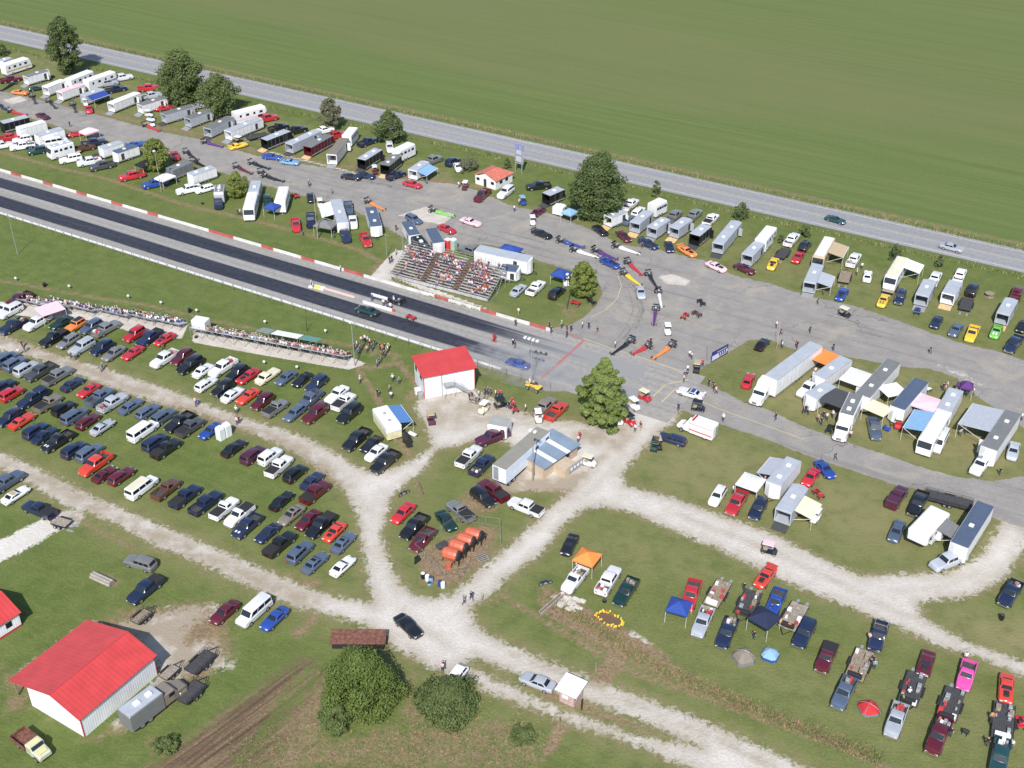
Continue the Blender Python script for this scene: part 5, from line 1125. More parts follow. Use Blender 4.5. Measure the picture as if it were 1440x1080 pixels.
g = MB(); g.box(L*.66, L*.66+.9, -1.33, -1.301, 1.3, 3.2); child('side_door', g.mesh('side_door', [GLASS]), root); g = MB(); g.box(L*.9, L*.9+.9, -1.33, -1.301, 1.3, 3.2); child('side_door', g.mesh('side_door', [GLASS]), root)
g = MB(); g.box(.3, L-.3, -1.32, -1.301, 2.0, 2.12); child('side_rail', g.mesh('side_rail', [WHITE]), root)
# --- small white utility building/trailer in the plaza ---
A = P(689, 590, 2.6); B = P(716, 595, 2.6); d = B-A; L = d.length
root = empty('office_trailer', (A.x, A.y, 0), math.atan2(d.y, d.x), 'short white box trailer with grey ribbed roof in the middle of the gravel plaza', 'trailer')
g = open_box(L, 2.8, 2.6, .4, False).v; mb = MB(); mb.rbox(0, L, -1.4, 1.4, .35, 2.58, .05); child('body', mb.mesh('body', [WHITE]), root)
mb = MB(); mb.rbox(.05, L-.05, -1.3, 1.3, 2.581, 2.66, .02); child('roof', mb.mesh('roof', [rib_mat('grey_rib_roof', (.33,.34,.33), .6, 2.5)]), root)
mb = MB(); mb.box(L*.7, L*.7+.6, -1.42, -1.401, 1.7, 2.0); child('window', mb.mesh('window', [GLASS]), root)
for sg in (-1, 1): child('wheel', wheel_mesh(.35, .22), root, (L*.5, sg*1.25, .35))
# --- yellow and white food trailer ---
A = P(554, 604-4, 2.9); B = P(534, 572, 2.9); d = B-A; L = max(d.length, 6.0)
root = empty('food_trailer', (A.x, A.y, 0), math.atan2(d.y, d.x), 'white roofed yellow food trailer with blue awning on the grass left of the tower', 'food trailer')
W_ = 2.6; mb = MB(); mb.box(0, L, -W_/2, W_/2, .5, 1.9); child('lower_body', mb.mesh('lower_body', [mat('pale_yellow', (.60,.56,.34), .5, 0, .2, 1.5)]), root); mb = MB(); mb.rbox(-.05, L+.05, -W_/2-.05, W_/2+.05, 1.901, 2.9, .1); child('upper_body', mb.mesh('upper_body', [WHITE]), root)
for x in (L*.3, L*.65): mb = MB(); mb.rbox(x-.25, x+.25, -.25, .25, 2.9, 3.05, .04); child('roof_vent', mb.mesh('roof_vent', [STEEL]), root)
add_awning(root, L, W_, 2.95, 'R', .12, .98, 2.4, 'b' if False else 'lb', drop=.5)
for o_ in root.children:
    if o_.name.startswith('awning') and not o_.name.startswith('awning_frame'): o_.color = (.08,.2,.45,1)
for x in (L*.4, L*.4+.8):
    for sg in (-1, 1): child('wheel', wheel_mesh(.35, .2), root, (x, sg*1.1, .35))
# --- entry shack on the gravel lane ---
A = P(787, 986); B = P(807, 995); d = B-A; root = empty('ticket_shack', (A.x, A.y, 0), math.atan2(d.y, d.x), 'small ticket booth with white roof between the two gravel lanes', 'booth'); w_ = 2.1; dd_ = 2.1
for x, y in ((0,0),(w_,0),(0,dd_),(w_,dd_)): g = MB(); g.box(x-.06, x+.06, y-.06, y+.06, 0, 2.2); child('post', g.mesh('post', [GREYWOOD]), root)
PINK = mat('faded_pink_board', (.42,.3,.28), .85, 0, .2, 2); g = MB(); g.box(.06, w_-.06, -.04, .04, .05, 2.15); g.box(-.04, .04, .062, dd_-.062, .05, 1.1); g.box(w_-.04, w_+.04, .062, dd_-.062, .05, 1.0); g.box(.06, w_-.06, dd_-.04, dd_+.04, .05, 1.0); child('wall', g.mesh('wall', [PINK]), root)
g = MB(); g.box(.35, 1.2, -.07, -.041, .95, 1.5); child('notice_board', g.mesh('notice_board', [WHITE]), root)
slab([(-.55,-.45,2.28),(w_+.45,-.45,2.28),(w_+.45,dd_+.6,2.5),(-.55,dd_+.6,2.5)], .1, [WHITE], 'roof', root); g = MB(); g.box(w_+.9, w_+1.05, .1, .25, 0, 1.9); child('leaning_board', g.mesh('leaning_board', [BLACK]), root)
# --- rusty shed behind the willow ---
A = P(466, 904, 1.1); B = P(540, 904, 1.1); root = empty('rusty_shed', (A.x, A.y, 0), 0, 'long low shed with rusty red roof behind the huge round tree', 'shed'); L = (B-A).length
g = MB(); g.box(0, .12, 0, 2.2, 0, 1.1); g.box(L-.12, L, 0, 2.2, 0, 1.1); g.box(.122, L-.122, 2.08, 2.2, 0, 1.1); g.box(.122, L-.122, 0, .12, 0, 1.0); child('wall', g.mesh('wall', [BLACK]), root)
slab([(-.25,-.25,1.12),(L+.2,-.25,1.12),(L+.2,2.3,1.38),(-.25,2.3,1.38)], .07, [RUST], 'roof', root)
# ---------- guard walls, rails, fences ----------
def in_strip(o): o.location = (O2.x, O2.y, 0); o.rotation_euler = (0, 0, R(-30)); return o
g = MB(); redseg = []
def sx_of(px, py): return toS(P(px, py))[0]
edges_ = [(-20,247),(16,253),(31,257),(61,262),(75,267),(108,272),(123,277),(157,284),(173,288),(208,297),(223,302),(294,334-12),(329,341),(368,352),(385,357),(424,370),(443,375),(484,387),(512,394),(560,410),(611,423),(631,428),(676,440),(698,446)]
ss = [sx_of(a, b) for a, b in edges_]; cur = -420; wallm = [mat('white_wall_paint', (.58,.57,.56), .7, 0, .2, .5), mat('red_wall_paint', (.38,.085,.08), .7, 0, .25, .6), mat('yellow_wall_paint', (.6,.55,.25), .7)]
reds = [(-22,16),(16+0,31)]
segs = [(16,31),(61,75),(108,123),(157,173),(208,223),(294,329),(368,385),(424,443),(484,512),(611,631),(676,698)]
pts_s = []
def s_at(px):   # wall base crossing at picture column px
    lo, hi = -300, 60
    for _ in range(40):
        m_ = (lo+hi)/2; q = S(m_, 0); 
        zc = math.cos(TH)*q.y + math.sin(TH)*CAM_H; x = 720 + F_PX*q.x/zc
        if x < px: lo = m_
        else: hi = m_
    return lo
cur = -420; lst = []
for x0, x1 in segs: a_, b_ = s_at(x0), s_at(x1); lst.append((cur, a_, 0)); lst.append((a_, b_, 1)); cur = b_
k_ = cur; e_ = s_at(775); lst.append((cur, s_at(745), 0)); lst.append((s_at(745), s_at(768), 1)); lst.append((s_at(768), e_, 0))
for a_, b_, mi in lst: g.box(a_, b_, -.11, .11, 0, .62, mi)
o = in_strip(lone('guard_wall', g.mesh('guard_wall', wallm), (0,0,0), 0, 'long white concrete guard wall with red sections on the pit side of the strip', 'guard wall'))
g = MB(); e_ = s_at(775)+3
g.box(-420, e_-4, -16.75, -16.6, .25, .62); 
o = in_strip(lone('guard_rail', g.mesh('guard_rail', [WHITE]), (0,0,0), 0, 'long white guard rail along the spectator side of the strip', 'guard rail'))
g = MB(); s0_ = -260
while s0_ < e_ - 4: g.box(s0_-.06, s0_+.06, -16.9, -16.751, 0, .7); s0_ += 2.5
po = bpy.data.objects.new('rail_posts', g.mesh('rail_posts', [STEEL])); COL.objects.link(po); po.parent = o
# chain link fence behind the rail: posts and top wire
def fence(name, pts, h, sp, label, m=STEEL, wires=(1.0, .5), r=.035, mesh_=False):
    g = MB(); g2 = MB(); first = True; A0 = pts[0]; root = empty(name, (A0.x, A0.y, 0), 0, label, 'fence')
    for i in range(len(pts)-1):
        a0 = pts[i]-A0; a1 = pts[i+1]-A0; n = max(1, round((a1-a0).length/sp))
        for k in range(n + (1 if i == len(pts)-2 else 0)): q = a0 + (a1-a0)*k/n; g.tube((q.x, q.y, 0), (q.x, q.y, h), r*.8, 5)
        for w_ in wires: g2.tube((a0.x, a0.y, h*w_-.02), (a1.x, a1.y, h*w_-.02), .015, 4)
        if mesh_:
            d = (a1-a0); L = d.length; k = int(L/.4)
            for q in range(k): p0 = a0 + d*q/k; p1 = a0 + d*(q+1)/k; g2.tube((p0.x,p0.y,.05),(p1.x,p1.y,h-.05),.006,3); g2.tube((p1.x,p1.y,.05),(p0.x,p0.y,h-.05),.006,3)
    child('posts', g.mesh('posts', [m]), root)['kind'] = 'stuff' if False else 'part'; child('wires', g2.mesh('wires', [STEEL]), root)
    for c_ in root.children:
        if 'kind' in c_: del c_['kind']
    return root
fence('chain_link_fence', [S(-150, 17.6), S(18, 17.6)], 1.5, 3.0, 'thin dark post and wire fence behind the white guard rail', BLACK)
fence('chain_link_fence', [P(584,775), P(625,812), P(653,808)], 1.5, 2.5, 'chain link fence round the yard with the orange tanks', STEEL, (1, .05), mesh_=True)
fence('chain_link_fence', [P(653,808), P(660,795)], 1.5, 2.0, 'short open gate section of the orange tank yard fence', STEEL, (1, .05), mesh_=True)
fence('chain_link_fence', [P(704,765), P(703,740), P(665,735), P(640,738), P(584,775)], 1.5, 2.5, 'back fence of the orange tank yard next to the parked cars', STEEL, (1, .05), mesh_=True)
# ---------- poles ----------
def pole(px, py, h, label, lamps=0, r=.09, m=GREYWOOD, arm=None, cat='light pole', name='light_pole', cross=False, lean=0, az=-120):
    p = P(px, py); root = empty(name, (p.x, p.y, 0), R(az), label, cat, 'poles'); g = MB(); g.tube((0,0,-.1), (lean,0,h), r, 7, 0, r*.6); child('pole', g.mesh('pole', [m]), root)
    for i in range(lamps):
        y = (i-(lamps-1)/2)*.8; g = MB(); g.rbox(lean-.1, lean+.45, y-.22, y+.22, h-.15, h+.1, .04); child('lamp_head', g.mesh('lamp_head', [WHITE]), root)
    if lamps > 1 or cross:
        g = MB(); g.tube((lean, -.4*max(2, lamps), h-.1), (lean, .4*max(2, lamps), h-.1), .04); child('crossarm', g.mesh('crossarm', [GREYWOOD]), root)
    return root
pole(25,358,9.2,'bare thin pole alone on the grass left of the strip',0,.07,STEEL); pole(46,214,7.5,'thin pole beside white pit trailers on the far left',0,.06,STEEL)
pole(227,270,10.2,'light pole with white lamp beside the blue pickup and small tree',1,.11); pole(447,336,10.6,'tall wooden pole beside the grey canopy in the pits',0,.13)
pole(544,361,5.2,'thin steel pole left of the right hand grandstand',0,.06,STEEL,cross=True); pole(567,356,7.5,'taller steel pole at the back corner of the grandstand',0,.06,STEEL)
pole(499,515,9.3,'tall light pole at the end of the long spectator stand',1,.1,STEEL); pole(747,546,10.2,'tall pole carrying four white lamps at the start line',4,.1,STEEL)
pole(797,436,8.0,'dark pole standing in front of the small lime tree',1,.1,BARK); pole(749,677,9.9,'wooden utility pole with lamps in front of the concession building',2,.14,GREYWOOD)
pole(1092,490,6.0,'thin pink pole in the middle of the pit junction',0,.05,mat('pink_pole', (.6,.35,.33), .6), cat='pole', name='pole'); pole(994,508,5.2,'thin grey pole beside the leaning blue banner',0,.05,STEEL)
pole(313,608,7.5,'thin pole with white box behind the portable toilets',0,.045,STEEL); pole(432,466,3.2,'short dark post behind the long spectator stand',0,.06,BLACK,cat='post',name='post')
for i, (x, y, lb) in enumerate([(838,944,'grey post with black top beside the upper gravel lane'),(786,1022,'grey post with black top beside the lower gravel lane'),(678,846,'leaning black post at the corner of the junction')]):
    pole(x, y, 1.6, lb, 0, .09, GREYWOOD, cat='post', name='post')
# white floodlights on low posts in the infield
for i, (x, y) in enumerate([(23,396),(98,407),(181,421),(227,430),(277,441),(373,457),(458,470),(372,514),(418,521)]):
    p = P(x, y); root = empty('ground_speaker', (p.x, p.y, 0), R(60), f'{ORD[i]} small white box from the left along the infield edge', 'speaker box', 'white boxes along the infield')
    g = MB(); g.tube((0,0,0),(0,0,.7),.04); child('post', g.mesh('post', [STEEL]), root); g = MB(); g.rbox(-.17,.17,-.22,.22,.7,1.0,.05); child('box', g.mesh('box', [WHITE]), root)
# ---------- stands ----------
def bleacher(name, A, rz, L, rows, rise, run, label, group, z0=.4, frame=STEEL, plank=ALU, aisles=(), rails=True, rear_h=1.0):
    # local x along the seats, y to the back; seats rise to the back
    root = empty(name, (A.x, A.y, 0), rz, label, 'bleachers', group)
    for i in range(rows):
        z = z0 + rise*i; y = run*i
        g = MB(); segs_ = []; x = 0
        for a_, b_ in sorted(aisles): segs_.append((x, a_)); x = b_
        segs_.append((x, L))
        for a_, b_ in segs_: g.box(a_, b_, y, y+.26, z, z+.05)
        child('seat_plank', g.mesh('seat_plank', [plank]), root)
        g = MB(); g.box(0, L, y-.36, y-.08, z-.30-(.0), z-.26); child('foot_plank', g.mesh('foot_plank', [FOOT]), root)
    g = MB(); n = max(2, round(L/2.2))
    for k in range(n+1):
        x = L*k/n; g.tube((x, -.3, z0-.33), (x, run*(rows-1)+.2, z0+rise*(rows-1)-.06), .04, 5); g.tube((x, run*(rows-1)+.2, 0), (x, run*(rows-1)+.2, z0+rise*(rows-1)-.06), .04, 5); g.tube((x, run*(rows-1)*.5, 0), (x, run*(rows-1)*.5, z0+rise*(rows-1)*.5-.1), .035, 5)
        g.tube((x, -.2, .05), (x, run*(rows-1)+.2, .05), .035, 5)
        g.tube((x, run*(rows-1)*.5, .05), (x, run*(rows-1)+.2, z0+rise*(rows-1)-.1), .03, 5)
        if k < n: g.tube((x, run*(rows-1)+.2, .1), (L*(k+1)/n, run*(rows-1)+.2, z0+rise*(rows-1)-.1), .03, 5)
    child('frame', g.mesh('frame', [frame]), root)
    if rails:
        g = MB(); zt = z0+rise*(rows-1); yb = run*(rows-1)+.35
        for zz in (.5, 1.0): g.tube((0, yb, zt+zz*rear_h), (L, yb, zt+zz*rear_h), .03, 5)
        for k in range(n+1): g.tube((L*k/n, yb, zt-.1), (L*k/n, yb, zt+rear_h), .025, 5)
        for x in (0, L): g.tube((x, 0, z0+1.0), (x, yb, zt+rear_h), .03, 5); g.tube((x, 0, z0), (x, 0, z0+1.0), .03, 5)
        child('hand_rail', g.mesh('hand_rail', [frame]), root)
    return root
STUFFSEATS = []      # seats of the dense crowd that nobody could count
def seat_crowd(root, L, rows, rise, run, z0, n, cols, where, group, aisles=(), rr=None, clusters=None, ind_rows=(), flip=False):
    taken = set(); mats_ = Matrix.Translation(root.location) @ Matrix.Rotation(root.rotation_euler.z, 4, 'Z'); tries = 0
    while len(taken) < n and tries < n*40:
        tries += 1; row = rr.randrange(rows); x = rr.uniform(.4, L-.4)
        if clusters and rr.random() < .75: cx, cr_, sp = rr.choice(clusters); x = rr.gauss(cx, sp); row = max(0, min(rows-1, int(round(rr.gauss(cr_, 1.2)))))
        if not .3 < x < L-.3: continue
        k = round(x/.58)
        if (row, k) in taken or any(a_-.2 < x < b_+.2 for a_, b_ in aisles): continue
        taken.add((row, k))
    for row in range(rows):
        ks = sorted([k for r_, k in taken if r_ == row], reverse=flip)
        for i, k in enumerate(ks):
            c = rr.choice(cols); pose = rr.choice(['sit','sit','sit_hat','sit_shorts','sit_up']); q = mats_ @ Vector((k*.58, run*row+.13, z0+rise*row+.055)); rz = root.rotation_euler.z - math.pi/2 + rr.uniform(-.35, .35)
            loc = Vector((q.x, q.y, q.z-.38))
            if row in ind_rows:
                hatw = ' and white cap' if pose == 'sit_hat' else ' and black cap' if pose == 'sit_up' else ''
                rn = ORD[row]
                person(loc, rz, pose, c, f"spectator in {SHIRT[c]} shirt, {ORD[min(i,51)]} from the left, {rn} row of the {where}", group, rr.uniform(.95, 1.08))
            else: STUFFSEATS.append((loc, rz, pose, c))
# right hand grandstand: faces the strip (towards UT), so local x runs towards -US
gA = P(687, 433); gB = P(549, 390); dd = gB - gA; GL = 22.8
rzg = math.atan2(dd.y, dd.x)
gs = bleacher('grandstand', gA, rzg + math.pi, -0 + GL, 1, .3, .6, 'x', None) if False else None
rt = R(-30); # along the seats, left to right; the back is towards +n
gA = P(549, 389)
root = bleacher('grandstand', gA, rt + R(2.5), GL, 12, .30, .62, 'large aluminium grandstand with brown aisles above the pit side of the strip', None, .9, STEEL, ALU, ((7.0, 8.4), (14.4, 15.8)))
BROWN = mat('brown_aisle_plate', (.14,.085,.07), .8, 0, .2, 2)
for a_, b_ in ((7.02, 8.38), (14.42, 15.78)):
    g = MB()
    for i in range(12): g.box(a_, b_, .62*i-.34, .62*i+.27, .9+.3*i-.24, .9+.3*i-.18)
    child('aisle_steps', g.mesh('aisle_steps', [BROWN]), root)
g = MB(); g.box(.05, GL-.05, -.36, -.30, .25, .9); child('front_panel', g.mesh('front_panel', [ALU]), root)
g = MB(); g.box(GL-2.0, GL, 7.2, 7.25, 5.0, 6.0); child('blank_board', g.mesh('blank_board', [WHITE]), root)
rr = random.Random(5)
seat_crowd(root, GL, 12, .30, .62, .9, 150, ['r','n','w','sb','m','k','w','v','lp','t','g','n','k'], 'grandstand', 'grandstand crowd', ((7.0, 8.4), (14.4, 15.8)), rr, ind_rows=(0,1,2,3,4), clusters=[(3, 9, 1.2), (17.5, 5, 1.5), (19, 8, 1.2), (16.8, 9, 1.0), (13, 7, 1), (12, 3, 1), (5, 6, 1.2), (20.5, 3, 1), (10.5, 9, 1.0)])
# six small bleacher units on concrete pads; they face the strip, backs to the car park
face = R(150)   # local x runs right-to-left so the back is towards the car park
us = [(36,424,76),(74,427,110),(104,432,143),(147,438,190),(191,445,227),(228,452,264)]
for i, (x0, y0, x1) in enumerate(us):
    a0 = P(x1, y0 + (x1-x0)*.235 - 4); a1 = P(x0, y0-4); L = min((a1-a0).length, 6.6)
    d = a1 - a0; rz = math.atan2(d.y, d.x)
    root = bleacher('small_bleacher', a0, rz, L, 5, .22, .60, f"{ORD[i]} small metal bleacher from the left on the concrete pad behind the infield", 'small bleachers', .42, STEEL, ALU, (), True, .3)
    seat_crowd(root, L, 5, .22, .60, .42, [14, 18, 22, 24, 24, 24][i], ['w','lp','v','sb','k','g','w','n','t'] if i < 5 else ['sb','b','sb','w','r','n'], 'small bleacher', 'small bleacher crowd', (), rr)
# the long stand
a0 = P(495, 503); a1 = P(281, 463); d = a1-a0; LS = d.length; rzl = math.atan2(d.y, d.x)
long_ = bleacher('long_stand', a0, rzl, LS, 6, .30, .58, 'long raised steel spectator stand left of the tower, packed with people', None, .55, STEEL, ALU, ())
seat_crowd(long_, LS, 6, .30, .58, .55, 215, ['w','w','lp','v','k','g','w','r','n','sb','t','m','lp'], 'long packed stand', 'long stand crowd', ((LS-2.9, LS),), rr, ind_rows=(4, 5), flip=True)
Mx = Matrix.Translation(a0) @ Matrix.Rotation(rzl, 4, 'Z')
for x0, x1, c, lb in ((9.2, 14.6, (.74,.76,.78), 'white flat shade tarp across the long stand'), (15.0, 17.6, (.22,.27,.27), 'grey green shade tarp left of the white one on the long stand'), (5.4, 8.9, (.12,.27,.24), 'dark green shade tarp right of the white one on the long stand')):
    root = empty('shade_tarp', Mx @ Vector((x0, 0, 0)), rzl, lb, 'canopy', 'shade tarps over the long stand'); g = MB(); L = x1-x0
    g.loft([[(0,.5,3.3),(L,.5,3.3),(L,2.9,3.9),(0,2.9,3.9)], [(0,.5,3.36),(L,.5,3.36),(L,2.9,3.96),(0,2.9,3.96)]]); child('tarp', fixn(g.mesh('tarp', [CLOTH])), root, color=c)
    for x in (.05, L-.05):
        for y, z in ((.55, 3.3), (2.85, 3.88)): g = MB(); g.tube((x, y, .6), (x, y, z), .03); child('post', g.mesh('post', [STEEL]), root)
root = empty('announcer_booth', Mx @ Vector((LS-2.8, .3, 0)), rzl, 'plain white box booth at the left end of the long stand', 'booth'); g = MB(); g.rbox(0, 2.9, 0, 2.0, 1.3, 3.2, .05); child('cabin', g.mesh('cabin', [WHITE]), root); g = MB()
for x in (.1, 2.8):
    for y in (.1, 1.9): g.tube((x, y, 0), (x, y, 1.3), .05)
child('legs_frame', g.mesh('legs_frame', [STEEL]), root)
# ======================= THE SPECTATOR CAR PARKS =======================
zone_cars('in the row right behind the small bleachers', 'cars parked behind the bleachers', '''
4 434 coupe w d
14 437 bigsuv w d
27 420 crew m d
18 458 crew n d B
52 453 crew w d B
86 454 sedan dg d
106 457 jeep o d Tk
128 459 suv lb d
150 461 crew g u B
189 470 suv r d
210 474 crew db d C
232 477 coupe r d H
''')
zone_cars('in the second row behind the small bleachers', 'cars parked behind the bleachers', '''
75 475 xcab k d C
96 480 wagon g d
115 487 bigsuv s d
143 489 suv n d
160 497 sedan g d
187 496 muscle r d
231 504 crew w d B
256 502 suv m d
267 513 bigsuv k d
''')
zone_cars('in the rows below the long stand', 'cars parked below the long stand', '''
286 521 sedan w u
313 516 crew w d B
333 524 suv k d
349 529 muscle r d H
376 529 classic cr u
402 531 sedan lb d
425 534 coupe k d
445 539 suv db d
290 540 wagon w u
313 546 suv k d
327 555 sedan w u
349 557 muscle ro d
369 564 suv m d
388 573 pickup g u C
436 561 xcab lb d
414 581 wagon lb d
443 581 bigsuv m d
474 554 classic w d
484 564 pickup w u C
491 581 bigsuv k d
''')
zone_cars('in the short row at the fork of the gravel roads', 'cars parked at the fork', '''
501 617 crew k d
522 624 coupe k d
529 636 sedan w d
541 649 crew k d
''')
zone_cars('in the top row of the long lot', 'cars parked in the long lot', '''
5 506 van lb u
21 511 suv lb u
37 518 suv s u
56 522 crew c d
82 527 crew g u C
102 540 sedan db u
125 549 coupe r d
141 557 xcab lb u
159 565 crew s u B
184 571 sedan lb u
208 578 wagon lb u
230 585 suv lb u
252 593 xcab k d
268 600 xcab c u C
296 606 coupe b d
''')
zone_cars('in the second row of the long lot', 'cars parked in the long lot', '''
5 543 suv n u
16 553 suv r u
45 560 xcab n d K
68 566 pickup bg u C
89 574 jeep k u
105 584 minivan lb u
124 592 wagon m u
144 601 coupe s u
201 605 van w u
218 621 minivan db u
234 630 xcab k u C
329 630 sedan k u
356 639 minivan pu u
380 641 suv w u
393 655 xcab w u C
415 665 suv k u
439 676 sedan db u
444 691 crew m u C
''')
zone_cars('in the third row of the long lot', 'cars parked in the long lot', '''
13 587 suv n d
31 592 muscle ro u
50 605 suv n u
63 612 sedan n u
81 620 xcab k d P
104 632 suv n u
126 636 suv lb u
134 652 crew ro d
147 667 coupe m u
171 669 wagon m u
199 684 van w u Tcr
234 687 pickup br u
261 697 xcab n u C
290 706 crew n u
316 714 pickup w u C
336 724 pickup w d C
347 739 xcab db d P
396 704 sedan k u
410 724 sedan bg d S
433 731 sedan m d
451 738 xcab k d C
470 748 coupe ro d H
483 763 sedan lb u S
376 750 coupe n d
394 764 xcab k u C
422 776 suv lb u S
443 791 sedan lb u S
482 796 coupe w u
''')
zone_cars('on the grass at the far left below the lower gravel road', 'cars on the lower left grass', '''
10 677 crew lb u
22 696 coupe w u Tt
54 716 xcab n @-20,-9 C
''')
zone_cars('on the lawn by the big barn', 'cars by the barn', '''
197 791 suv g @-20,-6
204 828 crew n d C
316 861 sedan m d
357 859 van w d
386 870 coupe b d
''')
zone_cars('on the central grass wedge', 'cars on the central wedge', '''
567 721 sedan r d
582 740 xcab k d
594 758 pickup m d
627 732 sedan dg @9,13
647 718 pickup g @-13,-10 C
679 699 suv k @13,10
693 689 crew m @-13,-9 C
660 641 xcab w u C
678 653 xcab db u B
739 712 crew w @-18,-7 C
692 614 crew pu @-22,8 K
''')
zone_cars('beside the start line and the conifer', 'cars by the start line', '''
766 571 crew bg u
783 577 pickup ro u
''')
place_car(574, 880, 'sedan', 'k', '@14,13', 'driving on the gravel junction')
place_car(756, 959, 'sedan', 's', '@-22,-8', 'parked between the two gravel lanes')
place_car(641, 951, 'hatch', 'w', '@-10,12', 'half hidden behind the spiky bush')
place_car(1175, 309, 'coupe', 'dt', '@22,6', 'driving on the highway', desc='dark blue green coupe')
place_car(1338, 348, 'sedan', 's', '@22,6', 'driving on the highway')
place_car(945, 617, 'wagon', 'db', '@-22,-7', 'parked on the grass left of the ambulance')
place_car(971, 553, 'muscle', 'w', '@-22,-6', 'crossing the lower pit lane', ex=['Tb','W'], desc='white drag car with bright blue roof')
place_car(517, 437, 'muscle', 'dg', '@-24,-8', 'on the near lane of the strip', ex=['H'], desc='dark green race car')
place_car(728, 511, 'muscle', 'b', '@-24,-8', 'doing a smoky burnout in the near lane', ex=['H'], desc='bright blue race car')
# camping field, lower right
zone_cars('on the camping field', 'cars on the camping field', '''
801 766 coupe k @-5,11
808 815 pickup w @-10,13 B
856 815 crew w @9,-16 B
880 831 xcab dg @-9,14 B
972 836 xcab r @-4,14
988 874 xcab s @-7,14 B
1022 889 xcab n @-7,14 B
1091 846 pickup b @-6,13
1131 890 bigsuv n @-8,14
1162 924 pickup m @-5,12 C
1076 811 muscle ro @-8,10 H+W
1235 894 pickup db @-4,10 R
''')
zone_cars('in the bottom right rows', 'race cars and tow trucks bottom right', '''
1187 974 xcab lb @-6,13 B
1260 1012 xcab s @-5,14 B
1302 933 muscle m @-4,12 H
1359 949 pickup p @-3,13
1320 1034 crew m @-5,14 B
1415 968 muscle ro @-1,12 H
1406 1064 crew dt @-2,14 B
''')
zone_cars('on the grass above the loop road', 'cars above the loop road', '''
1009 697 wagon w @-7,11
1036 706 crew r @-7,12
1066 715 suv n @-7,11
1140 671 coupe r @-8,12
1160 660 coupe b @6,6
1262 698 xcab pu @8,-13 K
1291 707 crew k @-6,12
1261 747 sedan lb @-4,11
1333 788 crew s @-18,7
''')
place_car(1421, 834, 'xcab', 'n', '@-10,13', 'alone at the right picture edge', ex=['B'])
# ======================= CARS IN THE PITS =======================
zone_cars('in the right pit block', 'cars in the right pit block', '''
1072 484 coupe k @10,-12
1052 535 coupe r @6,-12
1137 546 xcab w @-14,12
1230 602 xcab lb @3,14
1321 620 van w @-7,12
1425 634 sedan s @-4,13
1380 652 crew w @-12,16
''')
zone_cars('in the highway row', 'cars along the highway', '''
757 261 crew k 195
757 298 coupe m 60
844 324 muscle k @12,10 H
762 329 muscle k @22,8 H+W
887 287 xcab w 60
898 297 wagon w 60
885 309 sedan lb 60
948 303 crew g 60
976 302 crew g 60
1000 308 xcab w 60 C
877 332 muscle m @10,10 H
912 343 muscle db @20,10 H+W
941 347 coupe n @4,10
966 353 muscle o @12,8 H+W
1007 375 muscle lp @20,10 H
1047 378 muscle m @20,10
858 370 muscle b @18,8 H+W
901 411 coupe s @3,12
1114 336 crew w 62
1132 345 suv k 62
1087 371 muscle y @-5,12 H
1122 362 muscle r @-7,11
1201 365 crew w 62 B
1184 414 muscle b @-6,10 H
1220 388 coupe w 70
1242 423 muscle y @-5,9 N
1266 418 suv n @-4,11
1315 391 crew w 62
1350 387 crew w 62
1368 406 bigsuv k 62
1430 412 crew m 62
1317 453 coupe n @-7,11
1344 464 muscle lb @-9,11
1367 469 pickup y @-7,12
1401 466 muscle lg @-6,11 P
1426 483 crew n @-10,13
1438 459 coupe k @-6,11
''')
zone_cars('on the grass behind the grandstand', 'cars behind the grandstand', '''
662 353 crew g @-18,-6
630 364 muscle k @14,11
676 377 xcab w @-20,-7 C
729 408 sedan s 60
754 404 xcab w 62
783 411 suv k 62
''')
zone_cars('in the far pits', 'cars in the far pits', '''
15 111 crew m 30
28 130 muscle o @20,2
52 124 coupe dg 30
151 117 crew s 30
163 125 crew n 35
172 109 crew w 30
125 154 muscle r @2,9
209 123 crew r 20
213 134 crew s 30
60 163 coupe m @18,8
231 152 muscle r 28
284 147 crew s 35
376 166 crew r 35
392 179 xcab k 38
335 205 muscle y @14,-4 W
417 183 crew k 38
455 183 xcab w 38
472 190 crew r 38
517 199 xcab n 48
548 207 suv w @2,12
383 221 muscle b @18,2 W
408 228 muscle sb @18,2 W
494 249 muscle k @16,2
514 247 muscle n @18,3
557 246 pickup n 48
580 259 sedan r @16,4
609 225 crew g 50
637 227 suv n 55
644 235 coupe w @3,9
678 274 crew m @-10,10
711 270 bigsuv w @-14,10
582 308 wagon lb @16,8
628 322 muscle r @18,8
662 312 muscle lp @20,6
''')
zone_cars('in the infield pit row', 'cars above the infield', '''
14 193 crew r 25
2 204 crew w 25
31 196 suv w 208
31 205 crew w 208
48 204 coupe db 28
52 212 suv dt 210
109 188 muscle r 25
79 199 van w 28
132 200 crew n 28
120 207 pickup br 28
99 223 bigsuv w 208
125 227 crew w 208 B
143 233 crew c 212
185 247 crew r 210
192 203 muscle b 30 W
217 258 crew b 210
246 219 muscle r @5,8
307 284 crew n @1,12
376 283 jeep dg @1,10
265 266 crew w 214
288 266 wagon w 216
437 278 coupe k @1,10
437 309 crew n @1,12
416 316 pickup r @2,10
490 292 xcab lb @2,10
496 311 crew w @2,10 C
485 330 crew db @4,10
514 337 pickup r @4,10
''')
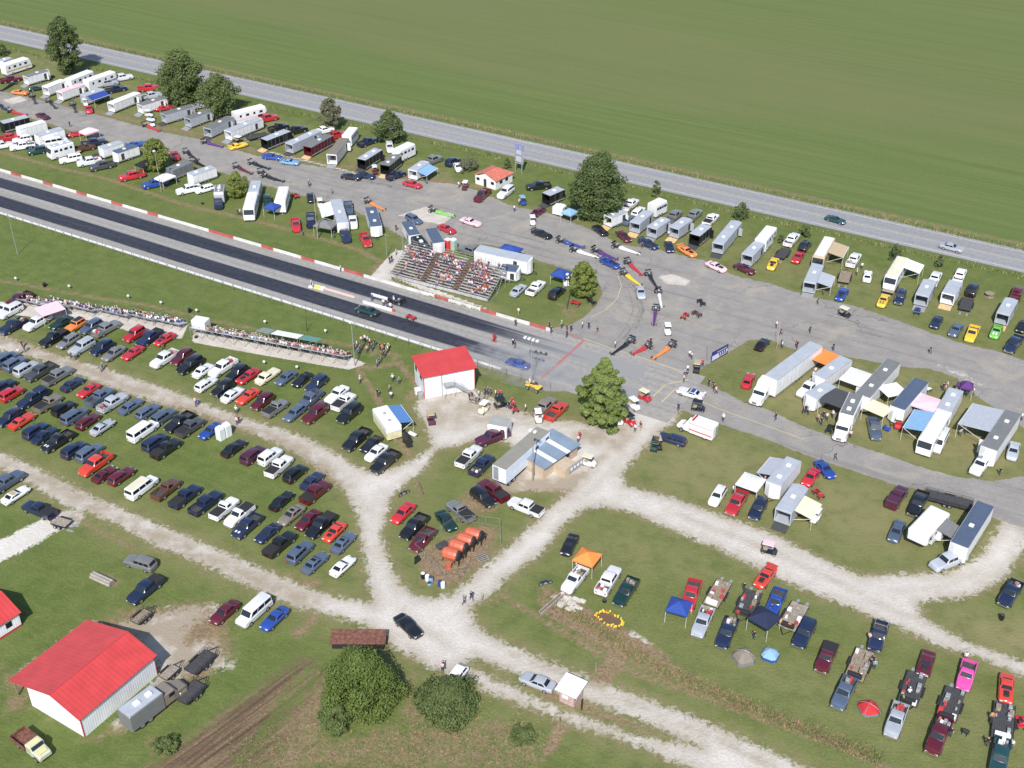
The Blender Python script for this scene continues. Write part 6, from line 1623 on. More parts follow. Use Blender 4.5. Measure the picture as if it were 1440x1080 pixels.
# ======================= TRAILERS AND COACHES =======================
ZF = 'in the far pit row'; ZI = 'in the infield pit row'; ZR = 'in the highway row'; ZB = 'in the right pit block'
trailer(0,86,12,81,ZF,'w','s',opts=''); coach(3,91,38,80,ZF,'w','w',stripe='t')
for q in [(35,107,66,98,'w','g','od'),(63,122,89,112,'w','w','od'),(83,129,115,118,'w','lp','od'),(116,134,143,125,'s','s','d')]: trailer(q[0],q[1],q[2],q[3],ZF,q[4],q[5],opts=q[6],awn=('R',.1,.95,2.6,'b') if q[0] == 116 else None)
coach(95,111,128,98,ZF,'w','w',kind='fifth_wheel_camper'); coach(120,113,160,99,ZF,'w','w',kind='fifth_wheel_camper')
trailer(155,145,193,130,ZF,'w','w',opts='od'); trailer(196,147,231,136,ZF,'w','g',opts='od'); trailer(229,160,270,148,ZF,'s','g',opts='od',ramp='DARK'); trailer(263,166,295,154,ZF,'s','g',opts='od')
trailer(291,180,324,164,ZF,'s','g',opts='od',ramp='DARK'); coach(328,158,372,147,ZF,'w','w',kind='fifth_wheel_camper',stripe='lp',desc='white fifth wheel camper with pink stripe'); trailer(320,184,365,166,ZF,'w','s',opts='o',vents=1)
trailer(371,196,404,183,ZF,'k','s',ramp='PLY'); trailer(406,202,447,183,ZF,'s','s',opts='od',vents=2,ramp='DARK'); trailer(432,206,463,189,ZF,'m','g',ramp='PLY'); trailer(466,217,484,194,ZF,'w','bg',h=3.0,opts='od',vents=0)
coach(487,190,497,178,ZF,'w','w',kind='camper_trailer'); trailer(508,224,532,209,ZF,'k','s',opts='od',vents=2,ramp='DARK'); coach(556,211,579,200,ZF,'w','w',kind='camper_trailer'); trailer(541,232,558,218,ZF,'k','g',ramp='PLY',vents=3)
trailer(580,239,598,227,ZF,'w','s',opts='od',awn=('R',.0,.9,2.6,'sb'))
trailer(768,273,789,264,ZR,'k','s',ramp='DARK'); trailer(784,292,790,287,ZR,'w','w',opts='',h=2.2)
for q in [(855,304,877,295,'w','s','od','PLY'),(893,313,912,297,'s','s','o','PLY'),(917,320,936,307,'s','s','od','ALU'),(948,320,967,307,'s','s','od','PLY'),(977,330,994,316,'k','s','od','DARK')]: trailer(q[0],q[1],q[2],q[3],ZR,q[4],q[5],opts=q[6],ramp=q[7],vents=2 if q[0] in (855,917) else 1)
trailer(1010,342,1036,311,ZR,'s','s',opts='od',vents=2,ramp='DARK'); trailer(1051,358,1068,341,ZR,'s','s',ramp='ALU'); coach(1070,336,1086,317,ZR,'w','w',kind='fifth_wheel_camper'); coach(917,287,933,279,ZR,'w','w',kind='camper_trailer')
coach(1167,333,1151,361,ZR,'t','w',awn=('L',.15,.7,3.2,'t'),desc='tan motorhome with white roof and tan awning'); trailer(1139,397,1150,372,ZR,'s','s',ramp='ALU',vents=1,awn=('R',.1,.7,2.8,'s'))
coach(1270,361,1253,389,ZR,'w','cr',awn=('L',.02,.45,3.2,'w'),desc='white motorhome with white awning out'); trailer(1297,415,1308,394,ZR,'s','s',W=2.6,ramp='ALU'); trailer(1334,413,1345,395,ZR,'w','s',W=2.6,ramp='PLY',vents=0); trailer(1411,441,1423,420,ZR,'s','s',ramp='PLY')
# pit row on the infield side
trailer(38,163,2,172,ZI,'k','s',opts='',desc='dark enclosed trailer with pale roof'); trailer(62,170,25,180,ZI,'w','w',opts='',h=3.0); trailer(87,180,51,190,ZI,'w','s',opts='',h=3.0)
coach(100,198,68,207,ZI,'w','s'); trailer(170,199,141,208,ZI,'w','s',opts='',nose=.2); trailer(191,204,161,214,ZI,'w','sb' if False else 'lb',opts='b'); trailer(266,226,238,238,ZI,'g','g',opts='',desc='dark grey enclosed trailer'); trailer(300,234,267,245,ZI,'w','s',opts='',nose=.6,vents=2)
trailer(360,254,356,270,ZI,'s','s',opts='',vents=1); coach(355,270,349,293,ZI,'w','w'); coach(399,262,393,283,ZI,'w','w',kind='camper_trailer')
trailer(472,280,482,313,ZI,'w','s',opts='',vents=1,awn=('R',.05,.6,2.7,'w')); trailer(521,291,529,318,ZI,'w','lb',opts='',vents=2); trailer(572,311,583,330,ZI,'w','lb',opts='',vents=1); coach(585,331,601,351,ZI,'c','k',desc='black motorhome')
trailer(606,321,617,341,ZI,'w','sb' if False else 'lb',opts='',vents=0); 
trailer(671,348,745,364,'on the grass behind the grandstand','w','s',opts='',W=2.9,h=3.4,maxL=24,vents=0,desc='very long white semi trailer with grey roof'); trailer(704,375,728,378,'on the grass behind the grandstand','w','lb',opts='',W=3.0,h=2.6,vents=0,desc='short white trailer with blue roof',maxL=4)
coach(309,259,307,271,ZI,'s','g',kind='camper_trailer',W=2.3,desc='grey camper behind the navy pickup',h=3.0)
# right hand pit block
tractor(1071,545,-12,14,ZB,'w',True,'white semi truck with sleeper cab'); trailer(1148,483,1084,531,ZB,'w','s',opts='',h=3.9,W=2.6,nose=.05,vents=0,desc='long white semi trailer with silver roof',maxL=17)
trailer(1190,503,1152,530,ZB,'w','s',opts='d',h=2.9,vents=1); trailer(1169,540,1140,557,ZB,'w','s',opts='',h=2.9,vents=1,nose=.7)
tractor(1187,594,-8,17,ZB,'w',False,'white truck based motorhome with living box',box=(7.2,3.5,'w','g'),cat='motorhome',name='toterhome')
trailer(1257,507,1213,556,ZB,'w','g',opts='d',h=3.3,W=2.6,vents=2,maxL=16,desc='very long white race trailer with dark grey roof'); trailer(1296,534,1262,573,ZB,'w','lb',opts='',h=3.2,W=2.6,vents=0,maxL=13)
trailer(1345,547,1328,577,ZB,'w','s',opts='',h=3.0,W=2.5,vents=2); coach(1327,578,1302,619,ZB,'w','w',awn=('R',.1,.75,3.2,'sb'))
trailer(1425,579,1391,630,ZB,'w','g',opts='d',h=3.6,W=2.6,vents=3,maxL=16,awn=('R',.02,.62,5.2,'s'),desc='very long trailer with grey roof and wide silver awning')
Z3 = 'on the grass above the loop road'
trailer(1117,645,1088,680,Z3,'w','s',opts='',h=3.0,vents=2,awn=('R',.1,.75,2.4,'s')); trailer(1102,718,1126,683,Z3,'s','s',opts='o',h=2.9,W=2.6,vents=1,ramp='DARK',awn=('R',.15,.75,2.8,'cr'))
coach(1322,716,1290,750,Z3,'w','w',kind='fifth_wheel_camper',W=3.2,slide=True,awn=('L',.15,.6,2.9,'g'),desc='big white fifth wheel camper with grey awning'); trailer(1386,708,1349,766,Z3,'w','lb',opts='',h=3.3,W=2.6,vents=1,maxL=17,desc='very long trailer with blue grey roof')
flatbed(1334,703,'@-20,-5',Z3,7,2.4,LINER,'black open trailer with side rails',rails=True)
# box truck by the barn, flatbed farm truck, utility trailers
ZY = 'in the barn yard'
tractor(231,966,12,-9,ZY,'bg',False,'old box truck with grey body parked against the barn',box=(5.2,3.2,'g','s'),name='box_truck')
p_ = P(45, 1048, .9); root = empty('farm_truck', (p_.x, p_.y, 0), ang((45,1048), 14, 11), None, 'truck'); mb = MB()
def _rg(x, hw, z0, z1, ch=.12): return [(x,-hw,z0),(x,-hw,z1-ch),(x,-hw+ch,z1),(x,hw-ch,z1),(x,hw,z1-ch),(x,hw,z0)]
mb.loft([_rg(.2,.95,.6,2.0), _rg(1.2,.95,.6,2.0), _rg(1.45,.9,.6,1.45), _rg(2.5,.85,.55,1.3), _rg(2.75,.8,.6,1.1)]); child('cab', fixn(mb.mesh('cab', [PAINT])), root, color=(.5,.52,.4))
g = MB(); g.rbox(.35,1.05,-.8,.8,1.99,2.03,.02); g.rbox(1.6,2.5,-.6,.6,1.40,1.45,.02); child('faded_panel', g.mesh('faded_panel', [PAINT]), root, color=(.62,.6,.3))
g = MB(); g.loft([[(1.22,-.8,1.93),(1.46,-.8,1.5),(1.46,.8,1.5),(1.22,.8,1.93)],[(1.25,-.8,1.95),(1.49,-.8,1.52),(1.49,.8,1.52),(1.25,.8,1.95)]]); child('windshield', fixn(g.mesh('windshield', [WSHIELD])), root)
g = MB(); g.box(-2.9,.1,-1.1,1.1,.85,.95); 
for sg in (-1, 1): g.box(-2.9,.1, min(sg*1.1,sg*1.02), max(sg*1.1,sg*1.02), .951, 1.5)
g.box(-2.9,-2.82,-1.018,1.018,.951,1.5); child('rusty_bed', g.mesh('rusty_bed', [RUST]), root)
for x in (1.9,-1.7):
    for sg in (-1,1): child('wheel', wheel_mesh(.42,.25), root, (x, sg*.85, .42))
root['label'] = 'old pale green flatbed farm truck with rusty bed, bottom left corner'; LABELS.add(root['label'])
flatbed(282,931,'u',ZY,4.0,2.0,LINER,'empty utility trailer with black side rails',rails=True); flatbed(268,973,'u',ZY,3.6,2.1,LINER,'dark tandem utility trailer with straw on its floor',rails=True); flatbed(199,867,'u',ZY,2.6,1.5,WOOD,'small wooden utility trailer with orange load',rails=True)
flatbed(86,734,'@-14,-4',ZY,2.6,1.7,GREYWOOD,'small grey wooden trailer behind the navy pickup'); flatbed(238,945,'u',ZY,2.4,1.4,GREYWOOD,'small trailer half hidden at the barn corner')
ZC = 'on the camping field'
flatbed(1009,834,'@-7,12',ZC,5.6,2.2,WOOD,'brown plank trailer with grey front shield'); flatbed(1052,848,'@-6,12',ZC,5.4,2.4,LINER,'black plank trailer crowded with gear'); flatbed(1116,866,'@-7,12',ZC,5.6,2.4,GREYWOOD,'grey two track car trailer',open_mid=True)
ZG = 'in the bottom right rows'
flatbed(1209,934,'@-5,12',ZG,5.8,2.4,WOOD,'brown wooden car trailer with white tool box'); flatbed(1283,968,'@-4,12',ZG,6,2.4,LINER,'dark plank car trailer behind the silver pickup'); flatbed(1337,990,'@-4,12',ZG,5.8,2.4,LINER,'black plank car trailer behind the maroon pickup'); flatbed(1411,1014,'@-1,12',ZG,6.2,2.5,LINER,'black plank car trailer behind the teal pickup')
flatbed(1101,356,'60',ZR,4.6,2.1,LINER,'dark car trailer behind the yellow race car'); flatbed(1188,389,'70',ZR,5,2.2,WOOD,'brown car trailer with gear left of the white coupe'); flatbed(1252,404,'62',ZR,4.6,2.3,GREYWOOD,'grey car trailer below the white motorhome'); flatbed(1359,427,'65',ZR,5.2,2.2,LINER,'long black car trailer behind the black SUV')
flatbed(362,191,'38',ZF,5.5,2.2,LINER,'black open trailer beside the yellow race car'); flatbed(97,214,'30',ZI,5.5,2.2,PLY,'tan car trailer'); flatbed(178-40,219,'30',ZI,4,2,LINER,'dark low trailer')
# ======================= RACE CARS, CARTS, BIKES =======================
ZL = 'in the staging lanes'
for a in [(803,342,35,9,'b','blue'),(822,355,35,10,'w','white'),(851,357,34,13,'v','dark purple'),(881,350,33,10,'w','white with blue nose'),(892,376,28,23,'r','bright red'),(888,391,26,18,'y','yellow and red'),(918,394,18,26,'k','black'),(928,419,6,26,'w','white nosed'),(921,444,-3,22,'v','violet nosed')]: dragster(*a[:4], ZL, a[4], f"{a[5]} long dragster"); 
dragster(875,487,-28,18,ZL,'k','black and white long dragster'); dragster(933,493,-24,16,ZL,'o','orange long dragster'); dragster(901,491,-16,7,ZL,'r','short red open wheel roadster',L=4.8)
ZQ = 'on the far pit road'
for a in [(11,121,-16,9,'k','black'),(47,139,6,10,'k','dark'),(73,146,13,11,'k','slim black'),(104,151,8,14,'n','navy'),(213,179,22,8,'r','pink and red'),(299,202,26,6,'v','purple'),(365,232,30,9,'k','black'),(384,250,34,9,'k','long black'),(342,238,24,10,'m','maroon and black'),(376,246,18,9,'k','small black'),(269,218,14,9,'k','low black'),(281,230,14,6,'k','black and white'),(528,288,30,14,'o','orange'),(622,299,33,9,'lg','green and yellow'),(6,152,12,6,'n','dark blue'),(24,158,24,5,'r','red and white')]: dragster(*a[:4], ZQ, a[4], f"{a[5]} dragster")
dragster(548,419,-26,-9,'on the strip','k','dark dragster waiting in the far lane')
for a in [(120,144,3,8,'w','w'),(209,160,8,3,'w','w'),(212,166,8,3,'w','w'),(212,173,8,3,'w','w'),(336,197,8,2,'k','w'),(527,239,3,9,'m','w'),(654,261,-5,9,'m','w'),(450,286,2,9,'w','w'),(749,310,2,9,'w','w'),(1188,439,10,4,'k','cr'),(735,282,6,8,'b','sb')]: golf_cart(*a[:4], 'along the pit road', a[4], a[5])
for a in [(939,463,2,9,'w','w',None),(980,516,-2,9,'k','t',None),(907,556,10,5,'r','cr',None),(892,568,8,7,'w','w',None),(982,571,12,2,'k','k',None),(870,588,4,9,'w','w',None),(886,590,8,6,'r','k',None),(828,648,10,3,'w','cr',None),(921,625,-3,8,'dg','dg',None),(920-4+9,617+6,3,9,'k','t',None),(757,585,2,9,'w','w',None),(606,588,3,9,'pu','t',None),(680,573,-8,8,'cr','w',None),(1264,594,-3,11,'r','cr',None),(1082,771,12,3,'k','lp',None),(1352,548,10,3,'k','v',None),(1147,725,-7,10,'w','w',None),(796,395,2,9,'w','w',None),(704,566,8,-2,'k','k',None)]: golf_cart(*a[:4], 'around the start line and plaza' if a[0] < 1030 else 'in the right hand pits', a[4], a[5])
for a in [(986,425,8,8,'k','black buggy'),(980,441,8,4,'br','brown buggy'),(963,444,-8,8,'ro','orange red tractor'),(809,426,8,2,'r','red garden tractor'),(832,424,5,3,'k','dark garden tractor'),(1151,694,6,6,'r','red four wheeler'),(1290,437,2,-8,'b','blue four wheeler'),(578,446,8,3,'r','red starter cart'),(723,574,4,6,'r','red mini bike'),(416,275,5,6,'r','red four wheeler'),(1435,1016,2,8,'r','red four wheeler'),(1183,573+32,-8,6,'k','black four wheeler'),(1195,520-4,6,4,'k','black pit bike'),(1167,603,-6,10,'k','black quad'),(1302,545,6,4,'w','white scooter'),(1408,870,4,4,'k','black charcoal barrel')][:15]: atv(a[0],a[1],a[2],a[3],'in the pits and lanes',a[4],a[5])
for a in [(767,819,16,-4,'db','dark blue motorcycle'),(424,326,8,8,'k','black motorcycle'),(598,254,6,5,'k','black motorcycle'),(568,693,10,-5,'pu','dark red motorcycle'),(879,452-8-300+300,4,8,'k','black motorcycle'),(1061,897,-1,10,'k','black motorcycle')][:4]: motorcycle(a[0],a[1],a[2],a[3],'parked on the ground',a[4],a[5])
# ======================= CANOPIES AND TENTS =======================
def ca(px, py, W, D, dx, dy, col, desc, h=2.3, peak=.9, flat=False): return canopy(px, py, W, D, ang((px, py), dx, dy, h), 'canopy', col, desc, h, peak, flat=flat)
ca(826,783,3.2,3.2,14,-18,'o','bright orange pop up canopy beside the white pickup on the camping field'); ca(955,852,3,3,18,5,'b','bright blue pop up canopy in front of the red pickup'); ca(1075,868,3.3,3.3,14,8,'n','navy pop up canopy between the black trailer and blue pickup')
ca(1056,677,3.6,3.6,14,-18,'w','white peaked canopy beside the red pickup above the loop road',2.5,.5); ca(1160,502,4.6,4.2,17,-13,'o','orange flat awning canopy between two white trailers',2.6,.35,True); ca(1180,560,5.2,5.0,12,-12,'c','big black canopy in front of the toterhome',2.9,.3,True)
ca(1206,530,4.8,4.6,12,-12,'w','large white canopy beside the very long race trailer',2.7,.5); ca(1255,548,4.0,3.6,14,-3,'w','white canopy between two long trailers',2.7,.2,True); ca(1235,574,4.0,3.6,14,6,'cr','beige folded awning canopy above the steel blue pickup',2.4,.2,True)
ca(1307,567,4.4,5.0,8,-10,'lp','pale pink canopy beside the blue awning',2.7,.3); ca(1360,542,2.1,2.1,12,2,'v','purple pop up canopy at the edge of the right pit road'); ca(789,384,3.2,3.2,14,4,'b','bright blue canopy beside the small lime tree'); ca(801,298,2.8,2.8,12,4,'sb','sky blue canopy left of the big tree')
ca(383,290,3,3,12,3,'b','bright blue canopy beside the white motorhome'); ca(458,315,4.4,3.4,12,2,'g','grey canopy beside the tall wooden pole'); ca(232,249,4,3,12,-5,'w','white canopy behind the bright blue pickup'); ca(718,350,4.4,3,12,3,'b','bright blue canopy behind the long white semi trailer')
ca(203,230,3.6,3,12,-5,'k','black canopy beside the small tree in the far pits'); ca(70,434,4.6,4.2,18,-6,'lp','pale pink flat canopy beside the small bleachers',2.2,.1,True); ca(125,187-3,4,3,12,-4,'lp','peach canopy beside the red race car far left')
tent(1046,924,2.8,R(20),'tents','bg','g','grey brown dome tent right of the navy pickup',1.6); tent(1083,920,2.3,R(60),'tents','sb','b','small blue dome tent beside the grey one',1.2); tent(1222,995,2.6,R(10),'tents','r','g','red dome tent with grey sides in the bottom right rows',1.1)
for it in OTH:
    if it[4] in ('canopy', 'tents'): it[0]['label'] = it[1]; LABELS.add(it[1])
OTH = [it for it in OTH if it[4] not in ('canopy', 'tents')]
# ======================= SIGNS, TANKS, BARRELS AND OTHER THINGS =======================
def simple(name, px, py, dx, dy, label, cat, parts, z=0, group=None):
    p = P(px, py, z); r = empty(name, (p.x, p.y, 0), ang((px, py), dx, dy, z), label, cat, group)
    for n, g, ms, *c in parts: child(n, g.mesh(n, ms), r, color=c[0] if c else None)
    return r
def B(*boxes): 
    g = MB()
    for b in boxes: g.box(*b[:6], b[6] if len(b) > 6 else 0)
    return g
NAVY = mat('banner_navy', (.03,.035,.16), .6); LAV = mat('banner_pale', (.55,.56,.75), .6)
A = P(1000, 507); B2 = P(1023, 497); L = (B2-A).length + .4
simple('banner_sign', 1000, 510, 22, -12, 'leaning navy and pale blue banner sign at the corner of the pit island', 'sign', [('panel', B((0,L,-.05,.05,.15,2.15)), [NAVY]), ('pale_field', B((.1,L*.45,-.07,-.051,.3,1.3),(L*.3,L-.15,-.074,-.071,.75,1.35)), [LAV]),
  *[('letter', B((L*q_-.18,L*q_+.18,-.085,-.076,.85,1.3)), [NAVY]) for q_ in (.46,.59,.71,.83)], ('text_line', B((L*.35,L*.92,-.085,-.076,.45,.55)), [WHITE]), ('text_line', B((L*.3,L*.92,-.085,-.076,1.65,1.75)), [WHITE]), ('leg', B((.2,.3,.051,.8,0,.12),(L-.3,L-.2,.051,.8,0,.12)), [STEEL])])
simple('billboard', 724, 241, 12, 4, 'back of a tall blue and white roadside billboard beside the highway', 'sign', [('post', B((0,.2,0,.2,0,6.2),(2.0,2.2,0,.2,0,6.2)), [STEEL]), ('panel', B((-.1,2.3,.25,.35,2.2,5.6)), [mat('sign_back_grey', (.4,.42,.48), .6)]), ('blue_topper', B((-.2,.9,.2,.4,5.61,6.9),(1.6,2.4,.2,.4,5.61,6.9)), [mat('sign_blue', (.2,.22,.5), .5)]), ('brace', B((.201,2.0,.05,.15,2.6,2.8),(.201,2.0,.05,.15,4.4,4.6)), [STEEL])])
for i, (x, y, c, lb) in enumerate([(630,350,(.6,.05,.06),'red portable toilet behind the grandstand'),(638,350,(.35,.5,.45),'pale green portable toilet behind the grandstand'),(311,617,(.66,.72,.72),'nearer white portable toilet in the long lot'),(320,612,(.66,.72,.72),'further white portable toilet in the long lot')]):
    g = MB(); g.rbox(-.6,.6,-.6,.6,0,2.2,.08); g2 = MB(); g2.rbox(-.55,.55,-.55,.55,2.2,2.4,.12); g3 = B((.601,.63,-.42,.42,.15,2.0)); simple('portable_toilet', x, y, 10, -6 if i > 1 else 4, lb, 'portable toilet', [('cabin', g, [SHEET], c), ('roof', g2, [WHITE]), ('door', g3, [SHEET], tuple(v*.85 for v in c))], group='portable toilets')
for i, (x, y, lb) in enumerate([(633,778,'nearest orange tank in the fenced yard'),(643,767,'second orange tank from the near end in the yard'),(654,758,'third orange tank from the near end in the yard'),(665,750,'farthest orange tank in the fenced yard')]):
    g = MB(); n = 12
    def rr_(x_, s_): return [(x_, math.cos(2*math.pi*k/n)*.95*s_, 1.15+math.sin(2*math.pi*k/n)*.92*s_) for k in range(n)]
    g.loft([rr_(-1.25,.35), rr_(-1.12,.72), rr_(-.8,.95), rr_(.0,1.02), rr_(.8,.98), rr_(1.2,.85)]); g2 = MB(); g2.loft([rr_(1.201,.90), rr_(1.45,.85), rr_(1.6,.5)]); g3 = MB()
    for x_ in (-.9, .9, 1.7):
        for y_ in (-.7, .7): g3.tube((x_, y_, 0), (x_, y_*.9, .8), .06)
    g3.tube((1.7,-.9,0),(1.7,-.9,1.2),.04); g3.tube((1.7,.9,0),(1.7,.9,1.2),.04); g3.tube((1.7,-.9,1.2),(1.7,.9,1.2),.04)
    simple('orange_tank', x, y, 14, 4, lb, 'tank', [('shell', fixn and g, [ORANGE]), ('dark_end', g2, [BLACK]), ('stand', g3, [BLACK])], 1.2, 'orange tanks in the yard')
g = MB(); n = 10; g.loft([[(math.cos(2*math.pi*k/n)*.45, math.sin(2*math.pi*k/n)*.45, z) for k in range(n)] for z in (0, .95)])
simple('orange_drum', 631, 799, 10, 0, 'small orange drum standing on the pale patch in the fenced yard', 'drum', [('drum', g, [ORANGE])])
simple('wooden_frame', 679, 787, 14, -5, 'flat grey grate leaning on the ground beside the orange tanks', 'frame', [('slat', B(*[(-.8,.8,-.7+.35*k,-.6+.35*k,.3+.04*k,.36+.04*k) for k in range(5)]), [STEEL]), ('leg', B((-.8,-.7,-.7,.7,0,.29),(.7,.8,-.7,.7,0,.29)), [GREYWOOD])])
simple('water_trough', 622, 768, 12, -6, 'dark grey plastic cover beside the nearest orange tank', 'cover', [('cover', MB().rbox(-.9,.9,-.6,.6,0,.45,.1), [LINER])])
simple('tool_rack', 586, 790, 8, -6, 'black clutter leaning on the left corner of the tank yard fence', 'rack', [('rack', B((-.4,.4,-.06,.06,0,1.1),(-.6,.6,-.25,-.07,0,.5)), [BLACK])])
for i, (x, y, c, lb) in enumerate([(595,813,'k','black barrel with white lid at the corner of the tank yard'),(601,816,'w','white barrel between the black and blue ones'),(606,818,'sb','light blue barrel beside the white one'),(604,822,'sb','low blue barrel lying in front of the others'),(619,824,'b','bright blue barrel standing alone right of the others'),(623,826,'w','small white bin beside the lone blue barrel'),(276,475,'k','black rubbish barrel below the white announcer booth'),(267,439,'k','black barrel beside the infield path'),(63,403,'k','black and white barrel beside the infield path'),(1408,871,'k','black barrel alone on the dry grass at the right edge'),(985,886,'s','silver wash tub left of the navy pickup'),(285,287,'k','black tyre lying at the edge of the far pits'),(850,851-5,'k','black iron stove near the yellow flower bed')]):
    g = MB(); n = 10; hh_ = .35 if 'tyre' in lb or 'tub' in lb or 'low' in lb else .9; g.loft([[(math.cos(2*math.pi*k/n)*.33*s_, math.sin(2*math.pi*k/n)*.33*s_, z) for k in range(n)] for z, s_ in ((0, .95), (hh_*.5, 1.03), (hh_, .95))])
    g2 = MB(); g2.loft([[(math.cos(2*math.pi*k/n)*.30, math.sin(2*math.pi*k/n)*.30, z) for k in range(n)] for z in (hh_+.001, hh_+.05)])
    simple('barrel', x, y, 5, 0, lb, 'barrel', [('drum', g, [SHEET], COLS[c][1]), ('lid', g2, [WHITE if 'white lid' in lb or c == 'w' else STEEL if c == 's' else LINER])], group='barrels and bins')
# planks, culvert pipes, flower bed, rubble
simple('pipe_stack', 144, 817, 20, 9, 'stack of three grey pipes lying on the lawn above the barn', 'pipes', [('pipe', MB().tube((-1.9,y_,z_),(1.9,y_,z_),.22,10), [mat('grey_pipe', (.3,.27,.25), .7, 0, .2, 2)]) for y_, z_ in ((-.4,.22),(.05,.23),(.5,.22),(-.18,.6),(.28,.6))])
simple('timber_ramp', 775, 851, 16, -14, 'grey timber beam ramp beside the rubble patch in the ditch', 'timber', [('beam', B((-2.6,2.4,-.35,-.15,0,.5)), [GREYWOOD]), ('beam', B((-2.3,2.4,.15,.35,0,.45)), [GREYWOOD])])
g = MB(); rr = random.Random(3)
for _ in range(26): x = rr.uniform(-1.9,1.9); y = rr.uniform(-1.3,1.3); s_ = rr.uniform(.15,.5); g.rbox(x-s_, x+s_, y-s_*.7, y+s_*.7, 0, rr.uniform(.08,.3), .03)
simple('rubble_heap', 801, 848, 14, 6, 'heap of pale broken concrete on the edge of the ditch', 'rubble', [('rubble', g, [CONC])])
g = MB(); g2 = MB(); n = 30
for k in range(n):
    t_ = 2*math.pi*k/n; cx = math.copysign(abs(math.cos(t_))**.7, math.cos(t_))*1.9; cy = math.copysign(abs(math.sin(t_))**.7, math.sin(t_))*1.0
    for q in range(2): dx_ = rr.uniform(-.2,.2); dy_ = rr.uniform(-.2,.2); z_ = rr.uniform(.2,.6); s_ = rr.uniform(.06,.12); (g if rr.random() < .8 else g2).rbox(cx+dx_-s_, cx+dx_+s_, cy+dy_-s_, cy+dy_+s_, z_-s_, z_+s_, .03)
simple('flower_bed', 857, 873, 20, 9, 'oval bed ringed with yellow flowers in the ditch', 'flower bed', [('yellow_flower_ring', g, [mat('yellow_petals', (.75,.52,.05), .8)]), ('orange_flowers', g2, [ORANGE]), ('soil', MB().rbox(-1.9,1.9,-.85,.85,0,.15,.05), [mat('soil', (.13,.08,.05), .95)])])
simple('spool', 1391, 417, 10, 2, 'round tan cable spool table between the black trailer and red pickup', 'spool', [('top', MB().loft([[(math.cos(2*math.pi*k/12)*.9, math.sin(2*math.pi*k/12)*.9, z) for k in range(12)] for z in (.7,.78)]), [WOOD]), ('drum', MB().loft([[(math.cos(2*math.pi*k/12)*.5, math.sin(2*math.pi*k/12)*.5, z) for k in range(12)] for z in (.08,.699)]), [WOOD]), ('base', MB().loft([[(math.cos(2*math.pi*k/12)*.9, math.sin(2*math.pi*k/12)*.9, z) for k in range(12)] for z in (0,.079)]), [WOOD])])
def picnic(px, py, dx, dy, label, group=None, col=GREYWOOD):
    simple('picnic_table', px, py, dx, dy, label, 'picnic table', [('table_top', B((-.95,.95,-.38,.38,.72,.77)), [col]), ('bench', B((-.95,.95,-.85,-.6,.42,.46)), [col]), ('bench', B((-.95,.95,.6,.85,.42,.46)), [col]), ('leg', B((-.7,-.6,-.8,.8,.36,.419),(-.7,-.6,-.3,.3,0,.359)), [col]), ('leg', B((.6,.7,-.8,.8,.36,.419),(.6,.7,-.3,.3,0,.359)), [col])], .5, group)
picnic(668,562,12,3,'crowded grey round table behind the red roofed tower'); picnic(677,561,-4,8,'dark picnic table right of the crowded table by the tower')
simple('smoker_grill', 572,617,4,8,'large black barbecue smoker on wheels beside the yellow food trailer','smoker',[('barrel', MB().tube((-1.1,0,1.0),(1.1,0,1.0),.55,12), [BLACK]), ('chimney', MB().tube((1.0,0,1.4),(1.0,0,2.2),.09), [BLACK]), ('frame', B((-1.2,1.8,-.5,.5,.35,.44)), [BLACK]), ('wheel', MB().tube((-.2,-.65,.3),(-.2,-.5,.3),.3,10), [TYRE]), ('wheel', MB().tube((-.2,.5,.3),(-.2,.65,.3),.3,10), [TYRE])], .8)
simple('cooler', 579.5,610,8,4,'white folding table beside the barbecue smoker','table',[('top', MB().rbox(-.8,.8,-.4,.4,.7,.75,.01), [WHITE]), ('leg', B((-.7,-.65,-.3,.3,0,.699),(.65,.7,-.3,.3,0,.699)), [STEEL])], .7)
simple('folding_chair', 554,616,6,4,'red folding chairs group beside the corner of the food trailer','chair',[('seat', B((-.3,.3,-.3,.3,.4,.45)), [RED]), ('backrest', B((-.3,-.25,-.3,.3,.451,.95)), [RED]), ('leg', B((-.28,-.24,-.28,.28,0,.399),(.24,.28,-.28,.28,0,.399)), [STEEL])], .4)
# burnout box / starting line gear
simple('christmas_tree', 695, 480, 10, 3, 'small red starting light stand between the two lanes', 'starting lights', [('post', B((-.06,.06,-.06,.06,0,1.6)), [BLACK]), ('lamp_row', B((-.15,.15,-.35,.35,.6,1.55)), [RED]), ('base', B((-.5,.5,-.3,.3,.001,.08)), [RED])])
simple('start_tree', 722, 490, 8, 3, 'white and black starting light post near the red line', 'starting lights', [('post', B((-.07,.07,-.07,.07,0,1.9)), [WHITE]), ('lamp_row', B((-.12,.12,-.3,.3,.9,1.8)), [BLACK]), ('base', B((-.9,.9,-.12,.12,.05,.13),(-.12,.12,-.9,-.121,.05,.13)), [STEEL])])
simple('lamp_bank', 757, 499, 14, 3, 'row of dark lamps standing on the strip near the start', 'lamps', [('bar', B((-1.6,1.6,-.05,.05,.35,.45)), [BLACK]), ('lamp', B(*[(x_-.2,x_+.2,-.2,.2,.451,.75) for x_ in (-1.5,-.5,.5,1.5)]), [BLACK]), ('post', B((-.05,.05,-.05,.05,0,.349)), [BLACK])])
M_PINK = mat('pale_pink_barrier', (.65,.45,.42), .7)
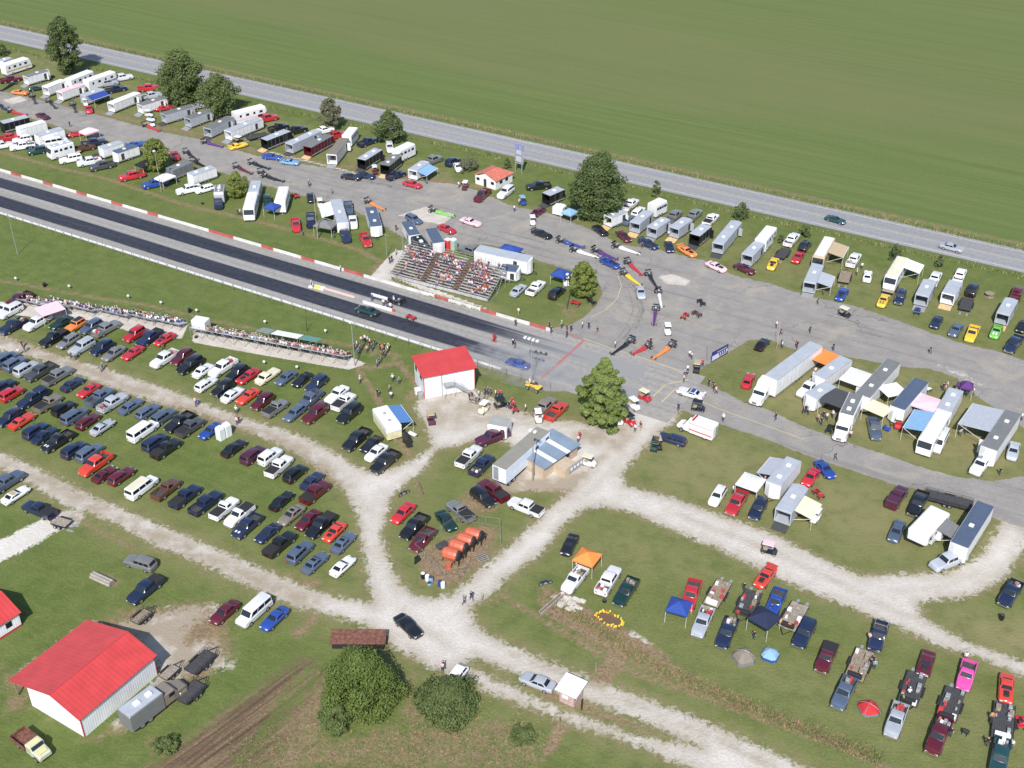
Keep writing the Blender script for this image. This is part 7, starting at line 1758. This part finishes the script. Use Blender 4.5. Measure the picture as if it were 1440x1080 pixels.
simple('centre_barrier', 478, 413, 24, 7, 'thin pale pink block wall lying between the two lanes', 'barrier', [('block', B((-3.6,3.6,-.15,.15,0,.35)), [M_PINK])]); simple('tarp', 448, 405, 14, 3, 'white and yellow tarp heap on the centre of the strip', 'tarp', [('white_sheet', MB().rbox(-2.0,1.4,-.7,.6,.04,.30,.1), [WHITE]), ('yellow_sheet', MB().rbox(-.7,.5,-.9,.2,.301,.42,.05), [mat('yellow_tarp', (.7,.62,.08), .7)])])
simple('centre_barrier', 535, 429, 24, 7, 'near pink edged white wall of the staff enclosure on the strip', 'barrier', [('block', B((-3.4,3.4,-1.1,-.9,0,.6)), [WHITE]), ('red_end', B((3.401,4.0,-1.1,-.8,0,.6)), [ORANGE])]); simple('centre_barrier', 536, 423, 24, 7, 'far white wall of the staff enclosure on the strip', 'barrier', [('block', B((-2.8,1.0,.7,.9,0,.6)), [WHITE])])
for i, (x, y, lb) in enumerate([(1360,1035,'black barbecue grill right of the maroon crew cab pickup')]): simple('grill', x-3, y, 4, 2, lb, 'grill', [('bowl', MB().tube((-.35,0,.85),(.35,0,.85),.28,10), [BLACK]), ('leg', B((-.3,-.26,-.2,.2,0,.6),(.26,.3,-.2,.2,0,.6)), [STEEL])])
simple('camp_chairs', 1248, 603, 6, 2, 'blue camping chair beside the steel blue pickup in the pits', 'chair', [('seat', B((-.5,.5,-.5,.5,.4,.46)), [mat('chair_blue', (.02,.06,.35), .8)]), ('backrest', B((-.5,-.44,-.5,.5,.461,1.0)), [mat('chair_blue', (.02,.06,.35), .8)]), ('leg', B((-.45,-.4,-.45,.45,0,.399),(.4,.45,-.45,.45,0,.399)), [STEEL])], .4)
simple('log', 592, 688, 3, 10, 'low brown earth mound with a log on the central wedge', 'log', [('log', MB().tube((-1.6,0,.12),(1.6,.1,.12),.14,8), [BARK])])
# ambulance
p_ = P(980, 598, 1.6); root = empty('ambulance', (p_.x, p_.y, 0), ang((980,598), -22, -8, 1.6), 'white box ambulance with pink red side stripes parked beside the lower pit lane', 'ambulance'); mb = MB()
mb.rbox(-3.4, .9, -1.15, 1.15, .5, 2.85, .12); child('box_body', mb.mesh('box_body', [WHITE]), root)
mb = MB(); mb.loft([_rg(.901,1.0,.5,2.1), _rg(1.6,1.0,.5,2.1), _rg(2.2,.95,.5,1.35), _rg(3.1,.85,.5,1.15), _rg(3.3,.8,.6,.95)]); child('cab', fixn(mb.mesh('cab', [WHITE])), root)
g = MB(); g.loft([[(1.64,-.85,2.03),(2.2,-.85,1.4),(2.2,.85,1.4),(1.64,.85,2.03)],[(1.68,-.85,2.05),(2.24,-.85,1.42),(2.24,.85,1.42),(1.68,.85,2.05)]]); child('windshield', fixn(g.mesh('windshield', [WSHIELD])), root)
for sg in (-1,1):
    g = MB(); g.box(-3.3,.88,min(sg*1.149,sg*1.165),max(sg*1.149,sg*1.165),1.05,1.3); g.box(-3.3,.88,min(sg*1.149,sg*1.165),max(sg*1.149,sg*1.165),2.35,2.42); child('stripe', g.mesh('stripe', [mat('stripe_pink', (.6,.12,.18), .5)]), root)
    for x in (2.3,-2.0): child('wheel', wheel_mesh(.4,.25), root, (x, sg*.95, .4))
g = MB(); g.box(-3.43,-3.401,-.9,-.05,.6,2.4); child('rear_door', g.mesh('rear_door', [STEEL]), root); g = MB(); g.box(-3.43,-3.401,.05,.9,.6,2.4); child('rear_door', g.mesh('rear_door', [WHITE]), root); g = MB(); g.rbox(.3,.6,-.9,.9,2.851,3.0,.04); child('light_bar', g.mesh('light_bar', [TAIL]), root)
# yellow tractor/loader by the start pole
atv(751,545,8,3,'in the pits and lanes','y','yellow loader tractor',s=1.4)
# ======================= TREES =======================
tree(97,104,16.5,5.2,'dark','tall dark tree standing alone near the highway at top left','tall',15000,.42,.08,seed=2)
tree(259,147,15.0,7.3,'mid','large spreading tree left of its smaller neighbour near the highway','round',19000,.42,.06,seed=3); tree(311,162,11.5,5.6,'mid','smaller bushy tree touching the large one near the highway','round',8000,.42,.05,seed=4)
tree(466,182,8.5,3.3,'grey','thin grey green tree behind the red trailer','tall',4200,.36,.05,seed=5); tree(548,200,8.2,4.1,'dark','dark round tree between the white SUV and the highway','round',6500,.38,.05,seed=6)
tree(840,305,15.0,6.8,'dark','biggest dark green tree beside the highway in the middle of the picture','round',26000,.40,.05,seed=7)
tree(821,418,7.8,3.3,'lime','small upright lime green tree beside the blue canopy','tall',6500,.34,.05,seed=8); tree(847,592,12.6,4.8,'conifer','big cone shaped evergreen beside the start of the strip','cone',30000,.32,.02,seed=9,stretch=1.0)
tree(222,241,8.6,3.6,'lime','small yellow green tree behind the light pole in the far pits','tall',6500,.34,.05,seed=10); tree(334,277,6.2,2.8,'lime','small yellow green tree beside the motorhome nearest the infield','round',4500,.32,.05,seed=11)
tree(506,984,8.2,5.5,'willow','huge round bushy tree at the bottom in front of the rusty shed','bush',42000,.22,.0,seed=12); tree(474,1016,3.0,2.6,'mid','dark leafy bush under the left side of the huge round tree','bush',6000,.26,.0,seed=13,name='bush',cat='bush')
tree(629,991,3.0,4.6,'mid','wide spiky green bush right of the huge round tree','bush',20000,.24,.0,seed=14,name='bush',cat='bush'); tree(235,1052,1.6,1.9,'mid','small round bush on the lawn right of the big barn','bush',2600,.2,.0,seed=15,name='bush',cat='bush')
tree(735,1036,1.0,2.0,'mid','low leafy bush at the bottom left of the lower gravel lane','bush',2600,.2,.0,seed=16,name='bush',cat='bush')
tree(659,238,3.0,3.1,'grey','round grey green shrub left of the white house','bush',3800,.28,.0,seed=18,name='bush',cat='bush')
for i, (x, y, h, r, lb) in enumerate([(923,276,4,1.4,'small sapling behind the white camper by the highway'),(1042,308,4,2.0,'bushy sapling between the long trailer and the highway'),(1131,333,3.2,1.5,'dark sapling behind the black SUV by the highway'),(1259,372-8,3.6,1.6,'sapling behind the white motorhome by the highway'),(1320,376,3.0,1.0,'thin sapling above the second white pickup by the highway'),(713,236,2.5,1.2,'small bush behind the white house roof'),(1098,342,2.2,1.0,'tiny shrub left of the white crew cab'),(3,78,4,2.5,'dark bush at the left picture edge below the highway')]): tree(x,y,h,r,'dark',lb,'bush',1100,.3,.0,seed=30+i,name='sapling',cat='sapling')
# reeds and weeds along the ditch: nobody could count them
rg = np.random.default_rng(4); lines = [[(765,838),(850,890),(900,925),(960,955),(1080,1005),(1180,1045),(1240,1070)], [(690,440),(712,440)], [(550,392),(600,414),(690,440)], [(20,395-350),(0,0)]]
def weeds(name, pts, hw, n, cols, hgt=.6):
    q = [P(a, b) for a, b in pts]; sg = [(q[i], q[i+1], (q[i+1]-q[i]).length) for i in range(len(q)-1)]; tot = sum(s_[2] for s_ in sg); vs = []; fs = []; mi = []
    for _ in range(n):
        t_ = rg.uniform(0, tot); i = 0
        while t_ > sg[i][2] and i < len(sg)-1: t_ -= sg[i][2]; i += 1
        a0, b0, L = sg[i]; d = (b0-a0)/L; nn = Vector((-d.y, d.x, 0)); p = a0 + d*t_ + nn*rg.normal()*hw; a_ = rg.uniform(0, 6.28); h = hgt*rg.uniform(.4, 1.2); w = .07*rg.uniform(.6,1.6); u = Vector((math.cos(a_), math.sin(a_), 0)); le = Vector((rg.normal()*.2, rg.normal()*.2, 0)); k = len(vs)
        vs += [tuple(p-u*w), tuple(p+u*w), tuple(p+le+Vector((0,0,h)))]; fs.append((k,k+1,k+2)); mi.append(int(rg.integers(0, len(cols))))
    me = bpy.data.meshes.new(name); me.from_pydata(vs, [], fs)
    for c in cols: me.materials.append(c)
    me.polygons.foreach_set('material_index', mi); me.update(); o = bpy.data.objects.new(name, me); COL.objects.link(o); o['kind'] = 'stuff'; o['label'] = 'brown and green weeds growing along the ditch'; o['category'] = 'weeds'; return o
DRYW = mat('dry_weed', (.27,.18,.10), .9); DRYW2 = mat('tan_weed', (.33,.25,.15), .9); GRW = mat('green_weed', (.11,.15,.045), .9)
weeds('weeds', lines[0], .65, 5200, [DRYW, GRW, DRYW, GRW, GRW], .38); weeds('weeds', lines[2], .35, 1500, [DRYW2, GRW, GRW], .5)
weeds('weeds', [(560,1020),(620,1040),(700,1030),(760,1060)], 3.0, 3500, [DRYW, GRW, GRW, GRW], .2); weeds('weeds', [(330,1075),(400,1040),(500,1055),(600,1060)], 2.4, 2500, [DRYW, GRW, GRW], .2)
a_, b_ = P(-100, 28), P(1540, 372)
weeds('weeds', [(-30,26),(360,113),(720,190),(1080,271),(1470,357)], .7, 4500, [DRYW, GRW, GRW, DRYW2], .7); weeds('weeds', [(-30,60),(360,147),(720,226),(1080,309),(1470,397)], .5, 5000, [GRW, GRW, DRYW2], .6)
# ======================= SINGLE PEOPLE =======================
PE = '''
435 260 stand n|434 259 stand_hat g|467 270 stand k|645 262 walk w|648 258 stand k
440 403 stand w|438 400 stand w|479 379 stand w|523 421 stand_hat b|539 428 stand w|544 431 bend k|549 433 stand w|554 424 stand_hat w
790 459 stand_hat lg|797 463 stand k|803 464 stand k|797 472 stand n|819 459 stand w|828 460 stand k|840 467 walk_shorts k|775 466 stand n|772 459 stand k|729 440 stand_shorts w|725 456 stand k
722 484 stand w|745 539 stand_hat w|750 541 stand lp|741 543 stand t|753 545 bend k|724 488 walk k
963 526 stand sb|966 529 stand_shorts n|962 534 stand lp|967 521 stand w|997 540 stand k|1004 547 walk m|1007 551 walk w|1003 543 stand n|954 575 stand n|1017 590 stand_hat w|901 601 walk_shorts m|893 604 stand w
988 513 stand r|970 500 stand w|973 502 bend w|865 486 stand w|915 482 stand k
701 554 stand r|704 556 stand r|697 555 stand w|690 553 stand k|686 552 stand b|682 553 stand k|664 558 stand n|660 560 stand k|673 556 stand w|669 565 stand k|720 566 stand r|722 571 stand r|739 575 stand w|763 590 stand w|716 572 stand n|722 579 stand tq
506 536 stand_hat w|531 555 stand k|552 534 stand_hat w|561 537 stand g|550 558 stand w|548 548 walk t|813 620 stand lp|815 614 stand r
513 478 stand w|517 480 stand w|520 487 stand k|523 491 stand n|509 486 stand g|506 492 stand b|503 497 stand b|516 493 stand t|527 484 stand k|534 489 stand n|538 492 stand o|541 490 stand k|546 489 stand lg|543 495 stand lg|540 500 stand k|536 506 stand g|533 510 stand n|530 513 stand sb|520 483 stand w|508 480 stand lp|545 493 stand w|537 497 stand k|498 490 stand n|502 486 stand w
652 846 walk g|663 841 walk n|624 938 walk k|622 941 stand lp|1091 588 walk n|1308 494 walk n|31 486 walk m|35 492 stand k|26 497 stand_shorts w|99 500 bend w|106 503 bend sb|142 520 stand sb|144 517 walk g|275 567 walk lp|277 568 walk b|333 594 stand lp|332 579 stand_hat w|336 592 stand m|228 489 stand n
827 788 stand w|822 783 stand k|830 794 stand w|818 791 stand_hat w|810 797 stand w|1046 828 stand k|1084 858 stand n|1070 872 stand m|1068 878 stand t|1060 896 stand k|1096 879 bend o|1110 882 bend o
1222 899 stand lp|1241 903 stand w|1228 930 stand n|1224 935 stand k|1230 937 stand sb|1358 926 stand w|1278 977 stand_hat w|1269 985 stand lg|1264 995 bend k|1394 1010 stand o|1438 1018 stand r|1423 1049 stand w|1388 1046 stand k|1337 1032 stand n
1031 691 stand w|1018 690 stand k|1118 715 stand k|1126 722 stand k|1137 727 stand m|1070 671 stand v|1076 675 stand lp|1100 487 stand w|1099 484 stand k|1121 487 stand k|1139 466 stand k|1120 485 stand r|1172 490 stand k|1098 468 walk k
1137 580 stand w|1133 578 stand k|1150 590 stand t|1158 585 stand k|1163 588 stand w|1155 595 stand k|1171 585 stand w|1198 603 stand v|1196 613 stand lp|1200 595 stand k|1187 532 stand v|1145 525 bend lp|1280 543 stand k|1326 546 stand m|1332 543 stand w|1329 549 stand lp|1364 548 stand m|1369 553 stand w|1350 610 bend w|1357 607 stand w|1406 665 stand k|1437 588 stand w|1175 653-10 walk k
98 176 stand n|334 300 stand k|338 300 stand w|463 325 stand lg|470 332 stand b|557 322 stand k|551 366 stand k|548 368 stand m|557 356 stand w|571 352 stand w|655 374 stand k|1010 500 stand k|940 331 stand w|903 347 stand n|856 302 stand k|812 293 stand r
730 271+15 stand w|723 295 stand w|1150 425 stand k|1158 412 stand k|1205 385 stand_hat w|1212 376 stand w|1092 458 stand w
'''
grid_desc = lambda x, y: ('far left' if x < 250 else 'left of centre' if x < 560 else 'in the middle' if x < 860 else 'right of centre' if x < 1120 else 'far right')
POSEW = {'stand':'standing','stand_hat':'standing in a white cap','stand_shorts':'standing in shorts','walk':'walking','walk_shorts':'walking in shorts','bend':'leaning forward'}
PL = []
for blk in PE.replace('\n', '|').split('|'):
    f = blk.split()
    if len(f) < 4: continue
    x = eval(f[0]); y = eval(f[1]); pose = f[2]; c = f[3]
    if c not in SHIRT: c = 'b'
    p = P(x, y, .5); o = person((p.x, p.y, .03), random.uniform(0, 6.28), pose, c, None, None, random.uniform(.95, 1.06)); PL.append([o, x, y, pose, c])
NB = [(r, d, a, b) for r, d, a, b, z in VEH + [(i[0], i[1], i[2], i[3], i[4]) for i in OTH]]
# ---------- smoke of the burnout ----------
p = P(735, 515, 1.0); mb = MB(); n = 12; rings = []
for z, r in ((.06, 6.0), (.8, 7.5), (1.9, 6.5), (2.8, 3.5), (3.2, .6)): rings.append([(math.cos(2*math.pi*i/n)*r*1.7, math.sin(2*math.pi*i/n)*r*.85, z) for i in range(n)])
mb.loft(rings); sm = bpy.data.materials.new('tyre_smoke'); sm.use_nodes = True; t = sm.node_tree; t.nodes.remove(t.nodes['Principled BSDF']); v = t.nodes.new('ShaderNodeVolumePrincipled'); v.inputs['Color'].default_value = (.97,.98,1,1)
tc = t.nodes.new('ShaderNodeTexCoord'); nz = t.nodes.new('ShaderNodeTexNoise'); nz.inputs['Scale'].default_value = .5; t.links.new(tc.outputs['Object'], nz.inputs['Vector']); mr = t.nodes.new('ShaderNodeMapRange'); mr.inputs['From Min'].default_value = .40; mr.inputs['From Max'].default_value = .7; mr.inputs['To Max'].default_value = .20; t.links.new(nz.outputs['Fac'], mr.inputs['Value']); t.links.new(mr.outputs[0], v.inputs['Density']); t.links.new(v.outputs[0], t.nodes['Material Output'].inputs['Volume'])
o = lone('smoke', fixn(mb.mesh('smoke', [sm])), (p.x, p.y, 0), R(-30), 'thin pale tyre smoke round the burnout car', 'smoke', kind='stuff')
# ---------- the rest of the seated crowd, one mesh ----------
_sm = {}
for c in SHIRT: _sm[c] = mat('shirt_' + SHIRT[c].replace(' ', '_'), COLS[c][1], .85)
mlist = list(_sm.values()) + [SKIN, JEANS, KHAKI, HAIR, BLACK, WHITE]; mi_of = {m.name: i for i, m in enumerate(mlist)}
V_ = []; LI = []; LS_ = []; LT = []; MI = []; nv = 0; nl = 0
for loc, rz, pose, c in STUFFSEATS:
    me = PM[pose]; n = len(me.vertices); co = np.empty(n*3, np.float32); me.vertices.foreach_get('co', co); co = co.reshape(-1, 3)
    ca_, sa_ = math.cos(rz), math.sin(rz); q = np.column_stack([co[:,0]*ca_-co[:,1]*sa_+loc.x, co[:,0]*sa_+co[:,1]*ca_+loc.y, co[:,2]+loc.z]); V_.append(q)
    li = np.empty(len(me.loops), np.int32); me.loops.foreach_get('vertex_index', li); LI.append(li+nv)
    p1 = np.empty(len(me.polygons), np.int32); me.polygons.foreach_get('loop_start', p1); p2 = np.empty(len(me.polygons), np.int32); me.polygons.foreach_get('loop_total', p2); p3 = np.empty(len(me.polygons), np.int32); me.polygons.foreach_get('material_index', p3)
    tab = np.array([mi_of[_sm[c].name if m == CLOTH else m.name] for m in me.materials]); LS_.append(p1+nl); LT.append(p2); MI.append(tab[p3]); nv += n; nl += len(li)
me = bpy.data.meshes.new('crowd'); V_ = np.concatenate(V_); me.vertices.add(len(V_)); me.vertices.foreach_set('co', V_.astype(np.float32).ravel()); li = np.concatenate(LI); me.loops.add(len(li)); me.loops.foreach_set('vertex_index', li)
ps = np.concatenate(LS_); me.polygons.add(len(ps)); me.polygons.foreach_set('loop_start', ps); me.polygons.foreach_set('loop_total', np.concatenate(LT))
for m in mlist: me.materials.append(m)
me.polygons.foreach_set('material_index', np.concatenate(MI).astype(np.int32)); me.update(calc_edges=True)
o = bpy.data.objects.new('crowd', me); COL.objects.link(o); tag(o, 'seated crowd filling the remaining rows of the stands', 'crowd', None, 'stuff')
# ---------- labels ----------
label_zone(VEH); label_zone(OTH)
_refs = [(it[0]['label'], it[2], it[3], it[1]) for it in VEH + OTH]
seen = {}
for o, x, y, pose, c in PL:
    best = sorted(_refs, key=lambda q: math.hypot(q[1]-x, (q[2]-y)*1.4))[:8]
    done = False
    for lab_, bx, by, ds in best:
        side = 'left of' if x < bx - 4 else 'right of' if x > bx + 4 else 'behind' if y < by else 'in front of'
        art = 'an' if ds[0] in 'aeiou' else 'a'
        s = f"person in {SHIRT[c]} shirt {POSEW[pose]} {side} {art} {ds} {grid_desc(x,y)}"
        if len(s.split()) > 16 or s in LABELS: s = f"person in {SHIRT[c]} shirt {POSEW[pose]} {side} {art} {ds}"
        if s not in LABELS and len(s.split()) <= 16: o['label'] = s; LABELS.add(s); done = True; break
    if not done:
        o['label'] = f"person in {SHIRT[c]} shirt {POSEW[pose]} {grid_desc(x,y)} among the crowd"; 
    o['category'] = 'person'; o['group'] = 'people standing and walking' if done else f"people in {SHIRT[c]} shirts {grid_desc(x,y)}"
for o in bpy.data.objects:
    if o.name.startswith(('yellow_flower', 'cargo')) and o.parent: o['kind'] = 'stuff'
print('objects', len(bpy.data.objects), 'vehicles', len(VEH), 'others', len(OTH), 'people', len([o for o in bpy.data.objects if o.name.startswith('person')]))

import collections
_c = collections.Counter(o['label'] for o in bpy.data.objects if 'label' in o and o.parent is None)
print('DUPL', [(k, v) for k, v in _c.items() if v > 1][:20])
